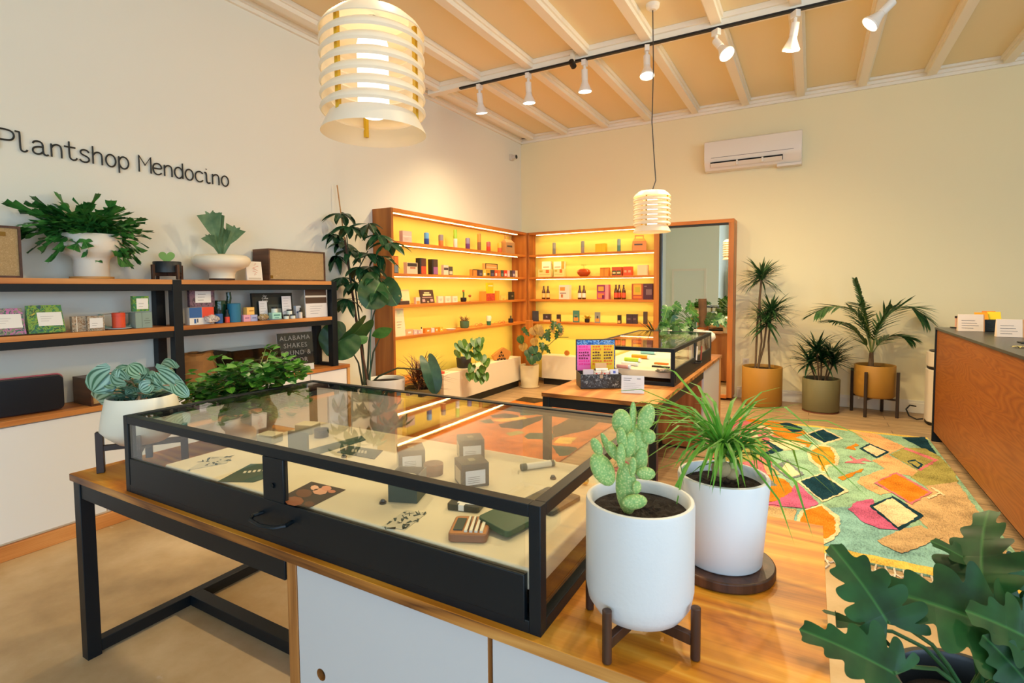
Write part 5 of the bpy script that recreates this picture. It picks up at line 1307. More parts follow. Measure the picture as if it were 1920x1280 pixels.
t = turned('pump_bottle', 'small red bottle with black pump on the rack shelf', 'bottle', (XF-.03, Lspan(426, 434, 590, XF)[0], MZ), [('bottle_body', [(.018, 0), (.018, .045)], '#E4452A'), ('pump', [(.017, .045), (.016, .06), (.008, .075), (.007, .092), (.012, .093), (.012, .10)], '#141416')])
turned('cylinder_tube', 'teal blue cardboard tube canister on the rack shelf', 'tube', (XF-.04, Lspan(434, 456, 590, XF)[0], MZ), [('tube_body', [(.047, 0), (.047, .145), (.044, .147)], '#1E6E8E')])
LI('soap_box', 'small pink box on the left under the yellow box', 'box', 457, 470, 590, XF, MZ, .05, '#E0A0B4', [(.2, .8, .45, .6, '#8A5A8A')])
LI('soap_box', 'small lavender box on the right under the yellow box', 'box', 470.5, 483, 590, XF, MZ, .05, '#AAB0D8', [(.2, .8, .45, .6, '#5A6AA0')])
zz = Lz(470, 590, XF)
LI('soap_box', 'small yellow box stacked on the pink and lavender boxes', 'box', 463, 477, 576, XF, zz+.001, .05, '#F0C068', [(.3, .9, .45, .6, '#B07A3A')])
LI('book', 'black coffee table book standing behind the skincare jars', 'book', 474, 549, 549, XF-.09, MZ, .025, '#16201E', [(.0, .06, 0, 1, '#0E1614'), (.38, .78, .05, .55, '#3A4440'), (.45, .7, .2, .4, '#9AA098')],
   [('Our\nCoffee\nFamily', .30, .86, .022, '#E8E8E0')], tilt=3)
LI('card', 'white text card at the left front of the black book', 'card', 487, 502, 564, XF-.07, MZ, .004, '#DCDCE0', lines(6, .15, .85, .2, .85, '#8A8A90', .012), tilt=4)
LI('card', 'tall white text card at the right front of the black book', 'card', 530, 547, 555, XF-.06, MZ, .004, '#DCDCE4', lines(7, .15, .85, .2, .9, '#8A8A90', .012), tilt=4)
zt_ = Lspan(511, 528, 590, XF)[0]
LI('jar_box', 'mint green box under a small jar before the black book', 'box', 511, 528, 586, XF, MZ+.008, .05, '#A8DCD0', [(.15, .85, .5, .7, '#4A8A80'), (.25, .7, .15, .25, '#4A8A80')])
tag(MB().cyl((0, 0, 0), .07, .006, plain('#7E8A94', .4), 32).build('saucer'), 'thin grey round dish under the mint green box', 'dish', None, (XF-.05, zt_, MZ))
zz = Lz(519, 586, XF)
def jar(label, x, z0, r=.022, h=.036):
    return turned('cream_jar', label, 'jar', (XF-.03, Lspan(x-3, x+3, 590, XF)[0], z0), [('jar_body', [(r, 0), (r, h*.72)], '#DCE6DC'), ('cap', [(r*1.02, h*.72), (r*1.02, h), (r*.95, h+.001)], '#17211E')], 'black-capped cream jars')
jar('black-capped cream jar on the mint green box', 519, zz+.001, .024, .046)
jar('left black-capped cream jar of the bottom pair', 541, MZ+.0); jar('right black-capped cream jar of the bottom pair', 553, MZ+.0)
jar('black-capped cream jar standing on top of the bottom pair', 547, MZ+.038, .023, .042)
LI('tube', 'pale grey upright tube behind the dropper bottle', 'tube', 555, 564, 573, XF-.05, MZ, .03, '#B8C0CC', [(.1, .9, .4, .55, '#4A5A7A')], bevel=.004)
turned('dropper_bottle', 'small amber dropper bottle with white label at the shelf end', 'bottle', (XF-.03, Lspan(564, 571, 590, XF)[0], MZ), [('bottle_body', [(.017, 0), (.017, .05), (.008, .055)], '#D8D4CC'), ('dropper', [(.009, .055), (.009, .07), (.005, .072), (.005, .09), (.002, .094)], '#151515')])
LI('photo_card', 'tall card with a brown landscape photo at the right shelf end', 'card', 573, 613, 538, XF-.02, MZ, .012, '#E2E0E0', [(0, .98, .46, 1, '#4A3428'), (0, .98, .66, .72, '#D8D4CC')]+lines(4, .2, .8, .12, .36, '#9A9AA0', .012), tilt=2)

# --- bench top
BZ = .7845
t = thing('black_panel_speaker', 'black rounded flat speaker on the bench at the left edge', 'speaker', (-4.02, 1.16, BZ+.007), 84)
m = MB(); m.push(RX(90)).rrbox(0, .105, .56, .21, -.04, .04, .03, plain('#10151C', .3)).pop(); m.build('speaker_body', t, bevel=.004)
m = MB(); m.push(RX(90)).rrbox(0, .105, .575, .222, -.005, .005, .034, plain('#B85A62', .4)).pop(); m.build('coloured_rim', t)
o_ = speaker('wooden cream-front speaker on the bench behind the striped plant', 1.55, 2.045, .17, X=-3.90, z0=BZ, dx=.24); 
m = MB()
prf = []
for i in range(18):
    a = 2*pi*i/18; prf.append(a)
vs = []; fs = []; rs = random.Random(4)
for j, (zz, r_) in enumerate(((0, .85), (.05, 1.0), (.12, .95), (.19, .9), (.235, .75), (.25, .82), (.24, .62))):
    for a in prf: k_ = 1+rs.uniform(-.09, .09); vs.append((.085*r_*cos(a)*k_, .15*r_*sin(a)*k_, zz+rs.uniform(-.008, .008)*(j > 0)))
n_ = len(prf)
for j in range(6):
    for i in range(n_): fs.append((j*n_+i, j*n_+(i+1) % n_, (j+1)*n_+(i+1) % n_, (j+1)*n_+i))
fs.append(tuple(range(n_-1, -1, -1))); m.add(vs, fs, plain('#8A6030', .8, var=.2))
tag(m.build('paper_bag', sharp=15), 'crumpled brown paper bag behind the rack post on the bench', 'paper bag', None, (-4.06, 2.30, BZ))
t = thing('record_player', 'record player under a smoky clear lid on the bench', 'record player', (-4.04, 2.70, BZ), 90)
smoke = glassmat('smoky_lid', (.32, .30, .28), .05)
m = MB(); m.rrbox(0, 0, .46, .27, .012, .085, .012, plain('#1A1A1C', .4)); m.build('plinth', t, bevel=.003)
m = MB(); m.cyl((-.05, 0, .085), .115, .012, plain('#26262A', .3), 40).cyl((-.05, 0, .097), .11, .003, plain('#0C0C0E', .25), 40); m.build('platter', t)
m = MB(); m.tube([(.17, .07, .10), (.16, -.02, .115), (.06, -.06, .105)], .005, alu, 8).cyl((.17, .07, .085), .02, .03, alu, 20); m.build('tone_arm', t)
m = MB(); q = [(-.23, -.135), (.23, -.135), (.23, .135), (-.23, .135)]
vs = [(x, y, .086) for x, y in q]+[(x*.93, y*.93, .245) for x, y in q]; m.add(vs, [(0, 1, 5, 4), (1, 2, 6, 5), (2, 3, 7, 6), (3, 0, 4, 7), (4, 5, 6, 7)], smoke); m.build('lid', t)
for x in (-.19, .19):
    MB().cyl((x, -.10, 0), .018, .012, blackd, 16).build('foot', t)
w_ = .36
t = thing('record_sleeve', 'black square record sleeve with big silver capitals on the bench', 'record sleeve', (-3.935, 3.10, BZ+.004), 82)
m = MB(); m.push(RX(-5)); m.box(-.165, .165, 0, .006, 0, .34, '' or plain('#E4E4E4', .4)); m.box(-.165, .165, -.0008, 0, .055, .34, plain('#20262A', .3)); m.pop(); m.build('sleeve', t)
m = MB(); m.push(RX(-5)); g_ = plain('#8A8E90', .4)
for i, s_ in enumerate(('ALABAMA', 'SHAKES', 'SOUND &', 'COLOR')):
    m.text(s_, .058, g_, T(0, -.0016, .275-.066*i) @ RX(90), space=1.15)
m.pop(); m.build('lettering', t)
MB().push(RX(-5)).box(-.172, .172, -.003, -.002, -.004, .35, glassmat('sleeve_film', (.97, .97, .97), .03)).build('clear_cover', t)

# --- left lit bookcase
XB = -3.965
S1, S2, S3, S4 = [z+.0165 for z in SH]
LI('card_box', 'pale pink-white box at the left of the top lit shelf', 'box', 755, 772, 433, XB, S1, .05, '#D8B8A8', [(.05, .95, .5, .56, '#F0E0D0')]+lines(2, .2, .8, .2, .3, '#9A7A6A'))
def LC(label, x, yt, r, c1, c2, z=S1):
    yy = onx(x, 470, XB-.04).y; h = Lz(x, yt, XB-.04)-z; return can(label, (XB-.04, yy, z), r, h, c1, c2)
LC('light and dark blue can on the top lit shelf', 800, 436, .031, '#1E4A9A', '#5A9AD0'); LC('orange and grey can on the top lit shelf', 827, 440, .031, '#C87A3A', '#8A7A7A')
LC('tall white and lime can on the top lit shelf', 854, 430, .026, '#E0D8D0', '#9AC03A'); LC('purple can on the top lit shelf', 877, 446, .031, '#6A3A7A', '#8A7A9A')
LC('tall amber and brown can on the top lit shelf', 898.5, 438, .026, '#8A5A3A', '#C08A3A'); LC('red can on the top lit shelf', 916, 453, .031, '#D8402A', '#B05A5A'); LC('yellow and red can nearest the carton on the top left shelf', 937, 455, .031, '#E06A3A', '#D8B03A')
def handled_carton(label, loc, rz, w, d, h, col):
    t = thing('handled_carton', label, 'carton', loc, rz); m = MB(); c_ = mt(col); hb = h*.62
    m.box(-w/2, w/2, -d/2, d/2, 0, hb, c_); m.add([(-w/2, -d/2, hb), (w/2, -d/2, hb), (w/2, d/2, hb), (-w/2, d/2, hb), (-w*.38, 0, h*.82), (w*.38, 0, h*.82)], [(0, 1, 5, 4), (2, 3, 4, 5), (1, 2, 5), (3, 0, 4)], c_)
    face(m, w, d, h, [(.12, .72, .36, .46, '#4A4038')], ()); m.build('carton_body', t)
    m = MB(); m.bar((-w*.3, 0, h*.82), (-w*.3, 0, h), .012, .012, c_).bar((w*.3, 0, h*.82), (w*.3, 0, h), .012, .012, c_).bar((-w*.33, 0, h), (w*.33, 0, h), .012, .016, c_); m.build('handle', t); return t
yc, w_ = Lspan(947, 969, 460, XB); handled_carton('brown handled carton at the right end of the top left shelf', (XB-.06, yc, S1), 80, min(w_, .2), .11, Lz(958, 442, XB)-S1, '#B88A5A')
LI('coffee_bag', 'orange and grey bag at the far left of the second lit shelf', 'bag', 738, 747, 480, XB, S2, .05, '#2A2018', [(.15, .95, .5, .98, '#D0702A'), (.15, .95, .05, .48, '#6A7A86')])
LI('tea_box', 'white box with dark top print on the second lit shelf', 'box', 763, 783, 492, XB, S2, .05, '#E0C0A0', [(.05, .95, .65, .95, '#3A2A1A'), (.3, .8, .45, .6, '#B06A4A')])
LI('coffee_bag', 'dark bag with a red lower label on the second lit shelf', 'bag', 787, 799, 484, XB, S2, .06, '#1E1614', [(.25, .98, .52, .97, '#5A2A18'), (.25, .98, .03, .5, '#E04A26')])
LI('coffee_bag', 'dark bag with a purple lower label on the second lit shelf', 'bag', 810, 821, 486, XB, S2, .06, '#241614', [(.25, .98, .52, .97, '#4A3024'), (.25, .98, .03, .5, '#9A5A8A')])
LI('tea_box', 'small white box with a dark band on the second lit shelf', 'box', 832, 841, 497, XB, S2, .04, '#E4C8B0', [(.05, .95, .5, .75, '#4A3A3A')])
LI('tea_box', 'small dark box with pale lower half on the second lit shelf', 'box', 842, 849, 499.5, XB, S2, .04, '#4A423A', [(.1, .9, .1, .45, '#E0C0A0')])
LI('spice_box', 'orange box with dark edges at the left of the small box row', 'box', 886, 897, 505, XB-.03, S2, .05, '#E08A3A', [(0, .1, 0, 1, '#3A1A10'), (0, 1, .9, 1, '#3A1A10')])
row = [(898, 905, '#3A3444', '#6A6A7A', 'slate'), (906, 911.5, '#E0C050', '#E8E0D0', 'yellow and white'), (912, 919.5, '#C89A20', '#4A3A18', 'mustard and brown'), (920, 927, '#2E2E44', '#5A5A7A', 'navy'), (928, 933, '#D8502A', '#E8D8C0', 'red and cream'), (933.5, 939, '#D06A2A', '#E08A4A', 'orange'),
       (939.5, 944.5, '#2E4A4A', '#6A8A80', 'dark teal'), (945, 951, '#D83020', '#F0E0D0', 'bright red'), (951.5, 956, '#E0C0B8', '#F0E0D8', 'pale pink'), (956.5, 960.5, '#3A2A2A', '#5A4A4A', 'brown-black'), (961, 966, '#5A4468', '#D8C8C8', 'purple'), (966.5, 970.5, '#E8C8A0', '#F0E0C8', 'cream')]
for x0, x1, c1, c2, nm in row: LI('spice_box', nm+' small box in the row on the second lit shelf', 'box', x0, x1, 505.5+(x0-898)*.02, XB, S2, .045, c1, [(.2, .8, .12, .5, c2)], group='small boxes in a row on the second left shelf')
zz = Lz(918, 505, XB)+.004
LI('spice_box', 'wide orange box with dark edges stacked above the small box row', 'box', 910, 933, 494, XB, zz, .05, '#E09A50', [(0, .06, 0, 1, '#3A1A10'), (0, 1, .88, 1, '#3A1A10'), (.94, 1, 0, 1, '#3A1A10'), (.1, .9, .3, .42, '#F0D0A0')])
LI('book', 'cream picture book standing on the third lit shelf', 'book', 747, 769, 543, XB, S3+.012, .02, '#E8D8A0', [(.15, .35, .2, .35, '#C8703A'), (.0, 1, .9, 1, '#E0C088')], tilt=8)
LI('book_stand', 'dark wooden ledge holding the cream picture book', 'stand', 750, 768, 564, XB+.03, S3, .03, '#4A2A1A')
LI('small_box', 'small white and orange box left of the dark tilted card', 'box', 780, 788, 557, XB, S3, .03, '#E8D0B8', [(.1, .9, 0, .45, '#E8903A')])
LI('display_card', 'dark tilted card with pale building drawing on the third lit shelf', 'card', 790, 815, 543, XB, S3+.004, .012, '#4A2A20', [(.3, .7, .72, .82, '#E8C890'), (.2, .8, .55, .68, '#E8C890'), (.12, .88, .4, .46, '#C89A90'), (.1, .3, .1, .3, '#C89A90'), (.7, .9, .1, .3, '#C89A90'), (.45, .55, .05, .14, '#E8C890')], tilt=10)
for x0, x1, nm in ((822, 831, 'first'), (835, 845, 'second'), (849, 858, 'third')): LI('small_box', nm+' pale box from the left in the white trio on the third lit shelf', 'box', x0, x1, 555, XB, S3, .03, '#EBD8B8', [(.2, .8, .5, .6, '#B09A80'), (.3, .7, .3, .38, '#B09A80')])
def minipot(label, loc, r, h, potc, col, kind='cactus'):
    t = thing('mini_potted_plant', label, 'potted plant', loc); MB().lathe([(r*.8, 0), (r, h*.3), (r, h), (r*.85, h), (r*.85, h*.8)], mt(potc), 20, capb=True, capt=True).build('pot', t)
    m = MB()
    if kind == 'cactus': m.tube([(0, 0, h*.8), (.004, 0, h*1.8), (.0, 0, h*2.5)], r*.3, plain('#4A6A2A', .6), 8).blob((0, 0, h*2.6), (r*.42, r*.42, r*.35), plain('#D8602A', .6), 8, 6)
    else:
        for k in range(34): a = U(0, 6.28); m.leaf((U(-r, r)*.6, U(-r, r)*.6, h*.8), (cos(a), sin(a), U(.8, 3)), U(.8, 1.3)*h*(1 if kind == 'grass' else 1.3), r*.10 if kind == 'grass' else r*.3, BLADE if kind == 'grass' else OVATE, leafmat('mini'+col, col, col, rough=.5), 0, .5, .3)
    m.build('foliage', t, sharp=60); return t
minipot('tiny cactus with orange top in a black pot on the third lit shelf', (XB-.04, onx(869, 558, XB-.04).y, S3), .04, .055, '#1E1612', '#4A6A2A')
t = thing('ball_flower', 'tiny dried flower ball on a thin stem beside the mini cactus', 'flower', (XB-.04, onx(881, 558, XB-.04).y, S3))
MB().blob((0, 0, .075), (.02, .02, .018), plain('#A05A1E', .8), 10, 8).build('flower_head', t); MB().cyl((0, 0, 0), .002, .06, plain('#8A7A2A', .6), 6).cyl((0, 0, 0), .012, .004, plain('#8A5A2A', .6), 12).build('stem', t)
LI('goods_box', 'orange box left of the yellow bag on the third lit shelf', 'box', 903, 912, 546, XB, S3, .04, '#E08A2A')
LI('goods_box', 'red patterned box under the yellow bag on the third lit shelf', 'box', 913, 928, 550, XB, S3, .05, patmat('red_print', ['#A02018', '#D84A30', '#8A1A14', '#E07A50'], 60))
zz = Lz(920, 550, XB); LI('goods_bag', 'tall yellow bag standing on the red patterned box', 'bag', 914, 925, 530, XB, zz+.001, .03, '#E8C010', [(.15, .9, .68, .76, '#F8F0D0')])
LI('goods_tube', 'slim mustard carton right of the red patterned box', 'carton', 931, 936.5, 545, XB, S3, .03, '#D89A20')
LI('small_box', 'pale yellow card at the right of the third left shelf', 'card', 940, 948, 554, XB, S3, .02, '#E8C860', [(.3, .7, .1, .35, '#D08A2A')])
LI('small_box', 'black box at the right end of the third left shelf', 'box', 957, 964.5, 547, XB, S3, .04, '#1E1A18', [(.3, .7, .4, .55, '#8A7A5A')])
LI('goods_bag', 'tall cream paper bag at the left end of the fourth lit shelf', 'bag', 741, 760, 578, XB, S4, .06, '#F0DCB0', [(.3, .9, .72, .95, '#D8E0B0')]+lines(3, .2, .8, .3, .5, '#C09A60'), kind='pouch')
for x0, x1, yt, c_, nm in ((761, 775, 617, '#E8A878', 'peach'), (776, 783, 618, '#D8B8B0', 'pale pink'), (784, 790, 618.5, '#C8A8A0', 'dusty pink'), (798, 808, 615, '#E8882A', 'bright orange'), (809, 815, 615, '#E8C8C0', 'pale rose'), (816, 822, 613.5, '#E8902A', 'tangerine'), (825, 831, 613, '#F0B030', 'amber yellow')):
    LI('soap_bar', nm+' small soap box on the fourth lit shelf', 'box', x0, x1, yt, XB, S4, .04, c_, [(.3, .7, .3, .6, '#F0E0C8')], group='soap boxes on the fourth left shelf')
turned('small_vial', 'tiny white vial with dark cap on the fourth lit shelf', 'bottle', (XB-.03, onx(794, 615, XB).y, S4), [('vial_body', [(.012, 0), (.012, .05), (.006, .055)], '#E8E0D0'), ('cap', [(.007, .055), (.007, .075)], '#3A3020')])
tag(MB().lathe([(0, 0), (.05, 0), (.065, .015), (.062, .016), (.045, .004), (0, .003)], plain('#E0D0C0', .3), 24).build('dish'), 'pale round dish beside the grassy green pot', 'dish', None, (XB-.03, onx(849, 615, XB).y, S4))
minipot('spiky brownish plant in a green pot on the fourth lit shelf', (XB-.05, onx(871, 605, XB-.05).y, S4), .062, .095, '#4A6A4A', '#8A6A3A', 'grass')
def glasses(label, x): 
    t = thing('eyeglasses', label, 'glasses', (XB-.03, onx(x, 605, XB).y, S4), 70)
    for s_ in (-1, 1):
        m = MB(); m.tube([(s_*.035+.026*cos(a*pi/6), 0, .024+.018*sin(a*pi/6)) for a in range(13)], .003, plain('#C8502A', .4), 6, cap=False); m.tube([(s_*.06, 0, .03), (s_*.062, .06, .028), (s_*.06, .11, .006)], .0022, plain('#D8903A', .4), 5); m.build('rim', t)
glasses('left pair of orange eyeglasses on the fourth lit shelf', 901); glasses('right pair of orange eyeglasses on the fourth lit shelf', 944)
turned('cup', 'green cup holding a white paper bag on the fourth lit shelf', 'cup', (XB-.04, onx(921, 604, XB).y, S4), [('cup_body', [(.028, 0), (.034, .06), (.03, .06), (.026, .01)], '#2E6A4A'), ('white_paper', [(.028, .06), (.04, .11), (.03, .135), (.01, .13)], '#E8E4C8')])
turned('perfume_bottle', 'black square-shouldered bottle at the right end of the fourth left shelf', 'bottle', (XB-.04, onx(962, 600, XB).y, S4), [('bottle_body', [(.038, 0), (.038, .06), (.03, .065)], '#1C1612'), ('stopper', [(.01, .065), (.01, .10), (.006, .105)], '#2A2018')])
# on the white boxes
t = thing('wooden_pentagon', 'flat wooden pentagon with black triangle holes on the left white box', 'ornament', (-3.95, onx(937, 672, -3.95).y, .466), 62)
m = MB(); pent = [(-.10, 0), (.13, 0), (.19, .10), (.05, .18), (-.13, .07)]; m.push(RX(90)).prism(pent, -.03, .03, plain('#C8843A', .5)).pop(); m.build('wood_panel', t, bevel=.003)
m = MB()
for r_ in range(3):
    for k in range(r_+1):
        x = .01+(k-r_/2)*.058; z = .135-r_*.05; m.add([(x-.022, -.0315, z-.04), (x+.022, -.0315, z-.04), (x, -.0315, z)], [(0, 1, 2)], blackd)
        if k < r_: m.add([(x+.029-.016, -.0315, z-.006), (x+.029, -.0315, z-.036), (x+.029+.016, -.0315, z-.006)], [(0, 1, 2)], blackd)
m.build('triangle_holes', t)
tag(MB().lathe([(0, 0), (.05, 0), (.05, .02), (.03, .028), (0, .028)], plain('#D8402A', .5), 20).build('red_dish'), 'small red dish on the left white box', 'dish', None, (-3.97, onx(826, 690, -3.97).y, .462))
t = tag(MB().push(RX(90)).cyl((0, 0, -.012), .04, .024, oakz, 32).pop().build('wooden_disc'), 'round wooden slice standing on the right white box', 'ornament', None, (ony(1063, 664, 7.5).x, 7.5, .462+.04))

# --- back lit bookcase
YB = 7.475
def BC(label, x, yt, r, c1, c2): p = ony(x, yt, YB+.04); return can(label, (p.x, YB+.04, S1), r, p.z-S1, c1, c2)
BC('leftmost tall grey can on the top back shelf', 1039, 455, .026, '#8A8A7A', '#9A9A8A'); BC('middle tall grey can on the top back shelf', 1092.5, 452, .026, '#9A8A84', '#8A8A84'); BC('tall teal and grey can beside the handled carton on the back shelf', 1160.5, 448, .026, '#5A8A7A', '#8AA09A')
BI('goods_box', 'yellow box on the top back shelf', 'box', 1116, 1135, 456.5, YB, S1, .08, '#E0B818', [(.66, .68, 0, 1, '#C89A10')])
a = ony(1184, 460, YB); b_ = ony(1208, 460, YB); handled_carton('orange handled carton at the right of the top back shelf', ((a.x+b_.x)/2, YB+.07, S1), 20, .19, .11, ony(1196, 441, YB).z-S1, '#D8863A')
for (x0, x1, yt, yb, nm) in ((1009, 1033, 505, 0, 'left'), (1038, 1057, 504, 0, 'right')):
    BI('pastry_box', nm+' low cream box with orange prints on the second back shelf', 'box', x0, x1, yt, YB, S2, .07, '#F0DC8A', [(.6, .85, .5, .95, '#E8702A'), (.1, .9, .3, .36, '#D0A050'), (.1, .35, .65, .9, '#C8B040')])
BI('tall_box', 'left tall white box behind the low cream boxes', 'box', 1016, 1032, 490, YB+.09, S2, .05, '#F0E8D0', [(.15, .85, .6, .68, '#C8A080'), (.15, .85, .4, .44, '#D0B090')])
BI('tall_box', 'right tall white box with orange edge behind the low cream boxes', 'box', 1038, 1058, 490, YB+.09, S2, .05, '#F0E8D0', [(.72, 1, 0, 1, '#D8923A'), (.1, .65, .6, .68, '#C8A080')])
pa = ony(1095, 517, YB+.06); t = thing('glass_vase', 'squat amber glass vase with a sprig on the second back shelf', 'vase', (pa.x, YB+.052, S2))
MB().lathe([(.05, 0), (.09, .03), (.105, .065), (.09, .10), (.055, .115), (.05, .113), (.084, .098), (.098, .065), (.084, .033), (.045, .006)], plain('#B8481A', .1, spec=.8), 32, capb=True).build('vase_body', t)
m = MB(); m.tube([(0, 0, .02), (.004, 0, .12), (.0, 0, .17)], .003, plain('#8A8A2A', .5), 5)
for a_ in range(5): m.leaf((0, 0, .17), (cos(a_*1.3), sin(a_*1.3), .3), .06, .012, OVATE, leafmat('sprig', '#A0A030', '#7A8A2A', rough=.5), 0, .6, .2)
m.build('sprig', t)
BI('four_pack', 'plain orange four-pack on the second back shelf', 'carton', 1125, 1140.5, 501.5, YB, S2, .09, '#E08A2A', [(.47, .53, 0, 1, '#B05A1A'), (.05, .95, .85, .95, '#C0641A')])
BI('four_pack', 'red and green checked four-pack on the second back shelf', 'carton', 1147, 1165, 500.5, YB, S2, .09, '#C8502A', [(.05, .45, .1, .6, '#2E4A2A'), (.5, .95, .1, .6, '#3A4A20'), (.1, .4, .25, .45, '#E0C080'), (.55, .9, .25, .45, '#E0C080')])
BI('four_pack', 'bright red four-pack on the second back shelf', 'carton', 1168.5, 1184, 499.5, YB, S2, .09, '#E0512A', [(.1, .4, .35, .6, '#F09A70'), (.6, .9, .35, .6, '#F09A70')])
BI('goods_box', 'pale beige box at the right of the second back shelf', 'box', 1195, 1214, 496.5, YB, S2, .07, '#E8C898', [(.88, .9, 0, 1, '#D0A868')])
amber = plain('#4A2008', .15, spec=.8)
def beer(label, x, yt, lab, Y=YB+.04):
    p = ony(x, yt, Y); h = p.z-S3; t = thing('beer_bottle', label, 'bottle', (p.x, Y, S3), 0, 'brown bottles on the third back shelf')
    r = .03; MB().lathe([(r*.9, 0), (r, .006), (r, h*.52), (r*.8, h*.62), (r*.42, h*.78), (r*.38, h*.95), (r*.44, h*.955), (r*.44, h)], amber, 20, capb=True, capt=True).build('bottle_glass', t)
    MB().lathe([(r*1.02, h*.12), (r*1.02, h*.46)], mt(lab), 20).build('bottle_label', t)
beer('first beer bottle with a cream label from the left on the back shelf', 1019.5, 536, '#E8C070'); beer('second beer bottle with a cream label from the left on the back shelf', 1027.5, 536, '#E8C070')
BI('snack_box', 'white and grey box with an orange sun print on the third back shelf', 'box', 1048, 1067, 534, YB, S3, .09, '#E8D8C0', [(.1, .6, .6, .85, '#E8903A'), (.1, .7, .4, .46, '#6A4A5A'), (.2, .4, .12, .35, '#B06A3A')])
beer('left beer bottle of the white-labelled pair on the back shelf', 1087, 535, '#F0E0C8'); beer('right beer bottle of the white-labelled pair on the back shelf', 1095, 535, '#F0E0C8')
BI('snack_box', 'pink and purple printed box on the third back shelf', 'box', 1119, 1141, 533.5, YB, S3, .09, '#B84A6A', [(.05, .68, .5, .95, '#7A2A5A'), (.12, .6, .58, .88, '#D89A3A'), (.1, .6, .1, .4, '#E07A3A'), (.45, .65, .05, .3, '#6A1A4A'), (.72, 1, 0, 1, '#E08A8A')])
for i, x in enumerate((1155, 1161, 1169.5)): beer(('left', 'middle', 'right')[i]+' beer bottle of the red-labelled three on the back shelf', x, 533.5, '#D8512A', YB+.04+(.05 if i == 1 else 0))
BI('beer_carton', 'large purple carton at the right of the third back shelf', 'carton', 1184.5, 1224, 531.5, YB-.01, S3, .16, '#4A2230', [(0, .55, 0, 1, '#A8482A'), (.08, .46, .3, .95, '#E8A030'), (.15, .4, .45, .8, '#B8A028'), (.08, .48, .08, .22, '#D8702A'), (.68, .95, .3, .65, '#7A5A5A'), (.6, .72, .8, .86, '#8A6A6A')])
BI('display_card', 'dark blue-grey card at the left of the fourth back shelf', 'card', 998, 1009, 583, YB, S4, .02, '#3A3A44')
BI('soap_bar', 'dark box with peach scallop base on the fourth back shelf', 'box', 1018, 1032, 588.5, YB, S4, .04, '#3A2A30', [(.05, .95, 0, .25, '#E8A870'), (.4, .6, .5, .75, '#8A7A8A')])
BI('soap_bar', 'narrow dark box with peach base on the fourth back shelf', 'box', 1043.5, 1050, 589.5, YB, S4, .04, '#3A2A28', [(.05, .95, 0, .4, '#E8A060')])
BI('display_card', 'teal card with orange scene on the fourth back shelf', 'card', 1074, 1086, 582, YB, S4, .015, '#3E7A6A', [(.15, .85, .12, .42, '#E8903A'), (.4, .6, .4, .7, '#1E3A3A'), (.3, .7, .6, .64, '#C8C090')])
p = ony(1101, 600, YB+.04); minipot('small yellow-leaved plant in a black pot on the fourth back shelf', (p.x, YB+.04, S4), .038, .055, '#241A16', '#C8A030', 'leafy')
BI('display_card', 'grey card with orange scene on the fourth back shelf', 'card', 1115, 1125, 585, YB, S4, .015, '#8A8A80', [(.15, .85, .12, .4, '#E8963A'), (.4, .65, .4, .65, '#2E2E3A')])
BI('soap_bar', 'small black box with a cream square on the fourth back shelf', 'box', 1157.5, 1164, 590.5, YB, S4, .04, '#2A2220', [(.15, .85, .08, .35, '#E8B060')])
BI('soap_bar', 'wide maroon box on the fourth back shelf', 'box', 1174, 1194.5, 589, YB, S4, .05, '#3E2A32', [(.55, .6, 0, 1, '#2A1A20'), (.1, .4, .4, .6, '#6A4A50'), (.65, .9, .4, .6, '#6A4A50')])
BI('soap_bar', 'tall narrow dark box at the right of the fourth back shelf', 'box', 1206, 1213, 584, YB, S4, .04, '#4A3A30')

# --- inside the near display case (tray top)
TZ = .9008
def oz(x, y, z=TZ): return onz(x, y, z)
def flat(name, label, cat, px, h, mat, parts=None, texts=()):
    P = [oz(x, y) for x, y in px]; c_ = sum(P, Vector())/len(P); m = MB()
    poly = [((p-c_).x, (p-c_).y) for p in P]
    ar = sum(poly[i][0]*poly[(i+1) % len(poly)][1]-poly[(i+1) % len(poly)][0]*poly[i][1] for i in range(len(poly)))
    if ar < 0: poly = poly[::-1]
    m.prism(poly, 0, h, mt(mat))
    if parts: parts(m, c_)
    return tag(m.build(name), label, cat, None, (c_.x, c_.y, TZ))
deepg = plain('#1C4A40', .5)
def sketch(m, c_, px, seed):
    rs = random.Random(seed); inkg = plain('#1E3A3C', .6); P = [oz(x, y) for x, y in px]
    for k in range(26):
        u, v = rs.random(), rs.random(); a = P[0].lerp(P[1], u).lerp(P[3].lerp(P[2], u), v)-c_; q = Vector((rs.uniform(-.02, .02), rs.uniform(-.02, .02), 0))
        w_ = rs.uniform(.0015, .006); n_ = Vector((-q.y, q.x, 0)).normalized()*w_ if q.length > 0 else Vector((w_, 0, 0))
        m.add([tuple(a-n_+Vector((0, 0, .0012))), tuple(a+q-n_*.4+Vector((0, 0, .0012))), tuple(a+q+n_*.4+Vector((0, 0, .0012))), tuple(a+n_+Vector((0, 0, .0012)))], [(0, 1, 2, 3)], inkg)
sk1 = [(350, 882), (425, 868), (435, 856), (395, 856)]; sk2 = [(716, 987), (760, 993), (800, 962), (762, 956)]
flat('printed_card', 'cream card with an ink sketch at the left end of the tray', 'card', sk1, .001, '#C8BFA6', lambda m, c_: sketch(m, c_, sk1, 3))
flat('printed_card', 'cream card with an ink sketch left of the opened brown case', 'card', sk2, .001, '#C4BCA4', lambda m, c_: sketch(m, c_, sk2, 5))
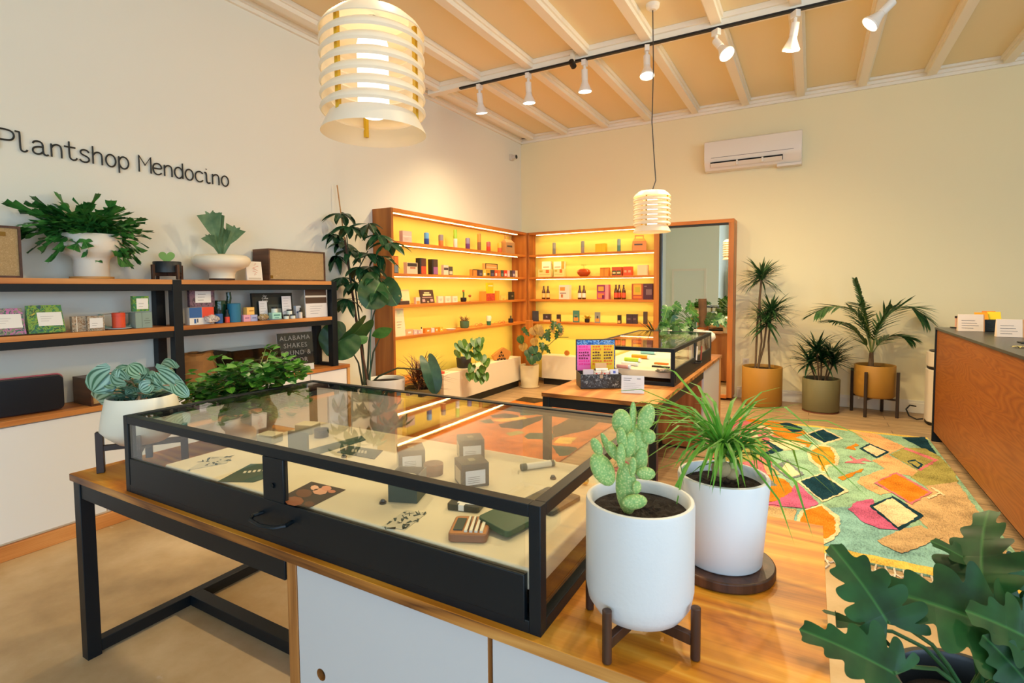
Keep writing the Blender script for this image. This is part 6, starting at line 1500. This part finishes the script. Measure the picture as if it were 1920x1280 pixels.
flat('envelope', 'dark green six-sided folder left of the case mullion', 'folder', [(408, 903), (470, 870), (512, 870), (530, 885), (475, 904)], .0015, deepg, lambda m, c_: [m.add([tuple(oz(455+9*k, 888-1.0*k)-c_+Vector((0, 0, .0022))), tuple(oz(460+9*k, 888-1.0*k)-c_+Vector((0, 0, .0022))), tuple(oz(463+9*k, 884-1.0*k)-c_+Vector((0, 0, .0022))), tuple(oz(458+9*k, 884-1.0*k)-c_+Vector((0, 0, .0022)))], [(0, 1, 2, 3)], plain('#D8D0B8', .5)) for k in range(6)])
def ph(m, c_):
    for (a, b, c2, d2, col) in ((552, 940, 18, 9, '#8A4A1E'), (570, 925, 16, 8, '#6A3A18'), (600, 922, 14, 6, '#E0A080'), (612, 916, 10, 5, '#D89070'), (590, 915, 8, 5, '#E8B090'), (622, 922, 8, 3, '#C87A5A'), (580, 945, 10, 5, '#5A2E14')):
        poly = [tuple(oz(a+c2*cos(i*pi/4), b+d2*sin(i*pi/4))-c_+Vector((0, 0, .0014+.0001*(a % 5)))) for i in range(8)]; m.add(poly, [tuple(range(8))][::1], mt(col))
flat('photo_print', 'dark photograph print of hands lying right of the mullion', 'photo', [(541, 925), (584, 903), (648, 918), (580, 952), (541, 944)], .001, '#2A1A14', ph)
flat('folder_strip', 'long grey-green strip with two pale dots lying on the tray', 'strip', [(569, 846), (678, 817), (686, 825), (579, 857)], .002, '#3E564C')
flat('envelope', 'grey-green envelope with pale lettering under the glass reflection', 'folder', [(632, 848), (655, 836), (718, 845), (702, 861)], .002, '#30443C', lambda m, c_: [m.add([tuple(oz(660+6*k, 843+.8*k)-c_+Vector((0, 0, .0027))), tuple(oz(664+6*k, 843+.8*k)-c_+Vector((0, 0, .0027))), tuple(oz(663+6*k, 848+.8*k)-c_+Vector((0, 0, .0027))), tuple(oz(659+6*k, 848+.8*k)-c_+Vector((0, 0, .0027)))], [(0, 1, 2, 3)], plain('#C8C0A8', .5)) for k in range(5)])
dk = plain('#2C3A34', .55)
def tbox(label, x0, x1, yb, yt, rz, lid=False, c_='#2C3A34', name='gift_box', front=True):
    """square dark box; x0..x1 width in px at the base, yb base front y, yt top y"""
    P = oz((x0+x1)/2, yb); D = (P-E0).dot(fw); w = (x1-x0)/F_PX*D*.72; h = (yb-yt)/F_PX*D*.72
    t = thing(name, label, 'box', (P.x, P.y+w*.45, TZ), rz); m = MB(); m.box(-w/2, w/2, -w/2, w/2, 0, h, mt(c_)); m.build('box_body', t, bevel=.0015)
    m = MB(); m.box(-w*.36, w*.36, -w/2-.0008, -w/2, h*.12, h*.72, mt('#DCE0E4'))
    for k in range(4): m.box(-w*.28, w*.15, -w/2-.0012, -w/2-.0008, h*(.2+.08*k), h*(.215+.08*k), ink)
    m.push(RZ(-90)).box(-w*.36, w*.36, -w/2-.0008, -w/2, h*.12, h*.72, mt('#C8BFA0')).pop(); m.build('paper_label', t)
    m = MB(); m.box(-w*.12, w*.12, -w*.15, w*.15, h, h+.0006, plain('#8A8A70', .5)); m.build('lid_print', t)
tbox('dark square box with white labels in the middle of the tray', 834, 908, 912, 850, 50)
tbox('dark square box with white labels behind the middle one', 838, 903, 862, 808, 42)
tbox('dark square box with a raised flap near the shelf reflection', 722, 790, 880, 828, 46)
def openbox(label, cx_, yb, w, h, rz, c1='#1E3C38'):
    P = oz(cx_, yb); t = thing('open_box', label, 'box', (P.x, P.y+.03, TZ), rz); m = MB(); e = .004; c_ = mt(c1)
    m.box(-w/2, w/2, -w/2, w/2, 0, e, c_).box(-w/2, -w/2+e, -w/2, w/2, e, h, c_).box(w/2-e, w/2, -w/2, w/2, e, h, c_).box(-w/2+e, w/2-e, -w/2, -w/2+e, e, h, c_).box(-w/2+e, w/2-e, w/2-e, w/2, e, h, c_); m.build('box_body', t)
    m = MB(); m.cyl((0, 0, e), w*.34, h*.72, plain('#3A4A44', .4), 28); m.lathe([(w*.2, h*.75+e), (w*.26, h*.78+e), (w*.32, h*.75+e)], plain('#B8B89A', .4), 28); m.build('jar_insert', t)
openbox('dark green open box with a round embossed lid, front centre of the tray', 752, 938, .085, .075, 20)
P = oz(813, 888); turned('grinder', 'round bronze grinder puck between the dark boxes', 'grinder', (P.x, P.y, TZ), [('grinder_base', [(.031, 0), (.031, .016), (.030, .017)], plain('#5A3A28', .35, 1)), ('grinder_lid', [(.032, .017), (.032, .034), (.030, .036), (.012, .0355)], plain('#6A4630', .35, 1))])
P = oz(603, 818); turned('grinder', 'round grey grinder puck at the rear of the tray', 'grinder', (P.x, P.y, TZ), [('grinder_base', [(.028, 0), (.028, .014)], plain('#4A4A46', .35, 1)), ('grinder_lid', [(.029, .014), (.029, .03), (.027, .032)], plain('#54544E', .35, 1))])
def acr(label, x, y, w, h, rz):
    P = oz(x, y); t = thing('riser_block', label, 'riser', (P.x, P.y+.02, TZ), rz); MB().box(-w/2, w/2, -w*.4, w*.4, 0, h, plain('#8A8A70', .4)).build('block', t, bevel=.002)
    MB().box(-w/2, w/2, -w*.4, w*.4, h, h+.004, plain('#F2EAC8', .4)).build('pale_top', t, bevel=.001)
acr('grey hexagonal riser with pale top at the left rear of the tray', 498, 830, .075, .03, 10); acr('grey riser with pale top beside the propped sheet', 570, 812, .08, .035, 15)
P = oz(560, 846); carton('propped_panel', 'grey-green square panel standing on the tray', 'panel', (P.x, P.y, TZ), 12, .085, .012, .075, '#4A5E54')
# roll / tube
A0, A1 = oz(977, 882), oz(1040, 873); t = thing('incense_tube', 'small paper-wrapped tube lying at the right rear of the tray', 'tube', tuple((A0+A1)/2)); dv_ = (A1-A0)/2; up_ = Vector((0, 0, .011))
MB().tube([-dv_+up_, -dv_*.7+up_], .011, plain('#2E3E38', .5), 16).build('end_cap', t); MB().tube([dv_*.75+up_, dv_*.93+up_], .011, plain('#2E3E38', .5), 16).build('end_cap', t)
MB().tube([-dv_*.7+up_, dv_*.75+up_], .0108, plain('#DCD6C6', .5), 16).build('paper_wrap', t); MB().tube([dv_*.93+up_, dv_+up_], .010, plain('#E8D8A0', .2), 16).build('glass_tip', t)
for (x, y, lb) in ((718, 943, 'tiny black pin badge beside the green open box'), (1037, 897, 'tiny black pin badge below the paper tube'), (645, 857, 'tiny black pin badge near the lettered envelope')):
    P = oz(x, y); m = MB(); m.cyl((0, 0, 0), .010, .004, plain('#1C2226', .3), 16).blob((0, 0, .007), (.008, .006, .005), plain('#3A444A', .3), 10, 6); tag(m.build('pin_badge'), lb, 'pin', None, (P.x, P.y, TZ))
P = oz(1097, 908); m = MB(); m.blob((0, 0, .012), (.012, .012, .012), plain('#D8B060', .15, 1), 20, 12); tag(m.build('brass_ball'), 'small brass ball at the right edge of the tray', 'ball', None, (P.x, P.y, TZ))
m = MB(); m.tube([(.012*cos(i*pi/8), .012*sin(i*pi/8), .0025) for i in range(17)], .0025, plain('#A87A5A', .3, 1), 8, cap=False); P = oz(797, 896); tag(m.build('metal_ring'), 'small copper ring beside the bronze puck', 'ring', None, (P.x, P.y, TZ))
# multi tool and hinged cases
def slab(name, label, cat, px, h, mat, rad=.006, extra=None):
    P = [oz(x, y) for x, y in px]; c_ = sum(P, Vector())/4; u = (P[1]-P[0]); w = u.length; v = (P[3]-P[0]).length; rz = math.atan2(u.y, u.x)
    t = thing(name, label, cat, (c_.x, c_.y, TZ), math.degrees(rz)); MB().rrbox(0, 0, w, v, 0, h, min(rad, v*.45), mat).build('body', t, bevel=.0015)
    if extra: extra(t, w, v, h)
    return t
blk = plain('#1E2C28', .35)
slab('zip_case', 'small dark zip case with a white band near the mullion centre', 'case', [(842, 955), (902, 962), (908, 946), (848, 938)], .016, blk, .008, lambda t, w, v, h: MB().box(-.012, .004, -v/2-.0005, v/2+.0005, h*.0+.001, h+.0008, label_m).box(-.02, .03, -v*.3, v*.3, h, h+.001, label_m).build('paper_band', t))
slab('multi_tool', 'dark flat folding tool lying under the right glass edge', 'tool', [(1022, 970), (1078, 938), (1040, 922), (984, 940)], .012, plain('#2E3A34', .35), .010, lambda t, w, v, h: [MB().cyl((x, 0, h), .004, .0015, alu, 12).build('rivet', t) for x in (-w*.35, 0, w*.35)])
def insert(t, w, v, h):
    MB().rrbox(0, 0, w*.93, v*.88, h, h+.001, .006, plain('#B8763E', .5)).build('lining', t)
    MB().box(-w*.40, -w*.16, -v*.3, v*.3, h+.001, h+.004, plain('#1E3A34', .5)).build('small_box', t)
    for k in range(4): MB().box(w*(-.10+.135*k), w*(-.02+.135*k), -v*.38, v*.38, h+.001, h+.006, plain('#E8E0CC', .6)).build('paper_cone', t)
    for k in range(3): MB().bar((w*(-.0+.135*k), -v*.34, h+.006), (w*(-.03+.135*k), v*.34, h+.006), .002, .003, plain('#3A2E1E', .5)).build('elastic', t)
rc = slab('rolling_case', 'opened brown case with cream cones and a deep green lid', 'case', [(822, 1029), (897, 1032), (904, 985), (833, 990)], .018, plain('#8A5A42', .5), .012, insert)
P = [oz(x, y) for x, y in [(905, 1030), (980, 990), (972, 962), (906, 992)]]; cc = sum(P, Vector())/4; u_ = P[1]-P[0]; v_ = P[3]-P[0]
inv = (Matrix.Translation(rc.location) @ Matrix.Rotation(rc.rotation_euler.z, 4, 'Z')).inverted()
m = MB(); m.push(inv @ Matrix.Translation((cc.x, cc.y, TZ+.010)) @ Matrix.Rotation(math.atan2(u_.y, u_.x), 4, 'Z') @ RX(6)).rrbox(0, 0, u_.length, v_.length, 0, .016, .012, plain('#1E4A34', .4)).pop()
lo = m.build('case_lid', rc, bevel=.0015); lo['label'] = 'deep green lid'; rc.location.y += .035; rc.location.x += .005

# --- far table: tin box with posters, sign card
def ft(x, y, z=.7705): return onz(x, y, z)
P = ft(1150, 738)
D = (P-E0).dot(fw)
P = ft(1122, 724)
t = thing('tin_box', 'worn black tin box with its colourful lid open on the far table', 'tin box', (P.x, P.y, .7715), 32); TR = radians(32)
wb, db, hb = .30, .20, .105; bkm = plain('#2A2826', .4); scr = patmat('scratched_tin', ['#222A30', '#222A30', '#3A4852', '#9AA8B0', '#2A3238'], 45, .35)
m = MB(); m.box(-wb/2, wb/2, -db/2, db/2, 0, .006, bkm).box(-wb/2, wb/2, -db/2, -db/2+.004, .006, hb, scr).box(-wb/2, wb/2, db/2-.004, db/2, .006, hb, bkm).box(-wb/2, -wb/2+.004, -db/2+.004, db/2-.004, .006, hb, bkm).box(wb/2-.004, wb/2, -db/2+.004, db/2-.004, .006, hb, bkm).box(-wb/2+.004, wb/2-.004, -db/2+.004, db/2-.004, .05, .056, bkm)
m.build('tin_body', t, bevel=.002)
MB().box(-.012, .012, -db/2-.006, -db/2, hb-.028, hb-.004, plain('#B0A890', .3, 1)).build('latch', t)
m = MB(); hl = .235; blu = patmat('blue_swirl', ['#1E4A9A', '#2E7AD0', '#8AB8E8', '#16386A', '#3A8AE0'], 30)
m.box(-wb/2, wb/2, db/2+.001, db/2+.022, hb, hb+hl, bkm).box(-wb/2+.006, wb/2-.006, db/2-.0005, db/2+.001, hb+.01, hb+hl-.006, blu); lid_ = m.build('lid', t, bevel=.001)
pink_ = MB().box(-wb/2+.008, -wb/6+.01, db/2-.0015, db/2-.0006, hb-.0, hb+hl*.82, plain('#F06AC0', .4)).build('pink_poster', lid_)
yel_ = MB().box(-wb/6+.012, wb/2-.010, db/2-.0015, db/2-.0006, hb-.0, hb+hl*.82, plain('#F0C81E', .4)).build('yellow_poster', lid_)
rs = random.Random(2)
for (par, x0, x1, c1, c2) in ((pink_, -wb/2+.02, -wb/6+.004, '#7A1A4A', '#F030A0'), (yel_, -wb/6+.026, .045, '#5A2A1A', '#E86A1E'), (yel_, .062, wb/2-.02, '#5A2A1A', '#E86A1E')):
    m = MB()
    for r_ in range(7):
        x = x0
        while x < x1-.012:
            w_ = rs.uniform(.008, .016); z = hb+hl*.74-r_*.022; m.box(x, min(x1, x+w_), db/2-.003-.0001*r_, db/2-.0015, z, z+rs.uniform(.010, .014), mt(c1 if (r_ in (2, 3, 4)) else c2)); x += w_+.005
    m.build('poster_lettering', par)
o3 = Vector(t.location)
def rv(x, y, z): return o3+Vector((x*cos(TR)-y*sin(TR), x*sin(TR)+y*cos(TR), z))
def inb(name, label, cat, x, y, w, d, h, col, patches=(), tilt=0, rz=0, dz=0): return carton(name, label, cat, tuple(rv(x, y, .0585+dz)), 32+rz, w, d, h, col, patches, (), tilt)
inb('candy_bag', 'clear pale packet at the left in the tin box', 'packet', -.085, -.05, .075, .02, .075, '#D8C8D0', [(.1, .9, .05, .5, '#B8A8B8')], 8)
turned('candy_jar', 'left red and white striped jar in the tin box', 'jar', tuple(rv(-.018, -.055, .0565)), [('jar_body', [(.026, 0), (.028, .05), (.026, .056)], patmat('red_stripe', ['#E0442A', '#F0E8DC', '#E0442A'], 40)), ('lid', [(.028, .056), (.028, .068)], '#F0ECE0')])
turned('candy_jar', 'right red and white striped jar in the tin box', 'jar', tuple(rv(.042, -.055, .0565)), [('jar_body', [(.026, 0), (.028, .05), (.026, .056)], MATS['red_stripe']), ('lid', [(.028, .056), (.028, .068)], '#F0ECE0')])
inb('candy_bag', 'white packet with blue print at the right in the tin box', 'packet', .105, -.06, .062, .02, .075, '#E8E4F0', [(.1, .9, .15, .5, '#4A5AC0'), (.35, .65, .6, .85, '#5A6AC8')], 10, 10)
inb('kraft_card', 'tan card standing behind the striped jars in the tin box', 'card', .02, .0, .085, .006, .115, '#D8AC7A', [(.2, .8, .5, .56, '#8A6A4A')], 6)
A0 = o3+Vector((-.02, -.045, .135)); tag(MB().tube([(-.045, 0, 0), (.045, 0, 0)], .009, plain('#E8E4DC', .4), 12).tube([(-.052, 0, 0), (-.045, 0, 0)], .0095, blackd, 12).build('lip_balm'), 'small white tube lying across the striped jars', 'tube', None, tuple(rv(.012, -.055, .0565+.068+.0095)), 32)
carton('sign_card', 'white lined sign card leaning at the corner of the tin box', 'sign card', tuple(ft(1186, 737, .7715)), 14, .155, .006, .122, '#D4DAE4', lines(5, .1, .9, .15, .55, '#9AA0B0', .012)+[(.1, .45, .82, .86, '#7A8090'), (.1, .4, .7, .74, '#7A8090'), (.68, .85, .8, .84, '#7A8090')], (), 14)
# goods in the far case
FZ = .77+.1055
def fo(x, y): return onz(x, y, FZ)
def fbox(label, x, y, w, d, h, col, rz=0, name='paper_roll', cat='roll'):
    P = fo(x, y); return carton(name, label, cat, (P.x, P.y, FZ), rz, w, d, h, col)
def froll(label, x, y, L_, r, col, rz, name='boxed_roll', cat='roll'):
    P = fo(x, y); t = thing(name, label, cat, (P.x, P.y, FZ), rz); MB().tube([(-L_/2, 0, r), (L_/2, 0, r)], r, mt(col), 16).build('roll_body', t); MB().tube([(L_/2, 0, r), (L_/2+.012, 0, r)], r*.98, plain('#E0E8F0', .3), 16).build('white_end', t)
froll('orange rolled pack with white end in the far case', 1200, 672, .15, .018, '#F09A1E', -10); froll('lime green rolled pack in the far case', 1185, 678, .13, .018, '#B8D83A', -10); froll('pale pink rolled pack in the far case', 1168, 690, .10, .016, '#F0B0A0', -10); froll('light blue rolled pack in the far case', 1215, 664, .14, .018, '#8AC8D8', -10)
froll('white rolled pack in the far case', 1180, 685, .13, .016, '#F0ECE4', -10)
P = fo(1245, 690); tag(MB().box(-.07, .07, -.012, .012, 0, .012, blackd).build('pen_case'), 'slim black stick lying before the orange slab', 'stick', None, (P.x-.03, P.y+.02, FZ), -8)
fbox('bright orange slab in the far case', 1240, 683, .11, .035, .014, '#EA7A1E', -8, 'orange_slab', 'box')
m = MB(); rs = random.Random(9)
t = thing('stone_tray', 'round plate of small pale stones in the far case', 'plate', tuple(fo(1245, 697)))
MB().lathe([(0, 0), (.05, 0), (.065, .006), (.063, .008), (0, .003)], plain('#3A3A34', .4), 32).build('plate', t)
for k in range(26):
    a = rs.uniform(0, 6.28); r_ = rs.uniform(0, .05); m.blob((r_*cos(a), r_*sin(a), .012+rs.uniform(0, .01)), (.009, .007, .007), plain('#D8B898', .6), 8, 6)
o = m.build('stones', t, sharp=20); o['kind'] = 'stuff'
t = thing('shell_dish', 'flat dish of tan pieces at the middle of the far case', 'dish', tuple(fo(1290, 672)+Vector((-.05, 0, 0))))
MB().lathe([(0, 0), (.06, 0), (.07, .006), (0, .004)], plain('#8A7A5A', .5), 28).build('dish', t)
m = MB()
for k in range(14): a = rs.uniform(0, 6.28); r_ = rs.uniform(0, .05); m.blob((r_*cos(a), r_*sin(a), .01), (.012, .008, .005), plain('#A87A4A', .6), 8, 5)
m.build('tan_pieces', t)['kind'] = 'stuff'
for k, x in enumerate((1318, 1326, 1334)):
    P = fo(x, 668); tag(MB().tube([(0, 0, 0), (.005, .01, .12)], .006, plain('#A8482A' if k != 1 else '#E8E0D0', .5), 8).build('lighter_stick'), ('left rust-red', 'middle white', 'right rust-red')[k]+' upright stick at the rear of the far case', 'stick', None, (P.x-.04, P.y-.3, FZ))

# --- on the counter
KZ = 1.104
def cz(x, y): return onz(x, y, KZ)
def signblock(label, x, yb, w, h, rz, strip=True):
    P = cz(x, yb); t = thing('sign_block', label, 'sign card', (P.x, P.y+.03, KZ), rz)
    m = MB(); m.add([(-w/2, -.03, 0), (w/2, -.03, 0), (w/2, .03, 0), (-w/2, .03, 0), (-w/2, -.008, h), (w/2, -.008, h), (w/2, .008, h), (-w/2, .008, h)], [(3, 2, 1, 0), (4, 5, 6, 7), (0, 1, 5, 4), (1, 2, 6, 5), (2, 3, 7, 6), (3, 0, 4, 7)], plain('#E8D0B8', .4)); m.build('card_body', t, bevel=.001)
    m = MB()
    for k in range(4): z = h*(.18+.15*k); y = -.03+.022*z/h-.0008; m.box(-w*.36, w*(.1+.07*((k*3) % 4)), y-.0005, y, z, z+.0025, ink)
    m.build('printed_lines', t)
    m = MB(); m.add([(w/2, -.03, 0), (w/2+.008, -.026, 0), (w/2+.008, -.006, h), (w/2, -.008, h)], [(0, 1, 2, 3)], plain('#E89A4A', .3)); m.build('amber_edge', t)
    return t
signblock('pale pink sign block on the counter left of the dark basket', 1820, 621, .17, .145, 0)
signblock('pale pink sign block on the counter right of the dark basket', 1893, 632, .15, .135, 0)
P = cz(1863, 622); t = thing('card_basket', 'dark woven basket of orange and yellow cards on the counter', 'basket', (P.x, P.y+.10, KZ), 0)
MB().box(-.11, .11, -.07, .07, 0, .10, plain('#1A201E', .7, bmp=1, bscale=90)).build('basket_body', t, bevel=.004)
for k, (x, c_) in enumerate(((-.06, '#F09A20'), (.03, '#F0D02A'), (.0, '#E8882A'))):
    m = MB(); m.push(T(x, -.02+.03*k, .08) @ RX(-35+8*k)).box(-.045, .045, -.002, .002, 0, .095, mt(c_)).pop(); m.build('card', t)
P = cz(1800, 612); t = thing('bottle_holder', 'two tiny dark-capped vials on a black tray at the counter end', 'vials', (P.x-.03, min(P.y, 6.34), KZ), 0)
MB().box(-.08, .08, -.04, .04, 0, .008, blackd).build('tray', t, bevel=.002)
for x in (-.04, .02):
    MB().cyl((x, 0, .008), .011, .085, plain('#E0A890', .2), 16).build('vial', t); MB().cyl((x, 0, .093), .014, .018, plain('#2A1C18', .4), 16).build('vial_cap', t)
MB().lathe([(.008, .008), (.014, .03), (.035, .085), (.032, .086), (.01, .03)], plain('#2A3230', .4), 20).build('funnel', t).location = (.075, .01, 0)
P = cz(1912, 651); t = thing('dried_flower', 'small pale dried star flower on the dark countertop', 'flower', (P.x, P.y, KZ))
m = MB()
for k in range(7): a = k*.9; m.leaf((0, 0, .004), (cos(a), sin(a), .25), .05, .010, BLADE, leafmat('dry', '#E8D89A', '#C8B870', rough=.6), 0, .6, .3)
m.build('petals', t); MB().blob((0, 0, .004), (.01, .01, .006), plain('#5A5A30', .7), 8, 6).build('flower_centre', t)
P = cz(1915, 600); tag(MB().box(-.12, .12, -.08, .08, 0, .10, plain('#F0A878', .5)).build('peach_box', bevel=.006), 'peach coloured box at the far right of the counter', 'box', None, (P.x+.06, P.y+.0, KZ), 0)
P = Vector((2.02, 5.6, KZ)); t = thing('potted_counter_plant', 'plant with dark leaves at the far right of the counter', 'potted plant', tuple(P))
pot(t, cylpot(.07, .13, .008), plain('#2A2A28', .5), .06, .11); m = MB()
for q in range(12): a = U(0, 6.28); m.leaf((0, 0, .12), (cos(a)*1.3-.3, sin(a), U(.2, .9)), U(.2, .34), .035, LANCE, dkgreen, 0, .6, .2)
m.build('foliage', t, sharp=60)
# tray on counter near right edge
P = cz(1900, 642); tag(MB().box(-.10, .12, -.05, .05, 0, .006, blackd).build('slate_tray', bevel=.001), 'thin black tray on the counter before the right sign block', 'tray', None, (P.x+.13, P.y+.0, KZ), 0)
# air purifier
ap = thing('air_purifier', 'tall white air purifier standing behind the counter end', 'air purifier', (1.27, 7.22, 0), 0)
MB().rrbox(0, 0, .32, .32, .03, .60, .10, plain('#E4D8C8', .4), 8).build('housing', ap, bevel=.01); MB().rrbox(0, 0, .30, .30, .60, .63, .09, blackd, 8).build('vent_band', ap); MB().rrbox(0, 0, .32, .32, .63, .79, .10, plain('#E4D8C8', .4), 8).build('top_section', ap, bevel=.01)
MB().rrbox(0, 0, .27, .27, .79, .80, .08, plain('#2A2624', .4), 8).build('top_grille', ap); MB().rrbox(0, 0, .31, .31, 0, .03, .09, blackd, 8).build('base', ap)
m = MB(); m.tube([(-.17, .05, .03), (-.22, .08, .012), (-.28, .15, .03), (-.30, .22, .09), (-.26, .27, .13), (-.20, .28, .12)], .008, blackd, 8); m.build('power_cable', ap)
# mirror side: fridge reflected in the mirror
fr_ = thing('drinks_fridge', 'black glass-door drinks fridge reflected in the mirror', 'fridge', (-1.75, -3.95, 0), 180)
MB().box(-.35, .35, -.3, .3, 0, 2.05, blackd).build('cabinet', fr_); MB().box(-.30, .30, -.31, -.30, 1.8, 2.0, emis('fridge_sign', (.75, .85, 1), 1.5)).build('lit_header', fr_)
MB().box(-.29, .29, -.315, -.31, .2, 1.75, glass).build('door_glass', fr_)
for k in range(4):
    MB().box(-.28, .28, -.30, -.305, .35+.35*k, .55+.35*k, patmat('bottles_row', ['#8A2A1A', '#C88A5A', '#5A2A1A', '#E0B080'], 25)).build('shelf_row', fr_)
